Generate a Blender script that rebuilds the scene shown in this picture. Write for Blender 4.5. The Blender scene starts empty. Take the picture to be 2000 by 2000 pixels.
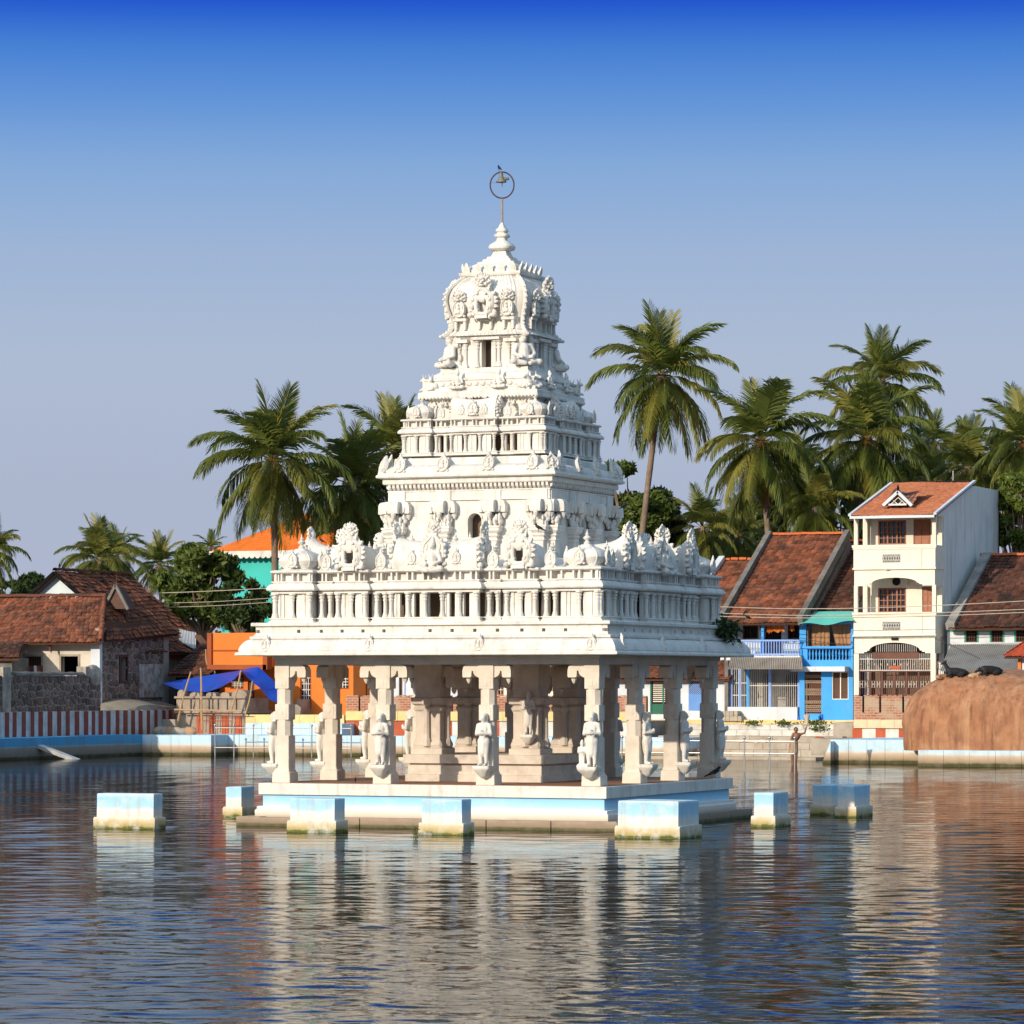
import bpy, bmesh, math, random
import numpy as np
from mathutils import Vector, Matrix, noise as mnoise
random.seed(7)
R = math.radians
scene = bpy.context.scene
COL = scene.collection

# ------------------------------------------------------------------ camera
# World axes follow the temple: x along its front, y away from the viewer's bank, z up, water level 0.
FPX, HOR = 7098.0, 1335.0            # focal length and horizon row of the photograph (2000 px wide)
YAW = R(22.5)
CR = Vector((math.cos(YAW), math.sin(YAW), 0)); CF = Vector((-math.sin(YAW), math.cos(YAW), 0))
CAM = Vector((34.77, -83.3, 3.42))
cam_d = bpy.data.cameras.new('camera'); cam = bpy.data.objects.new('camera', cam_d); COL.objects.link(cam)
cam.location = CAM; cam.rotation_euler = (R(90), 0, YAW)
cam_d.sensor_width = 36; cam_d.lens = 36 * FPX / 2000; cam_d.shift_y = (HOR - 1000) / 2000
cam_d.clip_start = 1; cam_d.clip_end = 9000
scene.camera = cam

# ------------------------------------------------------------------ sky and sun
EXPO = 0.9                          # the photograph is exposed for the shade as much as for the sun
SUN_AZ, SUN_EL = R(17), R(18.5)        # azimuth left of the temple's front normal
sun_vec = Vector((-math.sin(SUN_AZ) * math.cos(SUN_EL), -math.cos(SUN_AZ) * math.cos(SUN_EL), math.sin(SUN_EL)))
world = bpy.data.worlds.new('World'); scene.world = world; world.use_nodes = True
wn, wl = world.node_tree.nodes, world.node_tree.links
wn.clear()
w_out = wn.new('ShaderNodeOutputWorld'); w_bg = wn.new('ShaderNodeBackground'); w_bg.inputs[1].default_value = 0.15
w_sky = wn.new('ShaderNodeTexSky'); w_sky.sky_type = 'NISHITA'; w_sky.sun_disc = False
w_sky.sun_elevation = SUN_EL; w_sky.sun_rotation = math.atan2(sun_vec.x, sun_vec.y)
w_sky.air_density = 2.0; w_sky.dust_density = 2.0; w_sky.ozone_density = 4.0
w_tc = wn.new('ShaderNodeTexCoord'); w_sep = wn.new('ShaderNodeSeparateXYZ')
w_map = wn.new('ShaderNodeMapRange'); w_map.inputs['From Min'].default_value = 0; w_map.inputs['From Max'].default_value = 0.3
w_ramp = wn.new('ShaderNodeValToRGB')
def lin(c):
    return tuple((x / 12.92 if x <= .04045 else ((x + .055) / 1.055) ** 2.4) for x in (c[0] / 255, c[1] / 255, c[2] / 255)) + (1,)
stops = [(0.0, (178, 184, 204)), (0.046, (172, 182, 205)), (0.088, (174, 188, 211)), (0.118, (158, 181, 214)), (0.141, (133, 170, 217)),
         (0.158, (99, 149, 216)), (0.172, (70, 128, 212)), (0.181, (44, 100, 208)), (0.187, (30, 76, 202)), (0.196, (38, 74, 158)), (0.210, (56, 82, 124)), (0.3, (70, 92, 122))]
el = w_ramp.color_ramp.elements
while len(el) < len(stops): el.new(0.5)
for e, (p, c) in zip(el, stops): e.position = p / 0.3; e.color = lin(c)
w_x10 = wn.new('ShaderNodeVectorMath'); w_x10.operation = 'SCALE'; w_x10.inputs['Scale'].default_value = 1 / (0.15 * 2 ** EXPO)
w_fac = wn.new('ShaderNodeMapRange'); w_fac.inputs['From Min'].default_value = 0.20; w_fac.inputs['From Max'].default_value = 0.42
w_fac.inputs['To Min'].default_value = 0.0; w_fac.inputs['To Max'].default_value = 1.0
w_mix = wn.new('ShaderNodeMix'); w_mix.data_type = 'RGBA'
wl.new(w_tc.outputs['Generated'], w_sep.inputs[0]); wl.new(w_sep.outputs[2], w_map.inputs[0]); wl.new(w_map.outputs[0], w_ramp.inputs[0])
wl.new(w_ramp.outputs[0], w_x10.inputs[0]); wl.new(w_sep.outputs[2], w_fac.inputs[0]); wl.new(w_fac.outputs[0], w_mix.inputs['Factor'])
wl.new(w_x10.outputs[0], w_mix.inputs['A']); wl.new(w_sky.outputs[0], w_mix.inputs['B'])
wl.new(w_mix.outputs['Result'], w_bg.inputs[0]); wl.new(w_bg.outputs[0], w_out.inputs[0])

sun_d = bpy.data.lights.new('sun', 'SUN'); sun = bpy.data.objects.new('sun', sun_d); COL.objects.link(sun)
sun_d.energy = 2.2; sun_d.angle = R(0.55); sun_d.color = (1.0, 0.865, 0.69)
sun.rotation_euler = (-sun_vec).to_track_quat('-Z', 'Y').to_euler(); sun.location = (-60, -90, 60)

vs = scene.view_settings
vs.view_transform = 'Standard'; vs.look = 'None'; vs.exposure = EXPO; vs.gamma = 1.0; vs.use_curve_mapping = False
scene.cycles.use_denoising = True
scene.cycles.max_bounces = 8; scene.cycles.transparent_max_bounces = 8

# ------------------------------------------------------------------ measuring the photograph
def ray(px, py): return CR * ((px - 1000) / FPX) + CF + Vector((0, 0, -(py - HOR) / FPX))
def at_v(px, py, v):                 # a point of the plane y = v
    d = ray(px, py); t = (v - CAM.y) / d.y; p = CAM + d * t; return p
def at_u(px, py, u):
    d = ray(px, py); t = (u - CAM.x) / d.x; return CAM + d * t
def at_z(px, py, z):
    d = ray(px, py); t = (z - CAM.z) / d.z; return CAM + d * t
def U(px, v): return at_v(px, 0, v).x
def Z(px, py, v): return at_v(px, py, v).z
def VU(px, u): return at_u(px, 0, u).y
def ZU(px, py, u): return at_u(px, py, u).z

# ------------------------------------------------------------------ materials
MATS = {}
def mat(name, c1, c2=None, scale=2.0, rough=0.8, spec=0.25, bump=0.0, bscale=30.0, dirt=0.0, dirtc=(.16, .13, .10), dscale=1.2, streak=0.0,
        streakc=(.08, .075, .07), metal=0.0, attr=None, zramp=None, detail=6.0, trans=0.0, sscale=2.2):
    if name in MATS: return MATS[name]
    m = bpy.data.materials.new(name); m.use_nodes = True; MATS[name] = m
    n, l = m.node_tree.nodes, m.node_tree.links
    b = n['Principled BSDF']; b.inputs['Roughness'].default_value = rough; b.inputs['Specular IOR Level'].default_value = spec
    b.inputs['Metallic'].default_value = metal
    geo = n.new('ShaderNodeNewGeometry'); pos = geo.outputs['Position']
    def noise(sc, det=detail, vec=None, rgh=.6):
        t = n.new('ShaderNodeTexNoise'); t.inputs['Scale'].default_value = sc; t.inputs['Detail'].default_value = det
        t.inputs['Roughness'].default_value = rgh; l.new(vec or pos, t.inputs['Vector']); return t.outputs[0]
    def ramp(v, a, bb):
        r = n.new('ShaderNodeMapRange'); r.inputs['From Min'].default_value = a; r.inputs['From Max'].default_value = bb
        l.new(v, r.inputs[0]); return r.outputs[0]
    def mixc(f, A, B):
        x = n.new('ShaderNodeMix'); x.data_type = 'RGBA'
        for s, val in (('A', A), ('B', B)):
            if isinstance(val, tuple): x.inputs[s].default_value = val + (1,) if len(val) == 3 else val
            else: l.new(val, x.inputs[s])
        if isinstance(f, float): x.inputs['Factor'].default_value = f
        else: l.new(f, x.inputs['Factor'])
        return x.outputs['Result']
    def mul(v, k):
        x = n.new('ShaderNodeMath'); x.operation = 'MULTIPLY'; l.new(v, x.inputs[0])
        if isinstance(k, (int, float)): x.inputs[1].default_value = k
        else: l.new(k, x.inputs[1])
        return x.outputs[0]
    c2 = c2 or tuple(x * .82 for x in c1)
    if attr:
        a = n.new('ShaderNodeAttribute'); a.attribute_name = attr
        base = mixc(ramp(noise(scale), .35, .7), c1, c2)
        x = n.new('ShaderNodeMix'); x.data_type = 'RGBA'; x.blend_type = 'MULTIPLY'; x.inputs['Factor'].default_value = 1
        l.new(base, x.inputs['A']); l.new(a.outputs['Color'], x.inputs['B']); colr = x.outputs['Result']
    else:
        colr = mixc(ramp(noise(scale), .32, .68), c1, c2)
    if zramp:                                           # paint and water stains that change with height
        sp = n.new('ShaderNodeSeparateXYZ'); l.new(pos, sp.inputs[0])
        wob = n.new('ShaderNodeMath'); wob.operation = 'MULTIPLY_ADD'; wob.inputs[1].default_value = zramp[1]
        l.new(noise(3.0), wob.inputs[0]); l.new(sp.outputs[2], wob.inputs[2])
        z0, z1 = zramp[0][0][0], zramp[0][-1][0]
        mr = n.new('ShaderNodeMapRange'); mr.inputs['From Min'].default_value = z0 + zramp[1] * .5; mr.inputs['From Max'].default_value = z1 + zramp[1] * .5
        l.new(wob.outputs[0], mr.inputs[0])
        cr = n.new('ShaderNodeValToRGB'); e = cr.color_ramp.elements
        while len(e) < len(zramp[0]): e.new(.5)
        for q, (z, c) in zip(e, zramp[0]): q.position = (z - z0) / (z1 - z0); q.color = c + (1,)
        l.new(mr.outputs[0], cr.inputs[0])
        colr = mixc(mul(ramp(noise(scale), .3, .7), .55), cr.outputs[0], tuple(.9 * v for v in c2)) if zramp[2] else cr.outputs[0]
    if dirt:
        colr = mixc(mul(ramp(noise(dscale, 8.0), .50, .72), dirt), colr, dirtc)
    if streak:
        mp = n.new('ShaderNodeMapping'); mp.inputs['Scale'].default_value = (sscale, sscale, sscale * .09); l.new(pos, mp.inputs[0])
        f1 = ramp(noise(1.6, 5.0, mp.outputs[0]), .52, .75)
        colr = mixc(mul(f1, streak), colr, streakc)
    l.new(colr, b.inputs['Base Color'])
    if bump:
        bp = n.new('ShaderNodeBump'); bp.inputs['Strength'].default_value = bump; bp.inputs['Distance'].default_value = .02
        l.new(noise(bscale, 4.0), bp.inputs['Height']); l.new(bp.outputs[0], b.inputs['Normal'])
    if trans:
        t = n.new('ShaderNodeBsdfTranslucent'); l.new(colr, t.inputs[0]); ms = n.new('ShaderNodeMixShader'); ms.inputs[0].default_value = trans
        out = n['Material Output']; l.new(b.outputs[0], ms.inputs[1]); l.new(t.outputs[0], ms.inputs[2]); l.new(ms.outputs[0], out.inputs[0])
    return m

# ------------------------------------------------------------------ mesh building
class MB:
    def __init__(s): s.v = []; s.f = []; s.m = []; s.mi = 0; s.tint = None; s.tv = []
    def add(s, vs, fs):
        o = len(s.v); s.v += [tuple(p) for p in vs]; s.f += [tuple(i + o for i in f) for f in fs]; s.m += [s.mi] * len(fs)
        if s.tint is not None: s.tv += [s.tint] * len(fs)
        return s
    def box(s, x0, x1, y0, y1, z0, z1):
        return s.add([(x0, y0, z0), (x1, y0, z0), (x1, y1, z0), (x0, y1, z0), (x0, y0, z1), (x1, y0, z1), (x1, y1, z1), (x0, y1, z1)],
                     [(0, 3, 2, 1), (4, 5, 6, 7), (0, 1, 5, 4), (1, 2, 6, 5), (2, 3, 7, 6), (3, 0, 4, 7)])
    def obox(s, c, ax, ay, az):          # oriented box from centre and half-axis vectors
        c, ax, ay, az = map(Vector, (c, ax, ay, az)); V = []
        for k in (-1, 1):
            for (i, j) in ((-1, -1), (1, -1), (1, 1), (-1, 1)): V.append(c + ax * i + ay * j + az * k)
        return s.add(V, [(0, 3, 2, 1), (4, 5, 6, 7), (0, 1, 5, 4), (1, 2, 6, 5), (2, 3, 7, 6), (3, 0, 4, 7)])
    def loft(s, rings, cap0=True, cap1=True, closed=True):
        n = len(rings[0]); V = [p for r in rings for p in r]; Fs = []
        for i in range(len(rings) - 1):
            for j in range(n if closed else n - 1):
                a, b = i * n + j, i * n + (j + 1) % n; Fs.append((a, b, b + n, a + n))
        if cap0: Fs.append(tuple(reversed(range(n))))
        if cap1: Fs.append(tuple(range((len(rings) - 1) * n, len(rings) * n)))
        return s.add(V, Fs)
    def rp(s, prof, hx=0.0, hy=None, cx=0, cy=0):   # rectangular mouldings: (offset, z)
        hy = hx if hy is None else hy
        return s.loft([[(cx - hx - o, cy - hy - o, z), (cx + hx + o, cy - hy - o, z), (cx + hx + o, cy + hy + o, z), (cx - hx - o, cy + hy + o, z)] for o, z in prof])
    def se(s, prof, n=24, p=5.0, cx=0, cy=0):       # rounded-square rings: (half size, z)
        rs = []
        for q, z in prof:
            r = []
            for i in range(n):
                a = 2 * math.pi * (i + .5) / n; c, d = math.cos(a), math.sin(a)
                k = (abs(c) ** p + abs(d) ** p) ** (-1 / p); r.append((cx + q * k * c, cy + q * k * d, z))
            rs.append(r)
        return s.loft(rs)
    def lathe(s, prof, n=12, cx=0, cy=0, ph=0.0):
        return s.loft([[(cx + r * math.cos(ph + 2 * math.pi * i / n), cy + r * math.sin(ph + 2 * math.pi * i / n), z) for i in range(n)] for r, z in prof])
    def oct(s, prof, cx=0, cy=0):                   # (half, chamfer, z): eight-sided shaft rings
        rs = []
        for h, c, z in prof:
            k = h - c; rs.append([(cx + x, cy + y, z) for x, y in ((-k, -h), (k, -h), (h, -k), (h, k), (k, h), (-k, h), (-h, k), (-h, -k))])
        return s.loft(rs)
    def prism(s, poly, a0, a1, axis='y'):           # poly in the other two axes
        def P(q, a): return (q[0], a, q[1]) if axis == 'y' else ((a, q[0], q[1]) if axis == 'x' else (q[0], q[1], a))
        n = len(poly); V = [P(q, a0) for q in poly] + [P(q, a1) for q in poly]
        return s.add(V, [tuple(range(n)), tuple(reversed(range(n, 2 * n)))] + [(i, i + n, (i + 1) % n + n, (i + 1) % n) for i in range(n)])
    def tube(s, pts, rad, n=8):
        pts = [Vector(p) for p in pts]; rad = rad if isinstance(rad, (list, tuple)) else [rad] * len(pts); rs = []; up = None
        for i, p in enumerate(pts):
            d = (pts[min(i + 1, len(pts) - 1)] - pts[max(i - 1, 0)]).normalized()
            if up is None: up = d.orthogonal().normalized()
            up = (up - d * up.dot(d)); up = up.normalized() if up.length > 1e-6 else d.orthogonal().normalized()
            w = d.cross(up); rs.append([p + (up * math.cos(2 * math.pi * k / n) + w * math.sin(2 * math.pi * k / n)) * rad[i] for k in range(n)])
        return s.loft(rs)
    def ball(s, c, r, n=8, m=6):
        r = (r, r, r) if not isinstance(r, (tuple, list)) else r; V = [(c[0], c[1], c[2] - r[2])]; Fs = []
        for j in range(1, m):
            t = -math.pi / 2 + math.pi * j / m
            for i in range(n):
                a = 2 * math.pi * i / n; V.append((c[0] + r[0] * math.cos(t) * math.cos(a), c[1] + r[1] * math.cos(t) * math.sin(a), c[2] + r[2] * math.sin(t)))
        V.append((c[0], c[1], c[2] + r[2])); T = len(V) - 1
        for i in range(n):
            Fs.append((0, 1 + (i + 1) % n, 1 + i)); b = 1 + (m - 2) * n; Fs.append((T, b + i, b + (i + 1) % n))
            for j in range(m - 2): Fs.append((1 + j * n + i, 1 + j * n + (i + 1) % n, 1 + (j + 1) * n + (i + 1) % n, 1 + (j + 1) * n + i))
        return s.add(V, Fs)
    def limb(s, pts, rad, n=10):                    # tube with round ends, for bodies that are then remeshed
        s.tube(pts, rad, n)
        for p, r in zip(pts, rad if isinstance(rad, (list, tuple)) else [rad] * len(pts)): s.ball(p, r, n, 6)
        return s
    def xf(s, M, start=0):
        s.v[start:] = [tuple(M @ Vector(p)) for p in s.v[start:]]; return s
    def mesh(s, name, mats, smooth=None):
        me = bpy.data.meshes.new(name); me.from_pydata(s.v, [], s.f)
        for m in (mats if isinstance(mats, (list, tuple)) else [mats]): me.materials.append(m)
        if any(s.m): me.polygons.foreach_set('material_index', s.m)
        if s.tv:
            a = me.color_attributes.new('tint', 'FLOAT_COLOR', 'CORNER'); k = 0; buf = []
            for f, t in zip(s.f, s.tv): buf += list(t + (1,)) * len(f)
            a.data.foreach_set('color', buf)
        if smooth:
            me.polygons.foreach_set('use_smooth', [True] * len(me.polygons)); me.set_sharp_from_angle(angle=R(smooth))
        me.update(); return me
    def obj(s, name, mats, parent=None, smooth=None, loc=(0, 0, 0), rz=0.0, **k):
        return put(name, s.mesh(name, mats, smooth), parent, loc, rz, **k)
def put(name, me, parent=None, loc=(0, 0, 0), rz=0.0, scale=None, rot=None, label=None, cat=None, group=None, kind=None):
    o = bpy.data.objects.new(name, me); COL.objects.link(o)
    if parent is not None: o.parent = parent
    o.location = loc; o.rotation_euler = rot or (0, 0, rz)
    if scale is not None: o.scale = scale if isinstance(scale, (tuple, list)) else (scale,) * 3
    return tag(o, label, cat, group, kind)
def tag(o, label=None, cat=None, group=None, kind=None):
    for k, v in (('label', label), ('category', cat), ('group', group), ('kind', kind)):
        if v: o[k] = v
    return o
def empty(name, loc=(0, 0, 0), rz=0.0, **k):
    return put(name, None, None, loc, rz, **k)
def remesh(mb, name, m, voxel, smooth_iter=2, dec=None):     # weld overlapping volumes into one continuous skin
    o = mb.obj(name + '_tmp', m); md = o.modifiers.new('r', 'REMESH'); md.mode = 'VOXEL'; md.voxel_size = voxel
    if smooth_iter: sm = o.modifiers.new('s', 'SMOOTH'); sm.iterations = smooth_iter; sm.factor = .5
    if dec: d = o.modifiers.new('d', 'DECIMATE'); d.ratio = dec
    dg = bpy.context.evaluated_depsgraph_get(); me = bpy.data.meshes.new_from_object(o.evaluated_get(dg)); me.name = name
    old = o.data; bpy.data.objects.remove(o); bpy.data.meshes.remove(old)
    me.polygons.foreach_set('use_smooth', [True] * len(me.polygons)); me.materials.clear(); me.materials.append(m); return me
def wall_cells(mb, x0, x1, z0, z1, holes, P):   # wall slab with rectangular holes; P(x0,x1,z0,z1) adds one cell
    xs = sorted({x0, x1, *[h[0] for h in holes], *[h[1] for h in holes]}); zs = sorted({z0, z1, *[h[2] for h in holes], *[h[3] for h in holes]})
    xs = [x for x in xs if x0 <= x <= x1]; zs = [z for z in zs if z0 <= z <= z1]
    for j in range(len(zs) - 1):
        i = 0
        while i < len(xs) - 1:
            def solid(i): 
                cx, cz = (xs[i] + xs[i + 1]) / 2, (zs[j] + zs[j + 1]) / 2
                return not any(h[0] < cx < h[1] and h[2] < cz < h[3] for h in holes)
            if solid(i):
                k = i
                while k + 1 < len(xs) - 1 and solid(k + 1): k += 1
                P(xs[i], xs[k + 1], zs[j], zs[j + 1]); i = k + 1
            else: i += 1
def facade(mb, v, x0, x1, z0, z1, holes, thick=.22):
    wall_cells(mb, x0, x1, z0, z1, holes, lambda a, b, c, d: mb.box(a, b, v, v + thick, c, d))
# ------------------------------------------------------------------ shared materials
M_WHITE = mat('white_lime_plaster', (.75, .725, .68), (.66, .63, .58), scale=1.6, rough=.75, dirt=.5, dirtc=(.44, .40, .35), dscale=2.6, streak=.5, streakc=(.34, .31, .28), bump=.35, bscale=22, sscale=4.5)
M_STONEW = mat('whitewashed_granite', (.74, .67, .58), (.64, .57, .48), scale=2.5, rough=.8, dirt=.45, dirtc=(.42, .35, .28), dscale=2.2, streak=.15, streakc=(.35, .3, .25), bump=.35, bscale=30)
M_FLOOR = mat('red_floor_stone', (.34, .17, .09), (.24, .13, .08), scale=3, rough=.7, bump=.2)
M_FOOT = mat('footing_granite', (.42, .33, .25), (.26, .20, .15), scale=4, rough=.8, zramp=([(-.3, (.03, .035, .015)), (.045, (.07, .075, .02)), (.09, (.30, .22, .15)), (.24, (.44, .35, .27))], .05, True), bump=.5)
BLK = [(-.3, (.04, .05, .02)), (.04, (.10, .12, .03)), (.075, (.40, .33, .12)), (.16, (.58, .46, .27)), (.30, (.72, .68, .60)), (.44, (.72, .73, .73)), (.54, (.40, .65, .80)), (.74, (.33, .61, .82)), (.82, (.55, .70, .78)), (1.05, (.62, .72, .78))]
M_BLOCK = mat('painted_tank_block', (.7, .7, .7), (.72, .74, .76), scale=4, rough=.75, zramp=(BLK, .22, False), dirt=.75, dirtc=(.72, .73, .72), dscale=3.2, streak=.45, streakc=(.40, .31, .2), bump=.5, sscale=4)
M_BASEB = mat('base_blue_paint', (.7, .7, .7), (.7, .7, .7), rough=.75, zramp=([(.20, (.40, .32, .25)), (.28, (.62, .55, .47)), (.40, (.74, .71, .66)), (.47, (.76, .75, .72)), (.485, (.45, .70, .84)), (.60, (.32, .61, .84)), (.75, (.28, .57, .83))], .03, False), dirt=.3, dirtc=(.66, .64, .6), streak=.2, streakc=(.5, .42, .34))
QUAY = [(-.3, (.05, .05, .02)), (.10, (.06, .06, .02)), (.18, (.30, .22, .14)), (.42, (.52, .42, .32)), (.50, (.62, .60, .56)), (.56, (.50, .68, .80)), (1.1, (.50, .70, .84))]
M_QUAY = mat('quay_paint_pale_blue', (.6, .6, .6), rough=.8, zramp=(QUAY, .12, False), dirt=.35, dirtc=(.32, .25, .18), dscale=1.4, streak=.3, streakc=(.25, .2, .15), bump=.3)
QB = [(-.3, (.02, .025, .01)), (.09, (.04, .045, .02)), (.16, (.20, .17, .14)), (.5, (.30, .27, .23)), (.54, (.30, .40, .46)), (.60, (.08, .34, .60)), (1.1, (.07, .36, .66))]
M_QUAYB = mat('quay_paint_blue', (.6, .6, .6), rough=.8, zramp=(QB, .10, False), dirt=.5, dirtc=(.18, .16, .14), dscale=.8, streak=.4, streakc=(.12, .12, .12), bump=.3)
M_GROUND = mat('packed_earth', (.28, .21, .14), (.20, .15, .10), scale=.4, rough=.9, bump=.3, bscale=3)
M_CONC = mat('worn_concrete', (.40, .35, .29), (.28, .24, .20), scale=1.2, rough=.85, dirt=.5, dirtc=(.14, .12, .1), bump=.4)
M_DARK = mat('dark_interior', (.02, .017, .014), (.015, .012, .01), rough=.9)  # near-black colour stands in for shade inside rooms and openings; dark fittings too
M_RED = mat('brick_red_paint', (.50, .11, .045), (.38, .08, .04), scale=2, rough=.8, dirt=.4, dirtc=(.3, .2, .15))
M_WPAINT = mat('white_wall_paint', (.72, .70, .66), (.60, .58, .55), scale=2, rough=.8, dirt=.5, dirtc=(.34, .30, .26), streak=.4, streakc=(.25, .23, .2))
M_YEL = mat('pale_yellow_paint', (.78, .58, .26), (.66, .48, .22), scale=2, rough=.8, dirt=.35, dirtc=(.4, .32, .2))
M_MAROON = mat('maroon_stripe_paint', (.30, .075, .05), (.22, .055, .04), scale=2.5, rough=.85, dirt=.45, dirtc=(.12, .1, .09), streak=.35)
M_GREYW = mat('weathered_white_paint', (.66, .65, .64), (.5, .49, .48), scale=2.5, rough=.85, dirt=.6, dirtc=(.2, .18, .16), streak=.5)

# ------------------------------------------------------------------ ground and water
BANK_U, BANK_V = -48.0, 72.0
g = MB()
def sheet(mb, x0, x1, y0, y1, z): mb.add([(x0, y0, z), (x1, y0, z), (x1, y1, z), (x0, y1, z)], [(0, 1, 2, 3)])
sheet(g, -3000, 3000, 82.5, 5000, 1.72)
sheet(g, -3000, -51.0, -400, 82.5, 1.72)
sheet(g, 60, 3000, -400, 82.5, 1.72)
g.obj('ground', M_GROUND, kind='structure', label='packed earth ground of the town around the tank')
gf = MB(); sheet(gf, -51.0, 60, -400, -92, 1.6)
gf.obj('terrace', M_CONC, kind='structure', label='paved terrace on the near bank of the tank')

def water_material():
    m = bpy.data.materials.new('tank_water'); m.use_nodes = True; n, l = m.node_tree.nodes, m.node_tree.links
    b = n['Principled BSDF']; b.inputs['Base Color'].default_value = (.010, .011, .008, 1); b.inputs['Roughness'].default_value = .03
    b.inputs['IOR'].default_value = 1.333; b.inputs['Specular IOR Level'].default_value = .5
    geo = n.new('ShaderNodeNewGeometry'); t = n.new('ShaderNodeTexNoise'); t.inputs['Scale'].default_value = 5.5; t.inputs['Detail'].default_value = 3; l.new(geo.outputs['Position'], t.inputs['Vector'])
    bp = n.new('ShaderNodeBump'); bp.inputs['Strength'].default_value = .4; bp.inputs['Distance'].default_value = .008
    l.new(t.outputs[0], bp.inputs['Height']); l.new(bp.outputs[0], b.inputs['Normal'])
    # patchy dark diffuse mixed in to dim the water's reflections
    mp = n.new('ShaderNodeMapping'); mp.inputs['Scale'].default_value = (.6, 1.4, 1); mp.inputs['Rotation'].default_value = (0, 0, -YAW); l.new(geo.outputs['Position'], mp.inputs[0]); t2 = n.new('ShaderNodeTexNoise'); t2.inputs['Scale'].default_value = .16; t2.inputs['Detail'].default_value = 7; t2.inputs['Roughness'].default_value = .65; l.new(mp.outputs[0], t2.inputs['Vector'])
    mr = n.new('ShaderNodeMapRange'); mr.inputs['From Min'].default_value = .3; mr.inputs['From Max'].default_value = .7; mr.inputs['To Min'].default_value = .16; mr.inputs['To Max'].default_value = .40; l.new(t2.outputs[0], mr.inputs[0])
    df = n.new('ShaderNodeBsdfDiffuse'); df.inputs[0].default_value = (.030, .026, .020, 1); ms = n.new('ShaderNodeMixShader'); l.new(mr.outputs[0], ms.inputs[0]); l.new(b.outputs[0], ms.inputs[1]); l.new(df.outputs[0], ms.inputs[2]); l.new(ms.outputs[0], n['Material Output'].inputs[0])
    return m
WAVE_SLOPE = 0.037
def wave_height(x, y, cell):
    """Sum of short wind ripples; waves finer than the local mesh cell fade out."""
    rng = np.random.default_rng(5); h = np.zeros_like(x); n = 56
    patch = 1.0 + .35 * np.sin(.13 * x + .21 * y + 1.0) * np.sin(.19 * x - .11 * y) + .25 * np.sin(.41 * x + .33 * y) * np.sin(.37 * y - .29 * x + 2)
    for i in range(n):
        lam = .22 * (1.9 / .22) ** (rng.random()); k = 2 * np.pi / lam; th = rng.normal(-1.18, .5); ph = rng.random() * 6.283
        s = WAVE_SLOPE * np.sqrt(2 / n) * (1.25 if .3 < lam < .9 else .8)
        fade = np.clip((lam / cell - 2.2) / 2.0, 0, 1); h += fade * s / k * np.sin(k * (np.cos(th) * x + np.sin(th) * y) + ph)
    return h * patch
def build_water():
    rows = [14.0]
    while rows[-1] < 192: rows.append(rows[-1] * 1.00235)
    Yd = np.array(rows); tx = np.linspace(-.30, .30, 520); YY, TT = np.meshgrid(Yd, tx, indexing='ij'); XX = YY * TT
    x = CAM.x + CR.x * XX + CF.x * YY; y = CAM.y + CR.y * XX + CF.y * YY; z = wave_height(x, y, YY * .00235)
    edge = np.minimum(1, np.minimum((TT + .30) / .02, (.30 - TT) / .02)) * np.minimum(1, (YY - 14) / 3); z = z * np.clip(edge, 0, 1)
    nr, nc = YY.shape; keep = np.ones((nr - 1, nc - 1), bool)
    idx = np.arange(nr * nc).reshape(nr, nc); q = np.stack([idx[:-1, :-1], idx[:-1, 1:], idx[1:, 1:], idx[1:, :-1]], -1)
    cx = x[:-1, :-1]; cy = y[:-1, :-1]; keep = (cx > -52) & (cx < 61) & (cy < 84.5) & (cy > -92); q = q[keep]
    co = np.stack([x.ravel(), y.ravel(), z.ravel()], -1)
    # calm sheet round the rippled part, a hair lower
    me = bpy.data.meshes.new('water'); ext = np.array([(-52, -93, -.06), (61, -93, -.06), (61, 84.5, -.06), (-52, 84.5, -.06)]); n0 = len(co); co = np.concatenate([co, ext]); q = np.concatenate([q, [[n0, n0 + 1, n0 + 2, n0 + 3]]])
    me.vertices.add(len(co)); me.vertices.foreach_set('co', co.astype(np.float32).ravel()); me.loops.add(q.size); me.loops.foreach_set('vertex_index', q.astype(np.int32).ravel()); me.polygons.add(len(q)); me.polygons.foreach_set('loop_start', np.arange(0, q.size, 4, dtype=np.int32)); me.polygons.foreach_set('use_smooth', np.ones(len(q), bool)); me.update(calc_edges=True); me.validate()
    me.materials.append(water_material()); return put('water', me, kind='structure', label='dark rippled water of the temple tank')
build_water()

# ------------------------------------------------------------------ banks of the tank
def blocks_wall(name, mats, p0, p1, z0, z1, thick, n, label, cat, jit=.02, lip=None):
    """A masonry wall built from separate blocks along p0 -> p1 (front face), thickness to the far side."""
    root = empty(name, (0, 0, 0), label=label, cat=cat)
    d = Vector(p1) - Vector(p0); L = d.length; d.normalize(); nrm = Vector((-d.y, d.x))
    x = 0
    for i in range(n):
        w_ = L / n; mb = MB(); j = random.uniform(-jit, jit)
        a = Vector(p0) + d * (x + .006); b = Vector(p0) + d * (x + w_ - .006); q = nrm * j
        mb.add([(a.x + q.x, a.y + q.y, z0), (b.x + q.x, b.y + q.y, z0), (b.x + nrm.x * thick, b.y + nrm.y * thick, z0), (a.x + nrm.x * thick, a.y + nrm.y * thick, z0),
                (a.x + q.x, a.y + q.y, z1 + j * .5), (b.x + q.x, b.y + q.y, z1 + j * .5), (b.x + nrm.x * thick, b.y + nrm.y * thick, z1 + j * .5), (a.x + nrm.x * thick, a.y + nrm.y * thick, z1 + j * .5)],
               [(0, 3, 2, 1), (4, 5, 6, 7), (0, 1, 5, 4), (1, 2, 6, 5), (2, 3, 7, 6), (3, 0, 4, 7)])
        mb.obj('block', mats, root); x += w_
    return root
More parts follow.
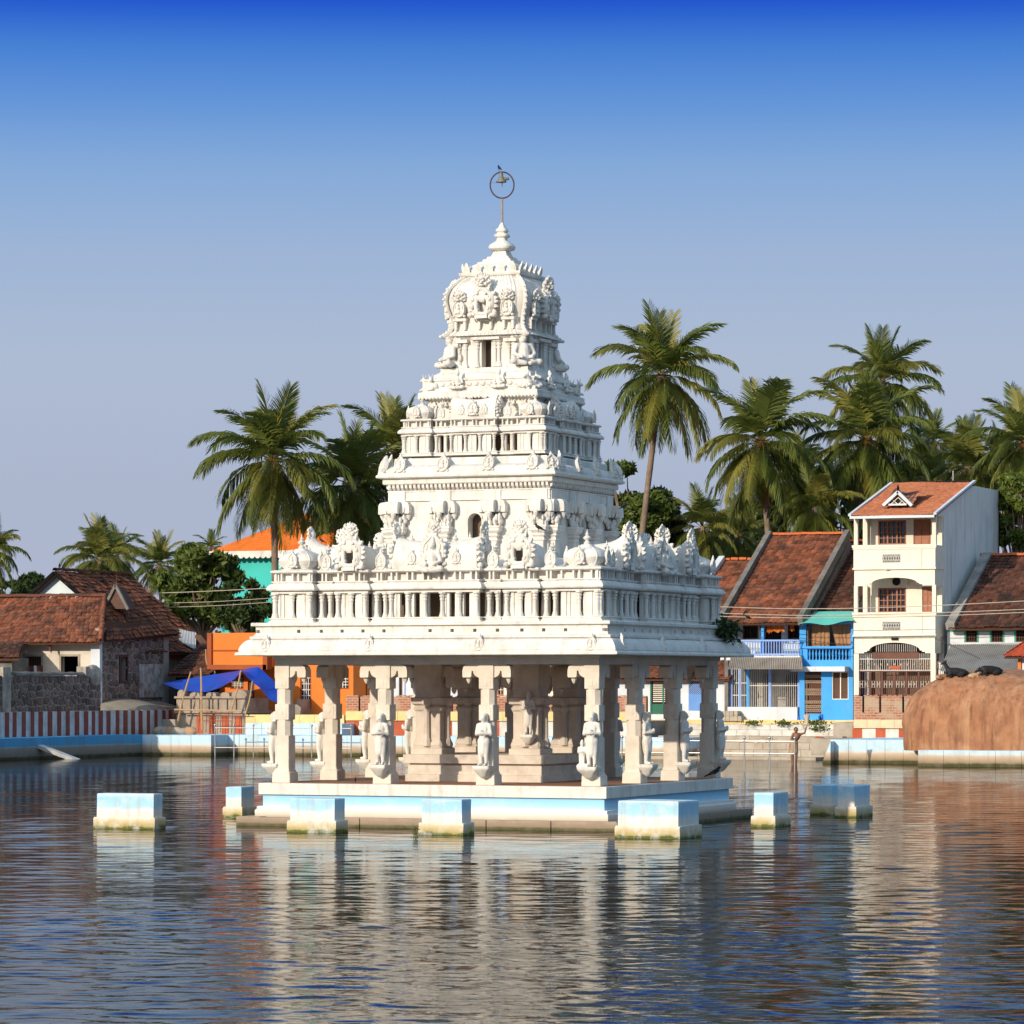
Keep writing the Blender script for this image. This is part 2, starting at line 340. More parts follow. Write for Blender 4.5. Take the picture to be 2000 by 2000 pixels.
# left bank runs along y and faces +x
blocks_wall('quay_wall', M_QUAYB, (BANK_U, 20), (BANK_U, BANK_V - 1.6), -.5, .98, 3.2, 14, 'long blue painted quay wall below the maroon striped wall', 'quay', jit=.015)
UL = BANK_U
blocks_wall('quay_wall', M_QUAY, (UL - .6, BANK_V - 1.6), (U(412, BANK_V - 1.6), BANK_V - 1.6), -.5, .96, 8, 4, 'sunlit pale blue quay wall in front of the scaffolded shrine', 'quay')
blocks_wall('quay_wall', M_QUAY, (U(412, 73) + .02, BANK_V + .2), (U(1345, 72.2), BANK_V + .2), -.5, .96, 1.5, 26, 'long pale blue quay wall seen between the temple pillars', 'quay')
vq = 66.0
blocks_wall('quay_wall', M_QUAY, (U(1622, vq), vq), (U(1800, vq), vq), -.5, Z(1700, 1445, vq), 7.0, 5, 'pale blue quay wall between the bathing steps and the boulder', 'quay')
vr = 61.8
blocks_wall('quay_wall', M_QUAY, (U(1793, vr), vr), (U(2150, vr), vr), -.5, Z(1900, 1466, vr), 13.0, 7, 'pale blue plinth wall under the big brown boulder', 'quay', jit=.008)
# second terrace, behind the front quay
blocks_wall('terrace_wall', M_QUAY, (U(480, 73.7), 73.7), (U(668, 73.7), 73.7), .5, Z(600, 1413, 73.7), 6, 6, 'pale blue terrace wall below the orange building', 'wall')
# yellow kerbs
def kerb(name, x0, x1, v, y0, y1, n, label, depth=1.4, m=None):
    xm = (x0 + x1) / 2
    return blocks_wall(name, m or M_YEL, (U(x0, v), v), (U(x1, v), v), Z(xm, y1, v) - .1, Z(xm, y0, v), depth, n, label, 'kerb', jit=.01)
kerb('yellow_kerb', 470, 672, 75.0, 1396, 1412, 7, 'yellow kerb below the orange building')
kerb('yellow_kerb', 1255, 1667, 80.2, 1406, 1424, 11, 'long yellow kerb below the blue house and the barred house', depth=3.0)
kerb('capped_kerb', 675, 1265, 75.0, 1390, 1404, 17, 'pale yellow coping on the red and white striped wall behind the pillars', depth=.5)
kerb('capped_kerb', 1667, 1800, 75.2, 1406, 1418, 5, 'pale yellow coping below the brick wall beside the boulder', depth=.6, m=mat('weathered_yellow', (.72, .58, .36), (.58, .48, .34), scale=3, dirt=.5, dirtc=(.35, .28, .2)))
# red and white striped walls
def striped_wall(name, pts, zs, thick, widths, mats, label):
    root = empty(name, label=label, cat='striped wall'); (p0, p1) = map(Vector, pts); d = p1 - p0; L = d.length; d.normalize(); nrm = Vector((-d.y, d.x))
    x, i = 0, 0
    while x < L:
        w_ = min(random.uniform(*widths[i % 2]), L - x); a = p0 + d * x; b = p0 + d * (x + w_); q = nrm * (.004 * (i % 2)); t = nrm * thick; mb = MB()
        z0, z1 = zs[0], zs[1] + random.uniform(-.015, .015)
        mb.add([(a.x + q.x, a.y + q.y, z0), (b.x + q.x, b.y + q.y, z0), (b.x + t.x, b.y + t.y, z0), (a.x + t.x, a.y + t.y, z0), (a.x + q.x, a.y + q.y, z1), (b.x + q.x, b.y + q.y, z1), (b.x + t.x, b.y + t.y, z1), (a.x + t.x, a.y + t.y, z1)],
               [(0, 3, 2, 1), (4, 5, 6, 7), (0, 1, 5, 4), (1, 2, 6, 5), (2, 3, 7, 6), (3, 0, 4, 7)])
        mb.obj('painted_stripe', mats[i % 2], root); x += w_; i += 1
    return root
striped_wall('striped_wall', ((BANK_U - 1.6, 30), (BANK_U - 1.6, BANK_V + 4.4)), (.9, 2.12), .5, ((.34, .46), (.30, .52)), (M_MAROON, M_GREYW), 'maroon and white striped wall along the left quay below the stone house')
striped_wall('striped_wall', ((U(676, 75.1), 75.1), (U(1262, 75.1), 75.1)), (.9, Z(900, 1404, 75.1)), .5, ((.62, .78), (.5, .62)), (M_RED, M_WPAINT), 'red and white striped wall seen between the temple pillars')
striped_wall('striped_wall', ((U(1665, 75.3), 75.3), (U(1815, 75.3), 75.3)), (.9, Z(1740, 1418, 75.3)), .5, ((.42, .5), (.55, .75)), (M_RED, M_WPAINT), 'red and white striped wall between the brick wall and the quay')
# bathing steps
st = empty('bathing_steps', label='weathered stone bathing steps behind the railing', cat='steps')
xs0, xs1 = U(1262, 74), U(1625, 74)
levels = [(71.6, 72.9, .12), (72.9, 74.2, .42), (74.2, 75.6, .72), (75.6, 77.0, 1.0), (77.0, 78.6, 1.26), (78.6, 80.25, 1.5)]
M_STEP = mat('step_stone', (.46, .40, .33), (.34, .29, .23), scale=1.5, rough=.85, dirt=.55, dirtc=(.2, .16, .1), dscale=.9, bump=.4)
M_STEPW = mat('step_whitewash', (.66, .64, .60), (.5, .47, .42), scale=1.2, rough=.85, dirt=.5, dirtc=(.3, .25, .18), bump=.4)
for i, (a, b, z) in enumerate(levels):
    nb = 8
    for k in range(nb):
        mb = MB(); x0 = xs0 + (xs1 - xs0) * k / nb; x1 = xs0 + (xs1 - xs0) * (k + 1) / nb; j = random.uniform(-.015, .015)
        mb.box(x0 + .008, x1 - .008, a + j, b + .3, -.4, z + j * .5); mb.obj('step_slab', M_STEP if i < 4 else M_STEPW, st)
# sloping cheek walls
for nm, pts, v, vt, lab in (('ramp_wall', [(1600, 1484), (1622, 1484), (1622, 1448)], vq - .6, 2.2, 'sloping pale blue cheek wall at the end of the bathing steps'),):
    mb = MB(); poly = [(U(a, v), Z(a, b, v)) for a, b in pts]; poly[0] = (poly[0][0], -.3); poly[1] = (poly[1][0], -.3); mb.prism(poly, v, v + vt, 'y'); mb.obj(nm, M_QUAY, label=lab, cat='wall')
# fill between quay and street
fl = MB(); fl.box(-51, U(1262, 76), 75.4, 82.6, .2, 1.66); fl.obj('street', M_CONC, kind='structure', label='worn concrete street behind the quay')
fl = MB(); fl.box(U(1625, 76), 60, 72.9, 82.6, .2, .95); fl.box(U(1625, 76), 60, 76.2, 82.6, .95, 1.64); fl.obj('pavement', M_CONC, kind='structure', label='worn concrete pavement behind the boulder quay')
fl = MB(); fl.box(-51, U(680, 76), 73.6, 75.4, .2, .94); fl.obj('landing', M_CONC, kind='structure', label='concrete landing by the scaffolded shrine')
fl = MB(); fl.box(BANK_U - 3.2, BANK_U - 2.0, 0, BANK_V, .2, 1.7); fl.obj('embankment', M_CONC, kind='structure', label='embankment behind the striped wall')
# ================================================================== the temple pavilion
T = empty('temple_pavilion', label='white carved temple pavilion with tiered tower standing in the tank', cat='temple')
ROT = [(math.cos(k * math.pi / 2), math.sin(k * math.pi / 2)) for k in range(4)]
def rot2(x, y, k): c, s = ROT[k]; return (x * c - y * s, x * s + y * c)

# ---- footing stones, plinth, slab
for k in range(4):
    n = 6; L = 9.8
    for i in range(n):
        x0 = -4.9 + L * i / n; x1 = x0 + L / n
        if i == 0: x0 = -4.9
        mb = MB(); j = random.uniform(-.03, .03); mb.box(x0 + .012, x1 - .012, 0, .62, -.6, .215 + j * .4)
        px, py = rot2(0, -4.9 + j, k); mb.obj('footing_stone', M_FOOT, T, loc=(px, py, 0), rz=k * math.pi / 2)
MB().rp([(4.56, .10), (4.57, .36), (4.53, .40), (4.53, .46), (4.42, .47), (4.42, .76)]).obj('plinth', M_BASEB, T)
mb = MB().rp([(4.44, .742), (4.5, .745), (4.5, 1.0), (4.49, 1.015), (3.9, 1.016)]); mb.obj('platform_slab', M_WHITE, T)
fb = MB(); fb.box(-4.3, 4.3, -4.3, 4.3, 1.0, 1.024); fb.obj('platform_floor', M_FLOOR, T)

# ---- carved figures
def statue_mesh(kid=False):
    b = MB()
    for s in (-1, 1):
        b.limb([(s * .085, 0, .60), (s * .09, -.025, .33), (s * .08, .0, .06)], [.095, .075, .05])
        b.limb([(s * .08, .01, .035), (s * .095, -.12, .03)], [.042, .032])
        b.limb([(s * .165, .01, .97), (s * .215, .0, .77), (s * .05, -.17, .79)], [.068, .055, .042])
    b.ball((0, .005, .60), (.165, .125, .14)); b.limb([(0, 0, .56), (0, -.01, .34)], [.15, .125]); b.ball((0, -.09, .50), (.05, .05, .16))
    b.limb([(0, 0, .66), (0, .0, .80)], [.125, .13]); b.ball((0, 0, .90), (.165, .11, .15)); b.limb([(-.13, .01, .985), (.13, .01, .985)], [.065, .065])
    b.ball((0, -.185, .82), (.06, .05, .075)); b.limb([(0, .01, 1.0), (0, 0, 1.07)], [.058, .055])
    b.ball((0, -.01, 1.15), (.078, .09, .105)); b.ball((0, -.10, 1.135), (.016, .02, .025)); b.ball((0, .045, 1.22), (.085, .08, .07)); b.ball((.05, .07, 1.13), (.05, .05, .12))
    b.ball((-.05, .07, 1.13), (.05, .05, .12)); b.limb([(-.13, -.05, 1.0), (.1, -.11, .72)], [.02, .02])
    if kid:
        st = len(b.v)
        for s in (-1, 1): b.limb([(s * .04, 0, .26), (s * .04, 0, .03)], [.05, .035]); b.limb([(s * .085, 0, .44), (s * .10, -.02, .34), (s * .02, -.08, .36)], [.035, .03, .025])
        b.ball((0, 0, .30), (.085, .07, .09)); b.ball((0, 0, .41), (.085, .06, .08)); b.ball((0, 0, .54), (.055, .06, .07)); b.ball((0, .02, .60), (.04, .04, .04))
        b.xf(Matrix.Translation((-.27, -.03, 0)), st); b.limb([(-.36, -.02, .0), (-.12, -.02, .0)], [.07, .07])
    return remesh(b, 'statue', M_WHITE, .019, 1)
STATUE, STATUE_KID = statue_mesh(), statue_mesh(True)
CONSOLE = MB().oct([(.03, .012, -.30), (.10, .04, -.24), (.165, .06, -.14), (.20, .03, -.09), (.21, .02, -.05), (.21, .02, 0)]).mesh('statue_console', M_WHITE, 40)
def seated_mesh():
    b = MB()
    for s in (-1, 1):
        b.limb([(s * .07, 0, .10), (s * .26, -.14, .10), (s * .05, -.20, .06)], [.09, .075, .05]); b.limb([(s * .14, 0, .46), (s * .21, -.02, .28), (s * .10, -.16, .20)], [.06, .05, .04])
    b.ball((0, .02, .12), (.16, .13, .12)); b.limb([(0, 0, .15), (0, 0, .40)], [.12, .12]); b.limb([(-.10, 0, .46), (.10, 0, .46)], [.06, .06]); b.limb([(0, 0, .48), (0, 0, .56)], [.05, .05])
    b.ball((0, -.01, .63), (.075, .085, .095)); b.limb([(0, .01, .68), (0, .02, .80)], [.07, .035])
    return remesh(b, 'seated_figure', M_WHITE, .018, 1)
SEATED = seated_mesh()
def animal_mesh():                     # couchant bull
    b = MB(); b.limb([(-.22, 0, .14), (0, 0, .16), (.18, 0, .20)], [.12, .13, .11]); b.limb([(.18, 0, .22), (.26, 0, .36)], [.09, .07]); b.limb([(.26, 0, .38), (.38, 0, .34)], [.065, .045])
    b.ball((.08, 0, .30), (.07, .06, .07))
    for s in (-1, 1):
        b.limb([(.16, s * .08, .10), (.34, s * .08, .05)], [.05, .035]); b.limb([(-.22, s * .11, .10), (-.05, s * .14, .05)], [.07, .035]); b.limb([(.25, s * .04, .44), (.24, s * .07, .54)], [.02, .012])
    return remesh(b, 'bull_figure', M_WHITE, .018, 1)
BULL = animal_mesh()
def carved(seed, rx, ry, rz, n, r0, r1):
    rnd = random.Random(seed); b = MB(); b.ball((0, 0, rz), (rx * .8, ry * .7, rz * .92), 8, 6)
    for i in range(n):
        a = rnd.uniform(-.3, math.pi + .3); z = rnd.uniform(.1, 1.9) * rz; w = math.sqrt(max(.1, 1 - ((z - rz) / rz) ** 2)); r = rnd.uniform(r0, r1)
        b.ball((rx * w * math.cos(a), -ry * w * abs(math.sin(a)), z), (r, r * .9, r * rnd.uniform(.8, 1.6)), 6, 5)
    return b
def crest_mesh(seed):                  # a grimacing mask with leafy plumes
    rnd = random.Random(seed); b = MB(); b.ball((0, 0, .16), (.15, .12, .16), 10, 8); b.ball((0, -.12, .13), (.055, .05, .05), 8, 6); b.ball((0, -.10, .05), (.10, .06, .045), 8, 6); b.ball((0, -.08, .27), (.11, .07, .05), 8, 6)
    for s in (-1, 1):
        b.ball((s * .065, -.11, .20), (.042, .04, .045), 8, 6); b.ball((s * .12, -.05, .10), (.06, .06, .08), 7, 5); b.limb([(s * .10, -.03, .26), (s * .19, -.05, .33), (s * .16, -.06, .40)], [.055, .048, .025], 7); b.limb([(s * .13, -.01, .14), (s * .24, -.02, .19), (s * .22, -.03, .27)], [.055, .048, .025], 7); b.limb([(s * .12, .0, .04), (s * .22, -.01, .05), (s * .26, -.02, .11)], [.05, .042, .022], 7)
    b.limb([(0, -.02, .28), (0, -.04, .38), (0, -.05, .46)], [.075, .055, .02], 7)
    for s in (-1, 1): b.limb([(s * .05, -.02, .28), (s * .085, -.04, .38), (s * .08, -.05, .43)], [.05, .042, .02], 7)
    b.v = [tuple(Vector(p) * (1 + .07 * mnoise.noise(Vector(p) * 14 + Vector((seed * 5, 0, 0))))) for p in b.v]
    return b.mesh('crest', M_WHITE, 60)
CRESTS = [crest_mesh(i) for i in range(3)]
LUMPS = [carved(20 + i, .15, .13, .16, 13, .05, .085).mesh('carved_bracket', M_WHITE, 50) for i in range(3)]

def nasi_mesh(w, h, t, hole=True, lobes=9, name='gable_plate', seed=0):   # horseshoe plate with flame rim
    b = MB(); n = 60; Rx = w / 2; cz = h * .40; rnd = random.Random(seed)
    def outl(k):
        pts = []
        for i in range(n):
            a = 2 * math.pi * i / n - math.pi / 2; c, q = math.cos(a), math.sin(a); kk = (abs(c) ** 2.5 + abs(q) ** 2.5) ** (-1 / 2.5); x = Rx * .80 * c * kk * k; z = cz + (h * .44 if q > 0 else cz) * q * kk * k
            if q > .55: x *= 1 - .55 * (q - .55) / .45; z += h * .10 * k * ((q - .55) / .45) ** 2
            if q < -.3: x *= 1 - .22 * (-q - .3)
            pts.append((x, z))
        return pts
    def inn(k):
        pts = []
        for i in range(n):
            a = 2 * math.pi * i / n - math.pi / 2; c, q = math.cos(a), math.sin(a); x = w * .125 * k * max(-1, min(1, c * 1.6)) * (.8 if q < -.2 else 1.0); z = h * .29 + h * .19 * k * max(-1, min(1, q * 1.4))
            if q > .5 and abs(c) < .35: z -= h * .05
            pts.append((x, z))
        return pts
    Rg = lambda P, y: [(x, y, z) for x, z in P]
    if hole:
        rings = [Rg(outl(1), 0), Rg(outl(1), -t * .5), Rg(outl(.94), -t * .8), Rg(outl(.80), -t * .95), Rg(outl(.70), -t * .75), Rg(outl(.62), -t * .8), Rg(inn(1.7), -t * .95), Rg(inn(1.25), -t * .9), Rg(inn(1.0), -t * .7), Rg(inn(1.0), 0)]; rings.append(rings[0]); b.loft(rings, False, False)
        for i in range(19):                # flame petals round the rim
            a = math.pi * 1.5 + R(30) + R(300) * i / 18; P = outl(.98)[int(((a + math.pi / 2) % (2 * math.pi)) / (2 * math.pi) * n) % n]; c, q = math.cos(a), math.sin(a); r_ = w * .052
            st = len(b.v); b.loft([[(-r_, .0, 0), (r_, .0, 0), (r_, -t * .7, 0), (-r_, -t * .7, 0)], [(-r_ * 1.05, 0, r_), (r_ * 1.05, 0, r_), (r_ * .9, -t * .75, r_), (-r_ * .9, -t * .75, r_)], [(-r_ * .2, -t * .1, r_ * 2.1), (r_ * .2, -t * .1, r_ * 2.1), (r_ * .2, -t * .55, r_ * 2.1), (-r_ * .2, -t * .55, r_ * 2.1)]])
            b.xf(Matrix.Translation((P[0] * .97, 0, P[1])) @ Matrix.Rotation(math.pi / 2 - math.atan2(q, c * .9), 4, 'Y'), st)
        for sg in (-1, 1):                 # scrolls on the plate
            b.ball((sg * w * .37, -t * .6, h * .07), (w * .09, t * .5, h * .08), 8, 6); b.ball((sg * w * .255, -t * .85, h * .52), (w * .05, t * .3, h * .07), 7, 5); b.ball((sg * w * .28, -t * .85, h * .30), (w * .045, t * .3, h * .10), 7, 5); b.ball((sg * w * .13, -t * .9, h * .68), (w * .05, t * .3, h * .05), 7, 5)
    else:
        b.loft([Rg(outl(1), 0), Rg(outl(1), -t * .6), Rg(outl(.93), -t * .85), Rg(outl(.80), -t * .85), Rg(outl(.74), -t * .6), Rg(outl(.3), -t * .65)], True, True); b.ball((0, -t * .4, h * .93), (w * .10, t * .45, h * .10), 8, 6); b.ball((0, -t * .4, h * 1.04), (w * .045, t * .3, h * .06), 6, 5)
        b.ball((0, -t * .6, h * .28), (w * .15, t * .5, h * .13), 8, 6); b.ball((0, -t * .65, h * .46), (w * .10, t * .5, h * .10), 8, 6); b.ball((0, -t * .7, h * .60), (w * .065, t * .4, h * .07), 7, 5)
        for sg in (-1, 1): b.ball((sg * w * .17, -t * .6, h * .20), (w * .10, t * .4, h * .05), 6, 5); b.ball((sg * w * .22, -t * .6, h * .52), (w * .06, t * .3, h * .10), 6, 5); b.ball((sg * w * .34, -t * .4, h * .06), (w * .10, t * .4, h * .07), 6, 5)
        if lobes > 9:
            for i in range(15):
                a = math.pi * 1.5 + R(30) + R(300) * i / 14; P = outl(.98)[int(((a + math.pi / 2) % (2 * math.pi)) / (2 * math.pi) * n) % n]; r_ = w * .06; b.ball((P[0] * 1.03, -t * .4, P[1]), (r_, t * .45, r_ * 1.05), 8, 6)
    return b.mesh(name, M_WHITE, 50)
def vault_mesh(L, r, h, swoop0, swoop1, name='vault', hollow=False):    # barrel roof along x, ridge swept up at its ends
    b = MB(); nx, na = 14, 14; rings = []
    for i in range(nx + 1):
        t = i / nx; x = -L / 2 + L * t; sw = swoop0 * (1 - t) ** 4 + swoop1 * t ** 4; ring = []
        for j in range(na + 1):
            a = math.pi * (1.12 - 1.24 * j / na); ring.append((x, r * math.cos(a) * (1 if math.sin(a) > 0 else .96), h * .12 + (h * .88 + sw) * math.sin(a) if math.sin(a) > 0 else h * .12 + h * .3 * math.sin(a)))
        rings.append(ring)
    b.loft(rings, False, False, False)
    if not hollow:
        n1 = na + 1; b.add(rings[0], [tuple(reversed(range(n1)))]); b.add(rings[-1], [tuple(range(n1))])
    else:
        inn = [[(p[0], p[1] * .8, max(0.0, p[2] * .85)) for p in r_] for r_ in rings]; b.loft(inn, False, False, False); n1 = na + 1; b.add(inn[-1], [tuple(range(n1))])
        b.loft([rings[0], inn[0]], False, False, False); b.add(rings[-1], [tuple(range(n1))])
    return b.mesh(name, M_WHITE, 40)
FINIAL = MB().lathe([(.05, 0), (.09, .02), (.05, .05), (.035, .08), (.085, .11), (.10, .145), (.06, .175), (.03, .20), (.05, .22), (.02, .26), (.006, .34)], 10).mesh('finial', M_WHITE, 40)
PILASTER = MB().lathe([(.075, 0), (.075, .05), (.06, .06), (.06, .10), (.045, .12), (.042, .40), (.055, .42), (.055, .45), (.04, .47), (.065, .50), (.07, .53), (.045, .55), (.085, .58), (.085, .62)], 8, ph=R(22.5)).mesh('pilaster', M_WHITE, 30)
def dome_mesh(r, h):
    b = MB(); b.se([(r * .92, 0), (r * .95, .04 * h), (r * .80, .07 * h), (r * .82, .12 * h), (r * .98, .25 * h), (r * 1.04, .40 * h), (r * .98, .55 * h), (r * .80, .68 * h), (r * .52, .78 * h), (r * .34, .85 * h), (r * .30, .90 * h), (r * .16, .93 * h), (r * .1, h)], 32, 4.0)
    for k in range(4):                 # corner ribs
        a = math.pi / 4 + k * math.pi / 2; pts = []
        for q, z in ((.80, .10), (.98, .25), (1.05, .40), (.98, .55), (.80, .68), (.52, .78)): pts.append((q * r * 1.17 * math.cos(a), q * r * 1.17 * math.sin(a), z * h))
        b.tube(pts, .02, 5)
    return b.mesh('dome', M_WHITE, 35)
NAS_S = nasi_mesh(.34, .44, .07, False, 7); NAS_M = nasi_mesh(.86, .92, .14, True, 13); NAS_L = nasi_mesh(.8, .85, .12, False, 11)
DOME = dome_mesh(.47, .58); VAULT_L = vault_mesh(2.2, .40, .62, .17, .17); VAULT_N = vault_mesh(1.0, .36, .62, .34, -.05, 'vault', True)

def bay(side, uc, s, w, d, z0, k, roof, slots=2, corner=False, pil=2, sname='parapet_shrine'):
    """A miniature shrine of the parapet: mouldings and wall in one mesh, its columns and roof as sub-parts."""
    b = MB(); hx, hy = w / 2, d / 2; cy = d / 2
    def rp(prof): b.rp([(o * k, z * k) for o, z in prof], hx, hy, 0, cy)
    rp([(.10, 0), (.10, .04), (.06, .05), (.06, .08), (.09, .09), (.09, .115), (.02, .12)])
    # wall with slots
    if corner: b.box(-hx + .40 * k, hx - .40 * k, .40 * k, d - .40 * k, .115 * k, .74 * k)
    def front(b, flip=False):
        piers = slots + 1; sw = .145 * k; wide = .17 * k if roof == 'shala' else 0.0; tot = 2 * hx - .04; pw = (tot - slots * sw - wide) / piers; x = -hx + .02
        for i in range(piers):
            q = (x, x + pw); x += pw + sw + (wide if i == slots // 2 and slots % 2 else 0); b.box(q[0], q[1], .05 * k, .16 * k, .115 * k, .735 * k)
            b.box(q[0] + pw * .5 - .035 * k, q[0] + pw * .5 + .035 * k, .025 * k, .06 * k, .115 * k, .7 * k)
    st = len(b.v); front(b)
    if corner:
        for q in (1, 2, 3):
            st = len(b.v); front(b); b.xf(Matrix.Translation((0, cy, 0)) @ Matrix.Rotation(q * math.pi / 2, 4, 'Z') @ Matrix.Translation((0, -cy, 0)), st)
    rp([(.03, .70), (.05, .705), (.05, .745), (.02, .75), (.05, .765), (.13, .775), (.145, .80), (.145, .83), (.12, .88), (.07, .93), (.02, .95), (.02, .965), (.05, .97), (.05, 1.0), (-.11, 1.006), (-.11, 1.184), (.03, 1.19), (.07, 1.215), (.07, 1.25), (.03, 1.27), (-.02, 1.275)])
    nmini = max(3, int(w / (.13 * k)))
    for i in range(nmini):
        if i % 3 == 2: continue
        x = -hx + .05 * k + (2 * hx - .10 * k) * i / (nmini - 1); b.box(x - .022 * k, x + .022 * k, -.012 * k, .12 * k, 1.0 * k, 1.19 * k)
        if corner:
            y = cy + (x * 1.0)
            b.box(-hx - .012 * k, -hx + .12 * k, y - .022 * k, y + .022 * k, 1.005 * k, 1.19 * k); b.box(hx - .12 * k, hx + .012 * k, y - .022 * k, y + .022 * k, 1.005 * k, 1.19 * k)
    px, py = rot2(uc, -s, side)
    o = b.obj(sname, M_WHITE, T, loc=(px, py, z0), rz=side * math.pi / 2)
    for i in range(pil):
        x = -hx + .04 + (2 * hx - .08) * (i / (pil - 1) if pil > 1 else .5)
        put('pilaster', PILASTER, o, (x, -.01, .11 * k), scale=(k, k, k * .97))
        if corner and 0 < i: put('pilaster', PILASTER, o, (hx + .01, cy + x, .11 * k), scale=(k, k, k * .97)); put('pilaster', PILASTER, o, (-hx - .01, cy - x, .11 * k), scale=(k, k, k * .97))
    zt = 1.27 * k
    if roof == 'kuta':
        put('dome', DOME, o, (0, cy, zt), scale=k * w / (1.0 * k)); hh = zt + .58 * w - .03
        put('finial', FINIAL, o, (0, cy, hh), scale=k)
        for q in range(4):
            a = q * math.pi / 2; r_ = .49 * w; put('gable_plate', NAS_S, o, (r_ * math.sin(a), cy - r_ * math.cos(a), zt + .05 * k), rz=a, scale=(k * 1.0, k, k * .95))
    elif roof == 'nasi':
        put('vault', VAULT_N, o, (0, .44 * k, zt), rz=math.pi / 2, scale=k); put('gable_plate', NAS_M, o, (0, -.05 * k, zt), scale=k)
        put('crest', CRESTS[abs(int(uc * 10)) % 3], o, (0, -.05 * k, zt + .80 * k), scale=k * .74)
    elif roof == 'small':
        put('gable_plate', NAS_S, o, (0, 0, zt - .02), scale=(k * 1.05, k, k * 1.1)); put('finial', FINIAL, o, (0, .12 * k, zt + .38 * k), scale=k * .8)
    elif roof == 'shala':
        sx = w / 2.3 / k
        put('vault', VAULT_L, o, (0, .40 * k, zt), scale=(k * sx, k, k))
        for s_ in (-1, 1):
            put('gable_plate', NAS_M, o, (s_ * 1.08 * k * sx, .40 * k, zt), rz=s_ * math.pi / 2, scale=(k, k, k) if k > .9 else (k * .9, k, k * .8))
            if k > .9: put('crest', CRESTS[1], o, (s_ * 1.12 * k * sx, .40 * k, zt + .80 * k), rz=s_ * math.pi / 2, scale=k * .75)
        put('gable_plate', NAS_L, o, (0, .03 * k, zt + .06 * k), scale=(k * .95, k, k) if k > .9 else (k * .6, k, k * .62))
        if k > .9: put('crest', CRESTS[2], o, (0, .02 * k, zt + .84 * k), scale=k * .65)
        for s_ in (-1, 1): put('gable_plate', NAS_S, o, (s_ * .58 * k * sx, .02 * k, zt + .10 * k), scale=k * .8)
        for s_ in (-.66, -.33, .33, .66): put('finial', FINIAL, o, (s_ * w / 2, .42 * k, zt + .60 * k), scale=k * .8)
        if k > .9: put('seated_figure', SEATED, o, (0, -.08, zt - .12), scale=1.05)
    return o

# ---- pillars
M_CORE = mat('darker_inner_granite', (.66, .59, .51), (.55, .48, .41), scale=2.5, rough=.85, dirt=.5, dirtc=(.30, .25, .2), dscale=2.2, bump=.35, bscale=30)  # darker copy of the outer pillars' granite, tones down the interior
def pillar_mesh(h, w):
    b = MB(); q = w / 2; c0, c1 = .012, w * .26
    P = [(q * 1.30, c0, 0), (q * 1.26, c0, .085 * h), (q * 1.10, c0, .095 * h), (q * 1.06, c0, .11 * h), (q, c0, .115 * h), (q, c0, .40 * h), (q * .95, c1, .402 * h), (q * .95, c1, .535 * h), (q, c0, .538 * h), (q, c0, .668 * h), (q * .95, c1, .67 * h), (q * .95, c1, .80 * h), (q, c0, .803 * h), (q, c0, .895 * h)]
    b.oct(P)
    for z0, z1 in ((.545, .66), (.81, .885), (.14, .38)):          # raised panels on the square faces
        for (dx, dy) in ((0, -1), (1, 0), (0, 1), (-1, 0)):
            if z0 < .2: continue
            x, y = dx * q, dy * q; e = q * .62
            b.box(x - (e if dy else .008), x + (e if dy else .008), y - (e if dx else .008), y + (e if dx else .008), (z0 + .008) * h, (z1 - .012) * h)
            b.ball((x * 1.0, y * 1.0, (z0 + z1) / 2 * h), (q * .3 if dy else .02, q * .3 if dx else .02, .035 * h), 6, 4)
    return b.mesh('pillar', M_STONEW, 30)
def arm_mesh(L, hgt, wd):              # corbel arm along +x from the shaft, hung pendant at the tip
    b = MB(); q = wd / 2; pts = [(0, 0), (.16, 0)]
    for i in range(7): a = i / 6 * math.pi / 2; pts.append((.16 + (L * .30) * math.sin(a), hgt * .52 * (1 - math.cos(a))))
    pts += [(L * .62, hgt * .50), (L * .64, hgt * .08), (L * .68, hgt * .02), (L * .98, hgt * .02), (L, hgt * .10), (L, hgt * .55), (L * .96, hgt * .82), (L * .86, hgt * .95), (L * .72, hgt), (0, hgt)]
    b.prism(pts, -q, q, 'y'); b.lathe([(.015, -.14), (.055, -.08), (.075, -.02), (.05, .01), (.05, hgt * .1)], 8, L * .83, 0)
    return b.mesh('bracket', M_STONEW, 35)
PIL = pillar_mesh(2.84, .37); ARM = arm_mesh(.62, .32, .30); ARM_S = arm_mesh(.44, .30, .26); CORE_ARM = arm_mesh(.62, .52, .44); CORE_ARM.materials[0] = M_CORE
CAPB = MB().box(-.19, .19, -.19, .19, 0, .32).mesh('capital_block', M_STONEW)
pos = (-4.02, -1.34, 1.34, 4.02)
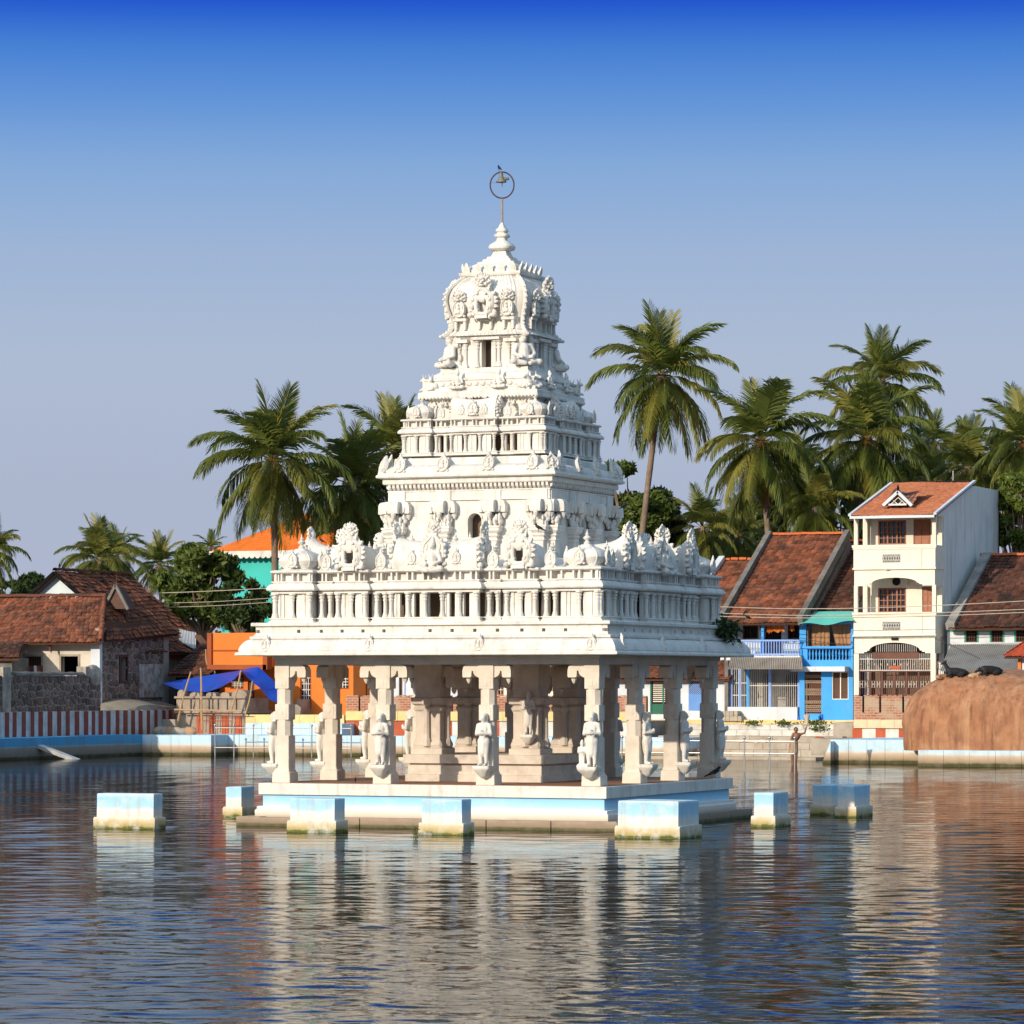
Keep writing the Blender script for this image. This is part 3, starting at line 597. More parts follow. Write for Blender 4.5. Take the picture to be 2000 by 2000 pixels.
for i, x in enumerate(pos):
    for j, y in enumerate(pos):
        if 0 < i < 3 and 0 < j < 3: continue
        p = put('pillar', PIL, T, (x, y, 1.02)); put('capital_block', CAPB, p, (0, 0, 2.535))
        dirs = []
        if j in (0, 3): dirs += [0] if i == 0 else ([math.pi] if i == 3 else [0, math.pi])
        if i in (0, 3): dirs += [math.pi / 2] if j == 0 else ([-math.pi / 2] if j == 3 else [math.pi / 2, -math.pi / 2])
        for a in dirs: put('bracket', ARM, p, (.0, .0, 2.538), rz=a)
        fa = -math.pi / 2 if i == 0 else (0 if j == 0 else (math.pi / 2 if i == 3 else math.pi))     # the face that carries the statue
        off = .185; sx, sy = math.sin(fa) * off, -math.cos(fa) * off
        kid = (i, j) in ((0, 0), (3, 0))
        ex = 1.12 if kid else 1.0
        put('statue_console', CONSOLE, p, (sx * 1.75, sy * 1.75, .46), rz=fa, scale=(1.0 if not kid else 1.15, 1, 1))
        put('statue', STATUE_KID if kid else STATUE, p, (sx * 1.7 + (.06 if (i, j) == (3, 0) else 0), sy * 1.7, .46), rz=fa + random.uniform(-.12, .12), scale=(.88, .92, random.uniform(.96, 1.0)))
# beam, ceiling
mb = MB()
for k in range(4):
    st = len(mb.v); mb.box(-4.2, 4.2, -4.2, -3.84, 3.878, 4.0); mb.box(-4.23, 4.23, -4.23, -3.84, 4.0, 4.09); mb.xf(Matrix.Rotation(k * math.pi / 2, 4, 'Z'), st)
    if k >= 2: continue
mb = MB(); hb = 4.2
for (x0, x1, y0, y1) in ((-hb, hb, -hb, -3.84), (-hb, hb, 3.84, hb), (-hb, -3.84, -3.84, 3.84), (3.84, hb, -3.84, 3.84)):
    mb.box(x0, x1, y0, y1, 3.874, 4.0)
mb.rp([(4.22, 4.0), (4.25, 4.02), (4.25, 4.10)]); mb.obj('beam', M_STONEW, T)
# inner sanctum
MB().rp([(1.82, 1.02), (1.82, 1.19), (1.77, 1.20), (1.77, 1.42), (1.73, 1.43), (1.73, 1.46), (1.86, 1.47), (1.86, 1.68), (1.6, 1.69)]).obj('sanctum_plinth', M_CORE, T)
def core_mesh():
    b = MB(); h = 2.2; q = .33; c0 = .012
    b.oct([(q * 1.25, c0, 0), (q * 1.25, c0, .14), (q * 1.12, .03, .17), (q * 1.2, .06, .23), (q * 1.12, .03, .30), (q, c0, .34), (q, c0, 1.05), (q * 1.12, .05, 1.09), (q * 1.15, .06, 1.15), (q * 1.0, .03, 1.19), (q * 1.25, c0, 1.24), (q * 1.28, c0, 1.38), (q * 1.05, c0, 1.40), (q * 1.0, c0, 1.45), (q * 1.1, c0, 2.2)])
    for k in range(4):
        st = len(b.v); b.lathe([(.10, .20), (.10, .36), (.075, .40), (.07, 1.0), (.10, 1.06), (.13, 1.12), (.08, 1.18), (.14, 1.24), (.14, 1.36)], 8, 0, -q - .05, R(22.5)); b.xf(Matrix.Rotation(k * math.pi / 2, 4, 'Z'), st)
    return b.mesh('sanctum_pillar', M_CORE, 30)
CORE = core_mesh()
for x in (-1.3, 1.3):
    for y in (-1.3, 1.3):
        p = put('sanctum_pillar', CORE, T, (x, y, 1.685))
        for a in ((0 if x < 0 else math.pi), (math.pi / 2 if y < 0 else -math.pi / 2)): put('bracket', CORE_ARM, p, (0, 0, 1.62), rz=a, scale=(1.1, 1, 1.05))
        if y < 0 and x > 0:
            put('statue', STATUE, p, (.13, -.47, .50), rz=R(6), scale=(.68, .75, .82)); put('statue_console', CONSOLE, p, (.13, -.47, .50), scale=.8)
# eave, parapet wall with weep holes
ev = MB().rp([(3.8, 4.09), (4.2, 4.098), (4.84, 4.10), (4.90, 4.085), (4.93, 4.10), (4.93, 4.14), (4.91, 4.17), (4.86, 4.18), (4.855, 4.20), (4.87, 4.21), (4.85, 4.28), (4.81, 4.36), (4.75, 4.43), (4.68, 4.475), (4.6, 4.49), (4.5, 4.495)])
ev.obj('eave', M_WHITE, T, 30)
NAS_E = nasi_mesh(.30, .40, .08, False, 5)
pw = MB().rp([(4.64, 4.49), (4.66, 4.50), (4.66, 4.55), (4.57, 4.57), (4.55, 4.635), (4.4, 4.636)]); pw.rp([(4.4, 4.71), (4.55, 4.711), (4.55, 4.79), (4.62, 4.80), (4.64, 4.81), (4.64, 4.87), (4.62, 4.885), (3.7, 4.886)]); pw.rp([(4.40, 4.6), (4.40, 4.75)])
hole_u = (-3.4, -2.8, -2.25, -1.7, -1.15, .05, .62, 1.2, 1.78, 2.4, 2.95, 3.5)
for k in range(4):
    xs = [-4.55] + [q for h in hole_u for q in (h - .044, h + .044)] + [4.55]
    for i in range(0, len(xs), 2):
        st = len(pw.v); pw.box(xs[i], xs[i + 1], -4.55, -4.42, 4.6355, 4.7115); pw.xf(Matrix.Rotation(k * math.pi / 2, 4, 'Z'), st)
pw.obj('parapet_wall', M_WHITE, T)
for k in range(4):
    for u in (-4.15, -1.42, 1.42, 4.25):
        px, py = rot2(u, -4.82, k); put('eave_ornament', NAS_E, T, (px, py, 4.17), rot=(R(-16), 0, k * math.pi / 2))
# ---- first tier
M_NICHE_SHADE = mat('brown_render_shade', (.20, .14, .10), (.13, .09, .07), scale=2, rough=.9)  # brown render, darkened to paint shade into niches and tower chambers
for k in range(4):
    b = MB(); b.box(-3.25, 3.25, -3.27, -3.255, 5.002, 5.584); b.obj('niche_shade_back', M_NICHE_SHADE, T, rz=k * math.pi / 2); b = MB(); b.box(-1.25, 1.25, -1.265, -1.255, 9.032, 9.498); b.obj('niche_shade_back', M_NICHE_SHADE, T, rz=k * math.pi / 2)  # thin sheets added over the white core so slots read as shade
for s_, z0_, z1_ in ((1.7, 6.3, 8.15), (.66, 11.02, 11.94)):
    b = MB(); b.rp([(s_, z0_), (s_, z1_)]); b.f = b.f[:4]; b.m = b.m[:4]; b.obj('chamber_shade_lining', M_NICHE_SHADE, T)
s1 = 4.22
core = MB().rp([(.10, 4.886), (.10, 4.93), (.05, 4.94), (.05, 4.98), (0, 5.0), (-.62, 5.001), (-.62, 5.585), (.03, 5.59), (.03, 5.63), (.0, 5.64), (.10, 5.66), (.13, 5.69), (.12, 5.75), (.05, 5.82), (0, 5.84), (.03, 5.85), (.03, 5.89), (-.04, 5.90), (-.04, 6.07), (.03, 6.09), (.05, 6.14), (0, 6.16), (-.3, 6.165)], 3.86)
for (a_, c_) in ((-3.2, -3.09), (-2.75, -2.62), (-1.78, -1.63), (-1.29, -1.17)):
    for k in range(4):
        for sg in (-1, 1): st = len(core.v); q0, q1 = sorted((sg * a_, sg * c_)); core.box(q0, q1, -3.86, -3.6, 5.0, 5.59); core.xf(Matrix.Rotation(k * math.pi / 2, 4, 'Z'), st)
core.obj('tier_wall', M_WHITE, T)
for k in range(4):
    px, py = 0, 0
    cx, cy = rot2(-3.72, -4.22, k)
    bay(k, -3.72, 4.22, 1.0, 1.0, 4.886, 1.0, 'kuta', slots=1, corner=True, pil=3)
    bay(k, 0, 4.22, 2.3, .6, 4.886, 1.0, 'shala', slots=5, pil=6)
    for s in (-1, 1):
        bay(k, s * 2.2, 4.12, .80, .5, 4.886, 1.0, 'nasi', slots=1, pil=3)
        bay(k, s * 1.46, 4.02, .30, .4, 4.886, 1.0, 'small', slots=1, pil=2); bay(k, s * 2.92, 4.02, .30, .4, 4.886, 1.0, 'small', slots=1, pil=2)
roof1 = MB().rp([(3.6, 6.1), (3.6, 6.16), (2.3, 6.45), (2.0, 6.46)]); roof1.obj('tier_roof', M_WHITE, T)
# ---- tower block with bracket capitals
def arch_wall(b, hw, z0, z1, ow, oz0, oz1, y0, y1, ox=0.0):       # front wall at y0..y1 with a round-headed opening
    r = ow; zs = oz1 - r; b.box(-hw, ox - ow, y0, y1, z0, z1); b.box(ox + ow, hw, y0, y1, z0, z1); b.box(ox - ow, ox + ow, y0, y1, z0, oz0)
    n = 10; arc = [(ox + r * math.cos(math.pi * i / n), zs + r * math.sin(math.pi * i / n)) for i in range(n + 1)]
    for i in range(n): b.prism([arc[i], (arc[i][0], z1), (arc[i + 1][0], z1), arc[i + 1]], y0, y1, 'y')
def square_walls(name, hw, z0, z1, ow, oz0, oz1, th=.3, ox=0.0):
    b = MB()
    for k in range(4):
        st = len(b.v); arch_wall(b, hw - (.001 if k % 2 else th), z0, z1, ow, oz0, oz1, -hw, -hw + th, ox) if k % 2 else arch_wall(b, hw, z0, z1, ow, oz0, oz1, -hw, -hw + th, ox); b.xf(Matrix.Rotation(k * math.pi / 2, 4, 'Z'), st)
    return b.obj(name, M_WHITE, T)
def square_walls(name, hw, z0, z1, ow, oz0, oz1, th=.3, ox=0.0, flat=False):
    b = MB()
    for k in range(4):
        st = len(b.v); h2 = hw if k % 2 == 0 else hw - th
        if flat: wall_cells(b, -h2, h2, z0, z1, [(ox - ow, ox + ow, oz0, oz1)], lambda a, c, d, e: b.box(a, c, -hw, -hw + th, d, e))
        else: arch_wall(b, h2, z0, z1, ow, oz0, oz1, -hw, -hw + th, ox)
        b.xf(Matrix.Rotation(k * math.pi / 2, 4, 'Z'), st)
    return b.obj(name, M_WHITE, T)
square_walls('tower_wall', 2.07, 6.2, 8.28, .18, 6.80, 7.56, ox=.14)
MB().rp([(1.76, 8.2), (1.76, 8.22)]).obj('tower_ceiling', M_WHITE, T)
MB().rp([(2.09, 7.875), (2.13, 7.88), (2.13, 8.10), (2.15, 8.105), (2.15, 8.135), (2.10, 8.14)]).obj('architrave', M_WHITE, T)
CAPM = MB().rp([(.0, 0), (.0, .28), (.03, .30), (.03, .36), (0, .37), (.05, .42), (.05, .45), (.02, .46), (.10, .54), (.10, .60), (.12, .61), (.12, .66), (.0, .665)], .12).mesh('stepped_capital', M_WHITE)
HOOD = arm_mesh(.36, .30, .27); HOOD.materials.clear(); HOOD.materials.append(M_WHITE)
BEAMP = MB().box(-.20, .20, -.06, .2, 0, .255).mesh('beam_pier', M_WHITE)
for k in range(4):
    for i, u in enumerate((-1.88, -.66, .66, 1.88)):
        px, py = rot2(u, -2.10, k); a = k * math.pi / 2; c = put('stepped_capital', CAPM, T, (px, py, 6.58), rz=a)
        put('carved_bracket', LUMPS[i % 3], c, (-.10, -.06, .66), scale=(.75, 1, 1)); put('carved_bracket', LUMPS[(i + 1) % 3], c, (.12, -.05, .66), scale=(.7, 1, 1))
        for q, aa in ((0, 0), (1, math.pi), (2, -math.pi / 2)): put('hood', HOOD, c, (0, -.04 if q < 2 else 0.0, .985), rz=aa)
        put('beam_pier', BEAMP, c, (0, 0, 1.29))
for k in range(4):
    b = MB()
    for i in range(38):
        x = -2.08 + 4.16 * i / 37; b.prism([(-2.08, 8.145), (-2.13, 8.15), (-2.19, 8.20), (-2.20, 8.285), (-2.08, 8.285)], x - .032, x + .032, 'x')
    o = b.obj('dentil_course', M_WHITE, T, rz=k * math.pi / 2); o['kind'] = 'stuff'
MB().rp([(2.0, 8.285), (2.22, 8.286), (2.24, 8.31), (2.24, 8.40), (2.20, 8.41), (2.32, 8.435), (2.36, 8.45), (2.37, 8.49), (2.35, 8.52), (2.33, 8.525), (2.33, 8.56), (2.28, 8.66), (2.20, 8.72), (2.08, 8.755), (2.02, 8.76), (2.02, 8.90), (2.0, 8.93), (1.6, 8.94)]).obj('cornice', M_WHITE, T, 30)
NAS_C = nasi_mesh(.38, .46, .09, False, 5)
for k in range(4):
    for u in (-1.75, -.6, .6, 1.75):
        px, py = rot2(u, -2.30, k); put('cornice_ornament', NAS_C, T, (px, py, 8.56), rot=(R(-14), 0, k * math.pi / 2))
    px, py = rot2(-2.22, -2.22, k); put('cornice_horn', NAS_C, T, (px, py, 8.56), rot=(R(-18), 0, k * math.pi / 2 - math.pi / 4), scale=(1.1, 1.5, .9))
# ---- third tier
core3 = MB().rp([(.07, 8.94), (.07, 9.0), (.02, 9.02), (0, 9.03), (-.34, 9.031), (-.34, 9.499), (.06, 9.50), (.10, 9.53), (.09, 9.6), (.03, 9.66), (0, 9.68), (.03, 9.70), (-.03, 9.72), (-.03, 9.82), (.04, 9.85), (.04, 9.9), (-.2, 9.91)], 1.58); core3.obj('tier_wall', M_WHITE, T)
k3 = .72
for k in range(4):
    bay(k, -1.5, 1.86, .72, .72, 8.99, k3, 'kuta', slots=1, corner=True, pil=3)
    bay(k, 0, 1.86, 1.22, .42, 8.99, k3, 'shala', slots=2, pil=4)
    for s in (-1, 1): bay(k, s * .88, 1.76, .34, .34, 8.99, k3, 'small', slots=1, pil=2)
square_walls('tower_wall', 1.37, 9.7, 10.42, .08, 9.8, 10.0, flat=True)
sc4 = MB().rp([(1.34, 10.36), (1.42, 10.40), (1.56, 10.43), (1.58, 10.44), (1.58, 10.56), (1.55, 10.58), (1.50, 10.59), (1.50, 10.66), (1.44, 10.68), (1.44, 10.84), (1.47, 10.86), (1.47, 10.90), (1.30, 10.93), (1.28, 11.02), (1.2, 11.06), (1.16, 11.10), (1.16, 11.18), (1.0, 11.19)]); sc4.obj('scalloped_cornice', M_WHITE, T)
for k in range(4):
    b = MB()
    for i in range(34):
        x = -1.55 + 3.1 * i / 33; b.ball((x, -1.575, 10.44), (.042, .03, .05), 6, 4)
    for i in range(16):
        x = -1.35 + 2.7 * i / 15; b.ball((x, -1.45, 10.76), (.075, .04, .06), 6, 4)
    for i in range(9):
        x = -1.2 + 2.4 * i / 8; b.lathe([(.03, 10.20), (.07, 10.24), (.03, 10.28), (.02, 10.34)], 6, x, -1.42)
    o = b.obj('scallop_course', M_WHITE, T, 50, rz=k * math.pi / 2); o['kind'] = 'stuff'
    for u in (-.55, .55):
        px, py = rot2(u, -1.5, k); put('guardian_figure', SEATED, T, (px, py, 10.62), rz=k * math.pi / 2, scale=.62)
    for u, f in ((-1.35, 0), (1.25, 0)):
        px, py = rot2(u, -1.38, k); put('bull_figure', BULL, T, (px, py, 10.60), rz=k * math.pi / 2 + (math.pi if u < 0 else 0) + (.4 if u > 0 else -.4), scale=.82)
# ---- neck storey
square_walls('tower_wall', 1.0, 11.0, 12.0, .13, 11.08, 11.86, flat=True, th=.28)
MB().rp([(.72, 11.95), (.72, 11.97)]).obj('tower_ceiling', M_WHITE, T)
MB().rp([(.98, 11.86), (1.05, 11.90), (1.10, 11.93), (1.10, 11.97), (.9, 11.98)]).obj('cornice', M_WHITE, T)
for k in range(4):
    a = k * math.pi / 2
    for u in (-.72, -.55, -.24, .24, .34, .60, .74):
        px, py = rot2(u, -1.03, k); put('pilaster', PILASTER, T, (px, py, 11.20), rz=a, scale=(1.0, .8, 1.08))
    b = MB(); 
    for u in (-.63, .67): b.box(u - .17, u + .17, -1.14, -.98, 11.80, 11.88); b.box(u - .15, u + .15, -1.10, -.98, 11.19, 11.25)
    b.box(-.36, .40, -1.16, -.98, 11.865, 11.93); b.obj('lintel', M_WHITE, T, rz=a)
    px, py = rot2(-.98, -.98, k); f = put('corner_figure', SEATED, T, (px, py, 11.18), rz=a - math.pi / 4, scale=(1.3, 1.35, 1.12))
    put('mantle', carvedm := (carved(55, .20, .16, .46, 16, .05, .085).mesh('mantle', M_WHITE, 50) if k == 0 else carvedm), f, (0, .14, .0))
# ---- bulbous crown
prof = [(1.20, 11.97), (1.12, 12.03), (1.04, 12.12), (1.0, 12.22), (1.0, 12.34), (1.05, 12.5), (1.11, 12.68), (1.14, 12.86), (1.12, 13.02), (1.05, 13.18), (.94, 13.31), (.80, 13.42), (.74, 13.47)]
crown = MB().se(prof, 32, 7.0).obj('bulb_roof', M_WHITE, T, 40)
for k in range(4):
    b = MB()
    for u in [x * .105 for x in range(-8, 9)]:
        b.tube([(u * (q / 1.14) * .98, -q * .985, z) for q, z in prof], .022, 5)
    o = b.obj('rib_course', M_WHITE, T, 60, rz=k * math.pi / 2); o['kind'] = 'stuff'
    b = MB(); pts = [(-q * .94, -q * .94, z) for q, z in prof]; b.tube(pts, .055, 6)
    for i in range(16):
        t = i / 15 * (len(pts) - 1); i0 = min(int(t), len(pts) - 2); p = Vector(pts[i0]).lerp(Vector(pts[i0 + 1]), t - i0); b.ball((p.x - .03, p.y - .03, p.z), (.055, .055, .045), 6, 4)
    b.obj('corner_rib', M_WHITE, T, 50, rz=k * math.pi / 2)
    a = k * math.pi / 2
    px, py = rot2(0, -1.16, k); g_ = put('gable_plate', NAS_M, T, (px, py, 12.40), rz=a, scale=(1.0, 1.3, .92)); put('vault', VAULT_N, g_, (0, .38, 0), rz=math.pi / 2, scale=(.8, .9, 1.0)); put('crest', CRESTS[k % 3], g_, (0, -.04, .80), scale=.85)
    for u in (-.66, .62):
        px, py = rot2(u, -1.13, k); g_ = put('gable_plate', NAS_S, T, (px, py, 12.42), rz=a, scale=(1.25, 1.6, 1.15)); put('crest', CRESTS[(k + 1) % 3], g_, (0, -.02, .34), scale=(.55, .55, .55))
        q_ = MB(); 
    for u, w_ in ((-.66, .17), (.62, .17), (0, .22)):
        b = MB(); b.box(u - w_, u + w_, -1.15, -.98, 12.34, 12.41)
        for s in (-1, 1): b.box(u + s * w_ * .7 - .03, u + s * w_ * .7 + .03, -1.12, -.98, 12.12, 12.35)
        b.obj('gable_stand', M_WHITE, T, rz=a)
# lotus and stepped cap
MB().rp([(.72, 13.45), (.80, 13.48), (.82, 13.52), (.82, 13.56), (.72, 13.58), (.72, 13.64), (.66, 13.66), (.60, 13.74), (.50, 13.80), (.44, 13.82), (.44, 13.86), (.38, 13.87), (.36, 13.93), (.30, 13.94), (.28, 14.0), (.22, 14.01), (.19, 14.06), (.16, 14.14), (.1, 14.15)]).obj('stepped_cap', M_WHITE, T)
PETAL = MB(); PETAL.loft([[(-.07, 0, 0), (.07, 0, 0), (.07, .06, 0), (-.07, .06, 0)], [(-.085, -.03, .10), (.085, -.03, .10), (.06, .05, .10), (-.06, .05, .10)], [(-.05, -.055, .20), (.05, -.055, .20), (.03, .0, .19), (-.03, .0, .19)], [(-.008, -.045, .27), (.008, -.045, .27), (.008, -.03, .27), (-.008, -.03, .27)]]); PETAL = PETAL.mesh('petal', M_WHITE, 40)
for k in range(4):
    for i in range(5):
        px, py = rot2(-.62 + .31 * i, -.76, k); put('lotus_petal', PETAL, T, (px, py, 13.54), rz=k * math.pi / 2)
kal = MB().se([(.15, 14.10), (.16, 14.15), (.25, 14.17), (.30, 14.21), (.31, 14.26), (.28, 14.31), (.20, 14.37), (.13, 14.42), (.12, 14.48), (.17, 14.50), (.185, 14.53), (.17, 14.57), (.11, 14.60), (.12, 14.62), (.15, 14.65), (.14, 14.69), (.09, 14.74), (.06, 14.80), (.03, 14.86), (.02, 14.88)], 24, 3.2); kal.obj('kalasha', M_WHITE, T, 40)
M_RUST = mat('rusty_iron', (.10, .055, .04), (.05, .035, .03), scale=8, rough=.7, spec=.4)
M_POLE = mat('pale_metal_pole', (.38, .30, .22), (.26, .2, .15), scale=6, rough=.5, spec=.4)
M_BELL = mat('aged_bronze', (.24, .22, .18), (.12, .11, .09), scale=8, rough=.5, spec=.5)
MB().tube([(0, 0, 14.84), (0, 0, 15.2), (0, 0, 15.46)], [.030, .028, .025], 8).obj('mast', M_POLE, T)
ring = MB(); n = 40; pr = []
for i in range(n + 1):
    a = 2 * math.pi * i / n; pr.append((.295 * math.sin(a) * CR.x, .295 * math.sin(a) * CR.y, 15.80 - .325 * math.cos(a)))
ring.tube(pr, .018, 6); rg = ring.obj('mast_ring', M_RUST, T, 60)
bl = MB(); bl.lathe([(.02, 16.12), (.045, 16.10), (.05, 16.03), (.07, 15.97), (.09, 15.92), (.13, 15.90), (.135, 15.87), (.05, 15.86)], 12, -.02, -.01); bl.tube([(0, 0, 15.88), (0, 0, 15.76)], .014, 6); bl.limb([(.05 * CR.x, .05 * CR.y, 15.95), (.14 * CR.x, .14 * CR.y, 15.96)], [.045, .04], 8)
bl.tube([(-.02, -.01, 15.87), (-.27 * CR.x, -.27 * CR.y, 15.855)], .006, 4); bl.obj('bell', M_BELL, T, 40)
# ---- plant rooted in the parapet wall
def leaf_tuft(seed, n, rx, rz, leaf, droop=.3):
    rnd = random.Random(seed); b = MB()
    for i in range(n):
        p = Vector((rnd.gauss(0, rx), rnd.gauss(0, rx), rnd.gauss(0, rz))); d = Vector((rnd.gauss(0, 1), rnd.gauss(0, 1), rnd.gauss(-droop, .6))).normalized(); s = d.orthogonal().normalized()
        s = (s * math.cos(rnd.uniform(0, 6)) + d.cross(s) * math.sin(rnd.uniform(0, 6))).normalized(); L = leaf * rnd.uniform(.6, 1.2); w_ = L * .22
        b.add([p, p + d * L * .5 + s * w_, p + d * L, p + d * L * .5 - s * w_], [(0, 1, 2, 3)])
    return b
M_LEAF = mat('broad_leaf_green', (.125, .165, .03), (.06, .095, .02), scale=.9, rough=.55, spec=.3, trans=.25)
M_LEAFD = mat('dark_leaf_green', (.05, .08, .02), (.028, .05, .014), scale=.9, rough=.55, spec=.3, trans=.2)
wp = empty('wall_plant', (4.72, 3.3, 4.80), label='small leafy plant rooted in the shaded side wall of the temple', cat='plant')
leaf_tuft(3, 380, .19, .13, .20, .5).obj('leaves', M_LEAFD, wp); MB().tube([(-.15, 0, -.1), (0, 0, .0), (.1, .05, .1)], [.02, .015, .01], 5).obj('stem', M_CONC, wp)
# ================================================================== houses on the far bank
M_TILE = mat('old_clay_tile', (.30, .10, .05), (.12, .05, .03), scale=.9, rough=.85, attr='tint', dirt=.8, dirtc=(.045, .032, .026), dscale=1.5, detail=8)
M_TILED = mat('blackened_clay_tile', (.15, .058, .036), (.06, .033, .025), scale=.8, rough=.88, attr='tint', dirt=.6, dirtc=(.028, .022, .02), dscale=.8)
M_TILEN = mat('new_clay_tile', (.48, .19, .10), (.38, .145, .075), scale=1.5, rough=.7, attr='tint', dirt=.2, dirtc=(.25, .09, .05))
M_CREAM = mat('cream_paint', (.80, .74, .63), (.74, .67, .56), scale=.8, rough=.7, dirt=.2, dirtc=(.5, .43, .34), streak=.15, streakc=(.4, .34, .28))
M_SIDE = mat('weathered_side_plaster', (.80, .78, .74), (.72, .70, .67), scale=.5, rough=.8, dirt=.3, dirtc=(.45, .44, .42), dscale=.6, streak=.5, streakc=(.16, .155, .15), sscale=1.2)
M_WOOD = mat('varnished_red_wood', (.36, .12, .045), (.25, .08, .035), scale=6, rough=.45, spec=.4)
M_DWOOD = mat('dark_brown_wood', (.11, .05, .032), (.07, .035, .025), scale=6, rough=.6)
M_GLASS = mat('dark_window_glass', (.02, .025, .03), (.015, .018, .02), rough=.12, spec=.6)
M_BLUE = mat('bright_blue_paint', (.055, .36, .82), (.05, .31, .72), scale=1.0, rough=.65, dirt=.15, dirtc=(.25, .35, .55), streak=.15, streakc=(.12, .22, .4))
M_BLUED = mat('blue_trim_paint', (.04, .17, .62), (.035, .14, .5), rough=.6)
M_BLUEL = mat('light_blue_frame_paint', (.25, .40, .78), (.2, .33, .68), rough=.6)
M_TIN = mat('corrugated_tin', (.42, .37, .31), (.30, .26, .22), scale=1.2, rough=.6, spec=.4, dirt=.4, dirtc=(.22, .15, .1))
M_TEAL = mat('teal_awning_sheet', (.10, .52, .44), (.16, .55, .48), scale=.6, rough=.55, dirt=.35, dirtc=(.42, .5, .52), dscale=.5)
M_CURT = mat('patterned_brown_curtain', (.42, .24, .13), (.33, .17, .09), scale=9, rough=.9)
M_ORCL = mat('orange_cloth', (.62, .20, .04), (.5, .14, .03), rough=.9)
M_STEEL = mat('white_steel_bar', (.66, .64, .60), (.55, .53, .5), rough=.5, spec=.4)
M_GOLD = mat('gilt_knob', (.62, .36, .08), (.5, .28, .06), rough=.4, spec=.5)
M_BROWNB = mat('brown_painted_iron', (.15, .06, .04), (.10, .045, .03), rough=.6)
M_GREYST = mat('grey_mortar_ridge', (.22, .20, .18), (.13, .12, .11), scale=2, rough=.9, dirt=.5, dirtc=(.06, .055, .05), bump=.5, bscale=8)
M_TEALP = mat('teal_wall_paint', (.05, .42, .30), (.04, .36, .27), rough=.7)
M_BWHITE = mat('bluish_white_paint', (.66, .70, .74), (.56, .60, .65), scale=1.5, rough=.75, dirt=.35, dirtc=(.35, .34, .33), streak=.25, streakc=(.3, .29, .28))

def tile_roof(parent, m, A, B, C, D, tw=.24, tl=.30, name='roof_tiles', wav=.035, jit=.02, seed=1, col=(.55, 1.25)):
    """Courses of clay tiles on the quad A (eave left) B (eave right) C (ridge right) D (ridge left); each tile is a bent plate with its own lift."""
    rnd = random.Random(seed); A, B, C, D = map(Vector, (A, B, C, D)); nrm = (B - A).cross(D - A).normalized(); nrm = -nrm if nrm.z < 0 else nrm
    rows = max(2, int(((D - A).length + (C - B).length) / 2 / tl)); b = MB()
    for r in range(rows):
        t0, t1 = r / rows, (r + 1.12) / rows; L0, R0 = A.lerp(D, t0), B.lerp(C, t0); L1, R1 = A.lerp(D, min(t1, 1.02)), B.lerp(C, min(t1, 1.02))
        n = max(1, int((R0 - L0).length / tw)); up0 = nrm * .045; sag = -.05 * math.sin(math.pi * t0)
        for i in range(n):
            u0, u1 = i / n, (i + 1) / n; um = (u0 + u1) / 2; j = nrm * (rnd.uniform(-jit, jit) + .03 * math.sin(i * .21 + r * .13 + seed)); sl = (D - A).normalized() * rnd.uniform(-.03, .03)
            q = rnd.uniform(*col) ** 1.2; hue = rnd.uniform(-.10, .10); b.tint = (q * (1 + hue), q, q * (1 - hue))
            p = [L0.lerp(R0, u0) + up0 + j + sl, L0.lerp(R0, um) + up0 + nrm * wav + j + sl, L0.lerp(R0, u1) + up0 + j + sl, L1.lerp(R1, u0) + j, L1.lerp(R1, um) + nrm * wav + j, L1.lerp(R1, u1) + j]
            e = [p[0] - up0 * 1.2, p[1] - up0 * 1.2, p[2] - up0 * 1.2]
            b.add(p + e, [(0, 1, 4, 3), (1, 2, 5, 4), (6, 7, 1, 0), (7, 8, 2, 1)])
    o = b.obj(name, m, parent); o['kind'] = 'stuff'
    # boards below
    d = nrm * -.06; u = MB(); u.add([A + d, B + d, C + d, D + d, A + d * 2.4, B + d * 2.4, C + d * 2.4, D + d * 2.4], [(0, 1, 2, 3), (7, 6, 5, 4), (0, 4, 5, 1), (1, 5, 6, 2), (2, 6, 7, 3), (3, 7, 4, 0)]); u.obj('roof_boards', M_DWOOD, o)
    return o
def ridge_tiles(parent, m, p0, p1, r=.12, L=.35, name='ridge_tile'):
    p0, p1 = Vector(p0), Vector(p1); d = p1 - p0; n = max(1, int(d.length / L)); me = MB(); me.tint = (1.1, 1.0, .95)
    rings = [[(x, rr * math.cos(a), rr * math.sin(a)) for a in [math.pi * k / 6 for k in range(7)]] for x, rr in ((-L * .53, r * 1.08), (L * .53, r * .92))]; me.loft(rings, False, False, False); me = me.mesh('ridge_tile', m, 60)
    for i in range(n):
        o = put(name, me, parent, p0 + d * ((i + .5) / n) + Vector((0, 0, random.uniform(-.01, .015)))); o.rotation_euler = d.to_track_quat('X', 'Z').to_euler()
def parapet_strip(parent, A, B, w, h, m, name='verge'):      # mortar verge along a sloping roof edge, square section
    A, B = Vector(A), Vector(B); d = (B - A).normalized(); s = Vector((1, 0, 0)) * w / 2; u = d.cross(Vector((1, 0, 0))).normalized(); u = -u if u.z < 0 else u
    b = MB(); b.obox((A + B) / 2 + u * h / 2, (B - A) / 2, s, u * (h / 2 + (.1 if h > .1 else .02))); return b.obj(name, m, parent)
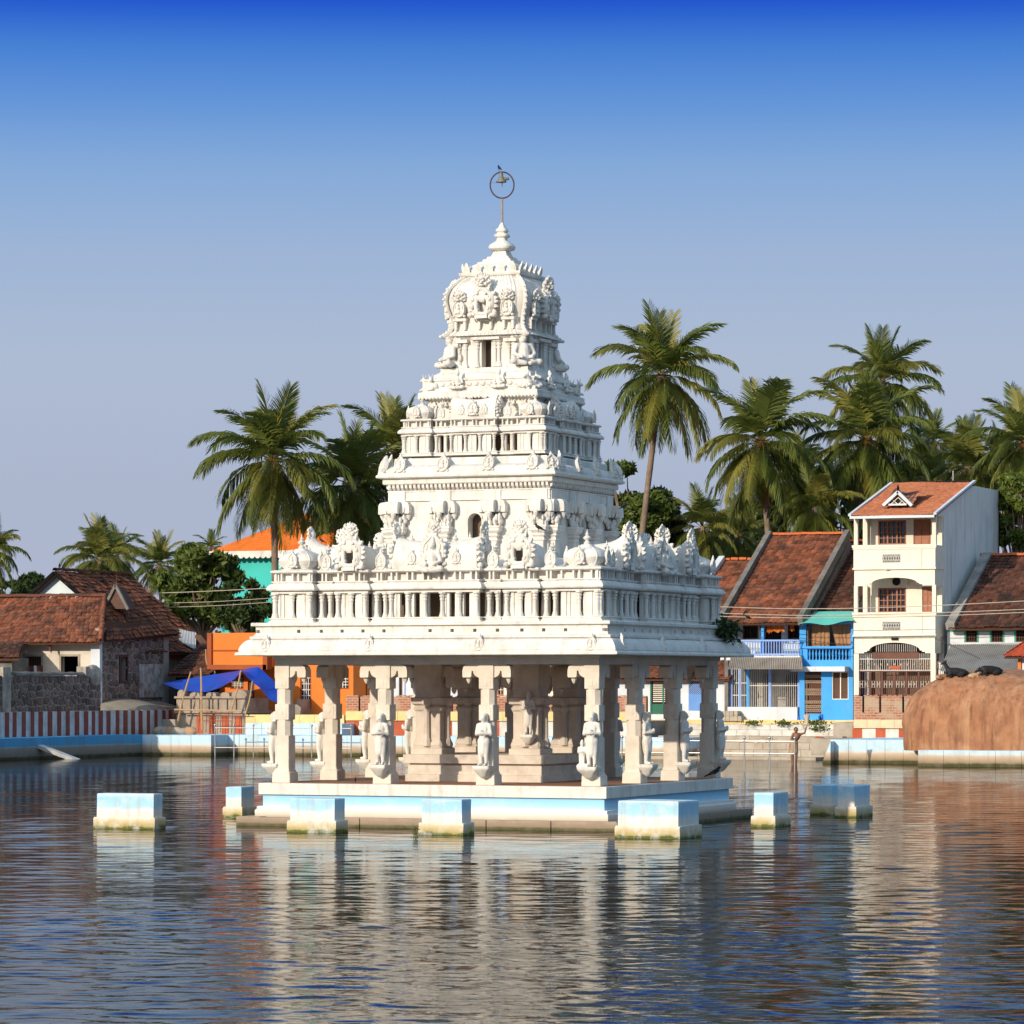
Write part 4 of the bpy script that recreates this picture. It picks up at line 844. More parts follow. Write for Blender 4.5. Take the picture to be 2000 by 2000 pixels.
def lattice_window(parent, v, x0, x1, z0, z1, m_frame, cols, rows, m_bar=None, name='window', glass=True, fr=.06, bar=.03, depth=.10, mull=()):
    b = MB()
    for q in (x0, x1 - fr): b.box(q, q + fr, v - .03, v + depth, z0, z1)
    b.box(x0 + fr, x1 - fr, v - .03, v + depth, z0, z0 + fr); b.box(x0 + fr, x1 - fr, v - .03, v + depth, z1 - fr, z1)
    for q in mull: b.box(q - fr / 2, q + fr / 2, v - .02, v + depth, z0 + fr, z1 - fr)
    w_ = b.obj(name, m_frame, parent); b = MB()
    for i in range(1, cols): x = x0 + fr + (x1 - x0 - 2 * fr) * i / cols; b.box(x - bar / 2, x + bar / 2, v, v + .05, z0 + fr, z1 - fr)
    for j in range(1, rows): z = z0 + fr + (z1 - z0 - 2 * fr) * j / rows; b.box(x0 + fr, x1 - fr, v + .005, v + .045, z - bar / 2, z + bar / 2)
    if b.v: b.obj('glazing_bar', m_bar or m_frame, w_)
    g_ = MB(); g_.box(x0 + fr, x1 - fr, v + .07, v + .085, z0 + fr, z1 - fr); g_.obj('pane', M_GLASS if glass else M_DARK, w_)  # without glass, a near-black sheet paints the room's shade
    return w_
def bars(parent, v, x0, x1, z0, z1, n, m, r=.012, name='bar', rails=()):
    me = MB(); me.tube([(0, 0, 0), (0, 0, z1 - z0)], r, 5); me = me.mesh(name, m)
    for i in range(n): put(name, me, parent, (x0 + (x1 - x0) * (i + .5) / n, v, z0))
    for z in rails: MB().box(x0, x1, v - .012, v + .012, z - .018, z + .018).obj('rail', m, parent)
def corrugated(parent, A, B, C, D, m, name, amp=.03, n=None, top=True):
    A, B, C, D = map(Vector, (A, B, C, D)); nrm = (B - A).cross(D - A).normalized(); n = n or int((B - A).length / .09) * 2; r0, r1 = [], []
    for i in range(n + 1): k = nrm * (amp if i % 2 else -amp); r0.append(A.lerp(B, i / n) + k); r1.append(D.lerp(C, i / n) + k)
    th = nrm * -.02; b = MB(); b.loft([r0, r1, [p + th for p in r1], [p + th for p in r0], r0], False, False, False); return b.obj(name, m, parent)

VF = 81.0                                # street front of the right-hand row
def zz(y, px=1600, v=VF): return Z(px, y, v)
GZ = 1.64
# ------------------------------------------------------------------ long terracotta-roofed house with balcony
H = empty('terrace_house', (U(1490, VF), VF, GZ), label='two-storey house with long terracotta roof, balcony railing and blue barred ground floor', cat='house')
off = Vector((-U(1490, VF), -VF, -GZ))
class Rel:                                # parts are measured in the world and stored relative to their house
    def __init__(s, root): s.root = root; s.o = -Vector(root.location)
def settle(root):
    o = -Vector(root.location)
    for c in root.children: c.location = Vector(c.location) + o
ve, vrg = VF - 1.1, VF + 6.3
ze, zr = Z(1480, 1216, ve), Z(1580, 1046, vrg)
xl, xr = U(1412, ve), U(1560, ve)
tile_roof(H, M_TILE, (xl, ve, ze), (xr, ve, ze), (xr, vrg, zr), (xl, vrg, zr), seed=4)
tile_roof(H, M_TILE, (xr, vrg + 7.4, ze), (xl, vrg + 7.4, ze), (xl, vrg, zr), (xr, vrg, zr), tw=.6, tl=.6, seed=5)
ridge_tiles(H, mat('ridge_clay_tile', (.52, .14, .05), (.42, .11, .04), attr='tint'), (xl, vrg, zr + .06), (xr, vrg, zr + .06))
for x in (xl - .12, xr + .12): parapet_strip(H, (x, ve - .1, ze - .05), (x, vrg, zr - .02), .26, .22, M_GREYST)
# gable walls under the verges
for x in (xl - .2, xr + .02):
    b = MB(); b.prism([(ve + .8, GZ), (ve + .8, ze - .2), (vrg, zr - .25), (vrg + 6.6, ze - .2), (vrg + 6.6, GZ)], x, x + .18, 'x'); b.obj('gable_wall', M_GREYST, H)
x0, x1 = U(1427, VF), U(1563, VF)
def X(px, v=VF): return U(px, v)
vu = VF + .9                              # upper wall, set back behind the balcony
zb = zz(1279)
b = MB(); hs = [(X(1451, vu), X(1481, vu), Z(1466, 1248, vu), Z(1466, 1221, vu)), (X(1493, vu), X(1526, vu), zb, Z(1510, 1222, vu)), (X(1539, vu), X(1562, vu), Z(1550, 1248, vu), Z(1550, 1221, vu))]
facade(b, vu, xl + .05, xr - .05, zb - .2, ze + .5, hs); b.obj('upper_wall', M_BWHITE, H)
for h in (hs[0], hs[2]): lattice_window(H, vu, *h, M_DWOOD, 2, 1, M_DWOOD, glass=False)
b = MB(); b.box(xl + .05, xr - .05, VF - .75, vu, zb - .25, zb - .05); b.obj('balcony_floor', M_BWHITE, H)
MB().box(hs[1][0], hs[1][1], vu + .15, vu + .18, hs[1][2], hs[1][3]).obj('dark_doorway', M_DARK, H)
vb = VF - .7
rl = empty('balcony_railing'); rl.parent = H
bars(rl, vb, X(1436, vb), X(1562, vb), Z(1500, 1278, vb), Z(1500, 1252, vb), 24, M_BLUEL, .03, 'baluster')
for y in (1278, 1251): MB().box(X(1436, vb), X(1562, vb), vb - .05, vb + .05, Z(1500, y, vb) - .04, Z(1500, y, vb) + .04).obj('rail', M_BLUEL, rl)
b = MB(); b.box(X(1486, vb), X(1491, vb), vb + .05, vb + .17, zb, ze + .15); b.obj('post', M_BLUE, H)
for px0, px1, y0, y1 in ((1480, 1488, 1221, 1231), (1494, 1504, 1222, 1236), (1504, 1529, 1222, 1234), (1539, 1548, 1221, 1232)):
    b = MB(); n = 8; r = []
    for i in range(n + 1): xx = X(px0, vb) + (X(px1, vb) - X(px0, vb)) * i / n; r.append((xx, vb + .25 + .04 * math.sin(i * 2.2), i))
    b.loft([[(p[0], p[1], Z(1500, y0, vb)) for p in r], [(p[0], p[1] + .02, Z(1500, y1, vb) + .05 * math.sin(p[2] * 1.3)) for p in r]], False, False, False); b.obj('orange_cloth', M_ORCL, H)
b = MB(); b.tube([(X(1476, vb), vb + .25, Z(1500, 1221, vb)), (X(1556, vb), vb + .25, Z(1500, 1221, vb))], .008, 4); b.obj('clothes_line', M_DWOOD, H)
corrugated(H, (X(1422, VF - 1.9), VF - 1.9, Z(1495, 1306, VF - 1.9)), (X(1569, VF - 1.9), VF - 1.9, Z(1495, 1306, VF - 1.9)), (X(1566, VF - .6), VF - .6, Z(1500, 1281, VF - .6)), (X(1427, VF - .6), VF - .6, Z(1500, 1281, VF - .6)), M_TIN, 'tin_awning')
# barred ground floor
zg0, zg1 = zz(1381), zz(1304)
MB().box(x0, x1, VF - .45, VF + .4, GZ, zg0).obj('plinth', M_BWHITE, H)
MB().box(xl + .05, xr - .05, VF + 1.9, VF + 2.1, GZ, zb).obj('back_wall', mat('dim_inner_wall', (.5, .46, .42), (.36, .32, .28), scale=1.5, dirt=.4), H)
MB().box(x0, x1, VF - .02, VF + .12, zg1 - .05, zb - .25).obj('lintel', M_BLUE, H)
for px in (1428, 1461, 1504, 1561): MB().box(X(px) - .06, X(px) + .06, VF - .06, VF + .10, zg0, zg1).obj('post', M_BLUEL if px != 1461 else M_BLUE, H)
for a, c, nb, rl_ in ((1429, 1444, 4, (1334, 1358)), (1446, 1460, 4, (1334, 1358)), (1463, 1503, 11, (1339,)), (1506, 1560, 14, (1339,))):
    g_ = empty('window_grille'); g_.parent = H; bars(g_, VF, X(a), X(c), zg0, zg1, nb, M_STEEL, .014, 'bar', [zz(y) for y in rl_])
    if nb == 4:
        for q in (a, c): MB().box(X(q) - .03, X(q) + .03, VF - .03, VF + .05, zg0, zg1).obj('jamb', M_BLUEL, g_)
for px in (1470, 1482, 1515, 1526): MB().box(X(px), X(px + 9), VF + 1.6, VF + 1.8, zg0, zg1 - .3).obj('door_leaf', M_DWOOD, H)
bk = MB()                                  # bench of stones
for i in range(9):
    xx = X(1423) + (i % 5) * .20; zz0 = GZ + (i // 5) * .24; bk.box(xx, xx + .185, VF - 1.0 + random.uniform(-.03, .03), VF - .5, zz0 + .005, zz0 + .235)
bk.obj('stone_bench', M_STEP, H)
settle(H)
# ------------------------------------------------------------------ narrow bright blue house
Hb = empty('blue_house', (U(1615, VF - .3), VF - .3, GZ), label='narrow bright blue house with teal awning, curtained balcony and brown grille door', cat='house')
vB = VF - .4
def XB(px): return U(px, vB)
def ZB(y): return Z(1615, y, vB)
xa, xb_ = XB(1561.5), XB(1666)
b = MB(); hs = [(XB(1571.5), XB(1604), ZB(1394), ZB(1312)), (XB(1625), XB(1657), ZB(1366), ZB(1312)), (XB(1574), XB(1662), ZB(1262), ZB(1219))]
facade(b, vB, xa, xb_, GZ, ZB(1216), hs + [(XB(1577), XB(1661), ZB(1289), ZB(1265))], .25); b.obj('wall', M_BLUE, Hb)
MB().box(xa, xa + .2, vB + .25, vB + 8, GZ, ZB(1219)).obj('wall', M_BLUED, Hb); MB().box(xb_ - .2, xb_, vB + .25, vB + 8, GZ, ZB(1219)).obj('wall', M_BLUED, Hb)
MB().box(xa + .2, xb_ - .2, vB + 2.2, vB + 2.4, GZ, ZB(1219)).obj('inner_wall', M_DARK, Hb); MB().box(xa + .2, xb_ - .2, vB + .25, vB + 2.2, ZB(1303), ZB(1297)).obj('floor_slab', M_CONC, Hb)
for (p, q, yy0, yy1, nm) in ((1561, 1567, 1404, 1400, 'foot_trim'), (1566, 1603, 1405, 1398, 'door_step')): MB().box(XB(p), XB(q), vB - .35, vB - .002, GZ - .05, ZB(yy1)).obj(nm, M_BLUED if nm == 'foot_trim' else M_BLUE, Hb)
for p in (1601, 1604.5): MB().box(XB(p), XB(p + 2.5), vB - .08, vB - .001, GZ, ZB(1395)).obj('step_post', M_BLUED, Hb)
sh = MB().box(XB(1554), XB(1659), vB - .75, vB - .001, ZB(1311.5), ZB(1302)); sh.obj('sunshade', M_BWHITE, Hb)
bal = empty('balcony_balustrade'); bal.parent = Hb
BALU = MB().lathe([(.055, 0), (.055, .06), (.03, .10), (.06, .26), (.065, .32), (.03, .46), (.05, .52), (.055, .60)], 8).mesh('baluster', M_BLUE, 40)
for i in range(13): put('baluster', BALU, bal, (XB(1577) + (XB(1661) - XB(1577)) * (i + .5) / 13, vB + .1, ZB(1289)), scale=(.8, .8, (ZB(1265) - ZB(1289)) / .6))
MB().box(xa + .02, xb_ - .02, vB - .07, vB - .001, ZB(1266), ZB(1262)).obj('rail', M_BLUE, bal); MB().box(XB(1574), XB(1664), vB - .05, vB - .002, ZB(1267.5), ZB(1266.5)).obj('rail', M_BLUED, bal)
# curtains
for p0, p1, op in ((1581, 1616, 0), (1619, 1660, 1)):
    b = MB(); n = 26; top, bot = [], []
    for i in range(n + 1):
        t = i / n; x = XB(p0) + (XB(p1) - XB(p0)) * t; f = .05 * math.sin(t * 26) + .02 * math.sin(t * 61); top.append((x, vB + .35 + f * .5, ZB(1218))); xx = x + (.25 * (1 - t) if op else 0.0); bot.append((xx, vB + .32 + f, ZB(1262.5)))
    mid = [tuple((Vector(a) + Vector(c)) / 2 + Vector((.08 * math.sin(i * .3) if op else 0, 0, 0))) for i, (a, c) in enumerate(zip(top, bot))]
    b.loft([top, mid, bot], False, False, False); b.obj('curtain', M_CURT, Hb, 60)
# folding grille door
gd = empty('grille_door'); gd.parent = Hb
dx0, dx1, dz0, dz1 = XB(1572), XB(1604), ZB(1394), ZB(1313)
MB().box(dx0, dx1, vB + .18, vB + .2, dz0, dz1).obj('door_sheet', M_BROWNB, gd)
b = MB()
for i in range(9): x = dx0 + (dx1 - dx0) * i / 8; b.box(x - .012, x + .012, vB + .05, vB + .075, dz0, dz1)
b.obj('grille_bar', M_BROWNB, gd); M_TAN = mat('tan_steel_strap', (.52, .38, .26), (.42, .3, .2), rough=.6)
b = MB()
for zf in (.08, .17, .28, .48, .57, .77, .90):
    zc = dz0 + (dz1 - dz0) * zf
    for i in range(8):
        xc = dx0 + (dx1 - dx0) * (i + .5) / 8
        for s in (-1, 1): b.obox((xc, vB + .035, zc), (.036, 0, s * .07), (0, .006, 0), (.012, 0, .0))
o = b.obj('grille_strap', M_TAN, gd); o['kind'] = 'stuff'
lattice_window(Hb, vB + .05, *hs[1], M_CREAM, 2, 1, M_CREAM, fr=.035, bar=.05)
for o in list(Hb.children)[-1:]: o.children[-1].data.materials[0] = M_DWOOD
# teal awning sheet over the balcony
b = MB(); n = 18; r0, r1, r2 = [], [], []
for i in range(n + 1):
    t = i / n; va, vb2 = vB - .9, vB + .9
    a = Vector((U(1559, va) + (U(1667, va) - U(1559, va)) * t, va, Z(1615, 1218, va) + .06 * math.sin(t * 9) + .12 * (t ** 3) - .02)); c = Vector((U(1592, vb2) + (U(1667, vb2) - U(1592, vb2)) * t, vb2, Z(1630, 1194, vb2)))
    r0.append(a); r1.append((a + c) / 2 + Vector((0, 0, .04 * math.sin(t * 14)))); r2.append(c)
b.loft([r0, r1, r2], False, False, False); b.obj('teal_awning', M_TEAL, Hb, 60)
settle(Hb)
# ------------------------------------------------------------------ small roofs beside
def gable_block(label, cat, nm, px0, px1, v0, run, y_e, y_r, m_t, m_w, wall_y=None, seed=9, verge=None, tw=.26):
    h = empty(nm, (U((px0 + px1) / 2, v0), v0, GZ), label=label, cat=cat); x0, x1 = U(px0, v0), U(px1, v0); ze = Z((px0 + px1) / 2, y_e, v0); zr = Z((px0 + px1) / 2 + run * 12, y_r, v0 + run)
    tile_roof(h, m_t, (x0, v0, ze), (x1, v0, ze), (x1, v0 + run, zr), (x0, v0 + run, zr), seed=seed, tw=tw); tile_roof(h, m_t, (x1, v0 + 2 * run, ze), (x0, v0 + 2 * run, ze), (x0, v0 + run, zr), (x1, v0 + run, zr), tw=.6, tl=.6, seed=seed + 1)
    ridge_tiles(h, MATS['ridge_clay_tile'], (x0, v0 + run, zr + .06), (x1, v0 + run, zr + .06))
    b = MB(); b.prism([(v0 + .5, GZ), (v0 + .5, ze), (v0 + run, zr - .15), (v0 + 2 * run - .5, ze), (v0 + 2 * run - .5, GZ)], x0 + .1, x1 - .1, 'x'); b.obj('wall', m_w, h)
    if verge:
        for x in verge: parapet_strip(h, (x0 if x < 0 else x1, v0, ze), (x0 if x < 0 else x1, v0 + run, zr), .3, .2, verge[x])
    return h
h_ = gable_block('low tiled roof with a white verge left of the long terracotta roof', 'house', 'tiled_house', 1345, 1411, VF + 1.5, 5.0, 1190, 1096, M_TILE, M_BWHITE, seed=12, verge={-1: M_BWHITE}); settle(h_)
h_ = gable_block('dark tiled roof squeezed between the terracotta house and the white house', 'house', 'tiled_house', 1568, 1668, VF + 1.2, 6.0, 1193, 1060, M_TILED, M_GREYST, seed=15); settle(h_)
# ------------------------------------------------------------------ white three-storey house
HW = empty('white_house', (U(1746, VF), VF, GZ), label='tall white three-storey house with red tiled roof and wooden balcony windows', cat='house')
vb = VF - 1.0; vw = VF + .5                # balcony front and wall behind it
def XW(px, v=vb): return U(px, v)
def ZW(y, v=vb, px=1746): return Z(px, y, v)
xA, xB = XW(1667), XW(1826); xR = xB
vback = VU(1952, xR)
vback = min(vback, vw + 11)
zroof_e, z2, z2b, z1t, z1b = ZW(1004), ZW(1065), ZW(1112), ZW(1197), ZW(1243)
b = MB(); b.box(xR - .25, xR, vw, vback, GZ, ZW(1004) + .05)
vridge = VU(1897, xR); zridge = ZU(1897, 941, xR)
b.prism([(vw - 1.3, zroof_e - .1), (vw - 1.3, zroof_e + .02), (vridge, zridge - .05), (vridge, zroof_e + .05), (vw, zroof_e + .05), (vw, zroof_e - .1)], xR - .25, xR, 'x'); b.box(xR - .25, xR, vridge, vback, ZW(1004) + .05, ZU(1930, 954, xR)); b.obj('side_wall', M_SIDE, HW)
b = MB(); b.box(xA, xA + .2, vw + .25, vback, GZ, zroof_e); b.box(xA, xR, vback - .2, vback, GZ, ZU(1930, 954, xR)); b.box(xA, xA + .2, vridge, vback, zroof_e, ZU(1930, 954, xR)); b.obj('rear_wall', M_SIDE, HW)
# front walls of upper floors with openings
def XV(px): return U(px, vw)
def ZV(y): return Z(1746, y, vw)
h3w = (XV(1715), XV(1770), ZV(1064), ZV(1016)); h3d = (XV(1784), XV(1818), ZV(1066), ZV(1015)); h2w = (XV(1715), XV(1770), ZV(1197), ZV(1148)); h2d = (XV(1801), XV(1824), ZV(1197), ZV(1147))
b = MB(); facade(b, vw, xA, xR - .25, z1b, zroof_e + .3, [h3w, h3d, h2w, h2d]); b.obj('front_wall', M_CREAM, HW)
for h in (h3w, h2w):
    w_ = lattice_window(HW, vw + .04, *h, M_WOOD, 6, 4, M_WOOD, fr=.07, bar=.035, mull=(h[0] + (h[1] - h[0]) / 3, h[0] + 2 * (h[1] - h[0]) / 3))
for h in (h3d, h2d):
    d_ = MB().box(h[0], h[1], vw + .08, vw + .13, h[2], h[3]).obj('door', M_WOOD, HW); b = MB()
    for i in range(2):
        for j in range(3): b.box(h[0] + (h[1] - h[0]) * (.12 + .44 * i), h[0] + (h[1] - h[0]) * (.44 + .44 * i), vw + .05, vw + .079, h[2] + (h[3] - h[2]) * (.06 + .32 * j), h[2] + (h[3] - h[2]) * (.32 + .32 * j))
    b.obj('door_panel', M_WOOD, d_)
# balcony bodies
def balcony(y_top, y_bot, sides=True):
    zt, zb_ = ZW(y_top), ZW(y_bot); b = MB()
    b.box(xA, xR + .02, vb, vb + .15, zb_, zt); b.box(xA, xA + .15, vb + .15, vw, zb_, zt); b.box(xR - .13, xR + .02, vb + .15, vw, zb_, zt); b.box(xA + .15, xR - .13, vb + .15, vw, zb_, zb_ + .15)
    o = b.obj('balcony', M_CREAM, HW)
    m = MB(); m.box(xA - .06, xR + .08, vb - .06, vb - .001, zt - .10, zt + .03); m.box(xA - .03, xR + .05, vb - .035, vb - .001, zt - .18, zt - .10); m.box(xA - .04, xR + .06, vb - .045, vb - .001, zb_, zb_ + .08); m.obj('moulding', M_CREAM, o)
    gx0, gx1, gz0, gz1 = XW(1724), XW(1758), zt - (zt - zb_) * .70, zt - (zt - zb_) * .38
    MB().box(gx0, gx1, vb - .03, vb - .002, gz0, gz1).obj('grille_plate', mat('grey_grille', (.16, .155, .15), (.12, .115, .11)), o)
    q = MB()
    for i in range(7):
        xc = gx0 + (gx1 - gx0) * (i + .5) / 7
        for s in (-1, 1): q.obox((xc, vb - .04, (gz0 + gz1) / 2), (.045, 0, s * (gz1 - gz0) * .42), (0, .008, 0), (.012, 0, 0))
    q.obj('grille_bar', M_STEEL, o); return o
balcony(1065, 1112); balcony(1197, 1243)
# corner posts
for (y0, y1) in ((1004, 1065), (1143, 1197)):
    for px in (1667, 1686, 1820):
        v_ = vb + .05 if px != 1686 else vw - .25; x = U(px, v_); x = min(x, xR - .17); MB().box(x + .02, x + .20, v_, v_ + .2, ZW(y1), ZW(y0)).obj('post', M_CREAM, HW)
    MB().box(xR - .2, xR - .02, vw - .22, vw - .02, ZW(y1), ZW(y0)).obj('post', M_CREAM, HW)
# arched panel under the upper balcony
def arch_panel(xl_, xr_, zt, zb_, rise, inset, name):
    n = 16; b = MB(); xc, hw = (xl_ + xr_) / 2, (xr_ - xl_) / 2 - inset; pts = []
    step = .10; arcp = [(xl_, zb_), (xc - hw - step * 1.5, zb_), (xc - hw - step * 1.5, zb_ + step * .7), (xc - hw, zb_ + step * .7), (xc - hw, zb_ + step * 1.3)]
    for i in range(n + 1): a = math.pi - math.pi * i / n; arcp.append((xc + (hw - .1) * math.cos(a), zb_ + step * 1.3 + (rise - step * 1.3) * math.sin(a)))
    arcp += [(xc + hw, zb_ + step * 1.3), (xc + hw, zb_ + step * .7), (xc + hw + step * 1.5, zb_ + step * .7), (xc + hw + step * 1.5, zb_), (xr_, zb_)]
    for i in range(len(arcp) - 1):
        p, q = arcp[i], arcp[i + 1]
        if abs(q[0] - p[0]) < 1e-5: continue
        b.prism([p, q, (q[0], zt), (p[0], zt)], vb + .06, vb + .18, 'y')
    return b.obj(name, M_CREAM, HW)
arch_panel(xA + .02, xR - .02, ZW(1112) - .001, ZW(1144), ZW(1128) - ZW(1144), .75, 'arch_panel')
arch_panel(xA + .02, xR - .02, ZW(1243) - .001, ZW(1276), ZW(1255) - ZW(1276), .62, 'arch_panel')
b = MB(); b.box(xR - .2, xR - .02, vb + .2, vw, ZW(1144), ZW(1112)); b.box(xR - .2, xR - .02, vb + .2, vw, ZW(1276), ZW(1243)); b.box(xA + .02, xA + .2, vb + .2, vw, ZW(1276), ZW(1243)); b.obj('side_panel', M_CREAM, HW)
# air conditioner in the arch, small fittings
b = MB(); b.box(XV(1747), XV(1775), vw - .35, vw - .02, ZV(1143), ZV(1128)); ac = b.obj('air_conditioner', M_STEEL, HW); MB().lathe([(.2, 0), (.2, .03)], 14).xf(Matrix.Translation((XV(1755), vw - .355, ZV(1136))) @ Matrix.Rotation(R(90), 4, 'X')).obj('fan_grille', M_DARK, ac)
MB().tube([(XW(1800), vb - .03, ZW(1066)), (XW(1800), vb - .03, ZW(1111))], .012, 4).obj('downpipe', M_CREAM, HW); MB().tube([(XW(1801), vb - .03, ZW(1197)), (XW(1801), vb - .03, ZW(1243))], .012, 4).obj('downpipe', M_CREAM, HW)
MB().ball((XW(1733), vb + .0, ZW(1111.5)), (.15, .1, .06)).obj('lamp', M_STEEL, HW)
MB().box(XW(1741), XW(1754), vb - .03, vb + .055, ZW(1250), ZW(1245.5)).obj('name_plate', M_DARK, HW)
# ground floor gate screen
for px in (1667, 1817): MB().box(XW(px), XW(px) + .24, vb + .05, vb + .3, GZ, ZW(1276)).obj('post', M_CREAM, HW)
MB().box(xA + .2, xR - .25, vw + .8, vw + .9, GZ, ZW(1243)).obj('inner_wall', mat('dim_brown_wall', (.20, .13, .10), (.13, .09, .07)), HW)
gt = empty('gate_screen'); gt.parent = HW; vg = vb + .14; gx0, gx1 = XW(1674), XW(1817)
bars(gt, vg, gx0, gx1, ZW(1310), ZW(1287), 34, M_STEEL, .014, 'bar', [ZW(1309), ZW(1287)])
bars(gt, vg, XW(1708), XW(1790), ZW(1273), ZW(1258), 20, M_STEEL, .014, 'bar'); bars(gt, vg, gx0, XW(1702), ZW(1287), ZW(1276), 7, M_STEEL, .014, 'bar'); bars(gt, vg, XW(1793), gx1, ZW(1287), ZW(1276), 6, M_STEEL, .014, 'bar')
MB().box(XW(1702), XW(1793), vg - .02, vg + .02, ZW(1287), ZW(1274)).obj('panel', M_BROWNB, gt); MB().box(gx0, gx1, vg - .03, vg + .03, ZW(1312.5), ZW(1310.2)).obj('rail', M_BROWNB, gt)
for i in range(7): x = gx0 + (gx1 - gx0) * i / 6; MB().box(x - .04, x + .04, vg - .03, vg + .03, GZ, ZW(1312.6)).obj('gate_post', M_BROWNB, gt)
bars(gt, vg, gx0, gx1, ZW(1356), ZW(1314), 40, M_BROWNB, .012, 'bar', [ZW(1330), ZW(1343)])
for i in range(6): x = gx0 + (gx1 - gx0) * (i + .5) / 6; bars(gt, vg - .03, x - .25, x + .25, ZW(1343), ZW(1330), 4, M_STEEL, .016, 'short_bar')
b = MB()
for i in range(11): b.ball((gx0 + (gx1 - gx0) * (i + .5) / 11, vg - .02, ZW(1298)), (.03, .03, .06), 6, 4)
for i in range(6):
    for q in (-.12, .12): b.ball((gx0 + (gx1 - gx0) * (i + .5) / 6 + q, vg - .05, ZW(1336.5)), (.028, .028, .05), 6, 4)
o = b.obj('gilt_knob', M_GOLD, gt); o['kind'] = 'stuff'
MB().box(XW(1736), XW(1757), vg - .06, vg - .03, ZW(1306), ZW(1301)).obj('name_board', mat('red_name_board', (.55, .12, .06)), HW)
# roof
A_, B_ = (U(1660, vb - .5), vb - .5, ZW(1006, vb - .5)), (xR + .12, vb - .5, ZW(1006, vb - .5))
tile_roof(HW, M_TILEN, A_, B_, (xR + .12, vridge, zridge), (A_[0], vridge, zridge), tw=.16, tl=.2, seed=21, wav=.02, jit=.006, col=(.85, 1.1))
for x in (A_[0], xR + .16): parapet_strip(HW, (x, vb - .55, A_[2]), (x, vridge, zridge), .14, .06, M_BWHITE, 'verge')
MB().box(A_[0], xR + .12, vb - .56, vb - .48, A_[2] - .14, A_[2] - .02).obj('fascia', M_BWHITE, HW); MB().box(A_[0], xR + .12, vridge - .05, vridge + .15, zridge - .2, zridge + .08).obj('ridge_cap', M_TILEN, HW)
# dormer
va = vb + .6; dn = empty('dormer'); dn.parent = HW
P = lambda px, py, v=va: (U(px, v), v, Z(px, py, v))
pl, pr, pt = P(1726, 987), P(1781, 987), P(1754, 961)
for p, q in ((pl, pt), (pr, pt)):
    p, q = Vector(p), Vector(q); d = (q - p) / 2; MB().obox((p + q) / 2, d * 1.04, (0, .10, 0), d.cross(Vector((0, 1, 0))).normalized() * .07).obj('barge_board', M_BWHITE, dn)
MB().box(pl[0] + .25, pr[0] - .25, va - .05, va + .08, pl[2] - .02, pl[2] + .07).obj('sill', M_BWHITE, dn)
b = MB(); b.prism([(pl[0] + .15, pl[2]), (pr[0] - .15, pl[2]), (pt[0], pt[2] - .08)], va + .12, va + .15, 'y'); b.obj('pane', M_DARK, dn)
b = MB(); xm = (pl[0] + pr[0]) / 2
for s in (-1, 1): b.obox((xm + s * .20, va + .06, pl[2] + .2), (.18, 0, s * .16), (0, .01, 0), (.0, 0, .02)); b.obox((xm + s * .18, va + .06, pl[2] + .2), (.18, 0, -s * .16), (0, .01, 0), (.0, 0, .02))
b.obj('lattice', M_CREAM, dn)
vt_ = vb + 2.9; pk = (pt[0], vt_, pt[2])
tile_roof(dn, M_TILEN, (pr[0], va, pr[2]), (pr[0], vt_ - .5, pr[2] + .9), (pt[0], vt_, pt[2] - .02), (pt[0], va, pt[2] - .02), tw=.2, tl=.22, seed=23, wav=.02, jit=.005, name='dormer_tiles'); tile_roof(dn, M_TILEN, (pl[0], vt_ - .5, pl[2] + .9), (pl[0], va, pl[2]), (pt[0], va, pt[2] - .02), (pt[0], vt_, pt[2] - .02), tw=.2, tl=.22, seed=24, wav=.02, jit=.005, name='dormer_tiles')
MB().lathe([(.06, 0), (.09, .06), (.05, .12), (.07, .18), (.02, .34)], 8, pt[0], va).xf(Matrix.Translation((0, 0, pt[2]))).obj('finial', M_TILEN, dn)
MB().tube([(xR - .9, vridge, zridge), (xR - .9, vridge, zridge + .55)], .018, 5).obj('aerial_rod', M_BWHITE, HW)
settle(HW)
# ------------------------------------------------------------------ dark-roofed house at the right
vd = VF + .2
HD = empty('dark_roofed_house', (U(1930, vd), vd, GZ), label='long white house with blackened tile roof and teal trim, right of the tall white house', cat='house')
xd0, xd1 = xR + .25, xR + 12; vde = vd - .7
zde = Z(1920, 1226, vde); vdr = VU(1927, xd0 + .3); vdr = max(vdr, vd + 5); zdr = Z(1940, 1087, vdr)
xe0 = U(1852, vde)
tile_roof(HD, M_TILED, (max(xe0, xd0), vde, zde), (xd1, vde, zde), (xd1, vdr, zdr), (max(xe0, xd0), vdr, zdr), seed=31); tile_roof(HD, M_TILED, (xd1, vdr + 6, zde), (xd0, vdr + 6, zde), (xd0, vdr, zdr), (xd1, vdr, zdr), tw=.6, tl=.6, seed=32)
ridge_tiles(HD, MATS['ridge_clay_tile'], (xd0, vdr, zdr + .05), (xd1, vdr, zdr + .05)); parapet_strip(HD, (max(xe0, xd0) + .1, vde, zde), (max(xe0, xd0) + .1, vdr, zdr), .42, .13, mat('pale_mortar_verge', (.40, .37, .33), (.24, .22, .2), scale=1.5, rough=.9, dirt=.6, dirtc=(.1, .09, .085)))
def XD(px): return U(px, vd)
def ZD(y): return Z(1920, y, vd)
wins = [(XD(1886), XD(1909), ZD(1254.5), ZD(1228)), (XD(1936), XD(1959), ZD(1254.5), ZD(1228)), (XD(1984), XD(2007), ZD(1254.5), ZD(1228))]
b = MB(); facade(b, vd, xd0, xd1, GZ, zde + .25, wins); b.obj('wall', M_BWHITE, HD)
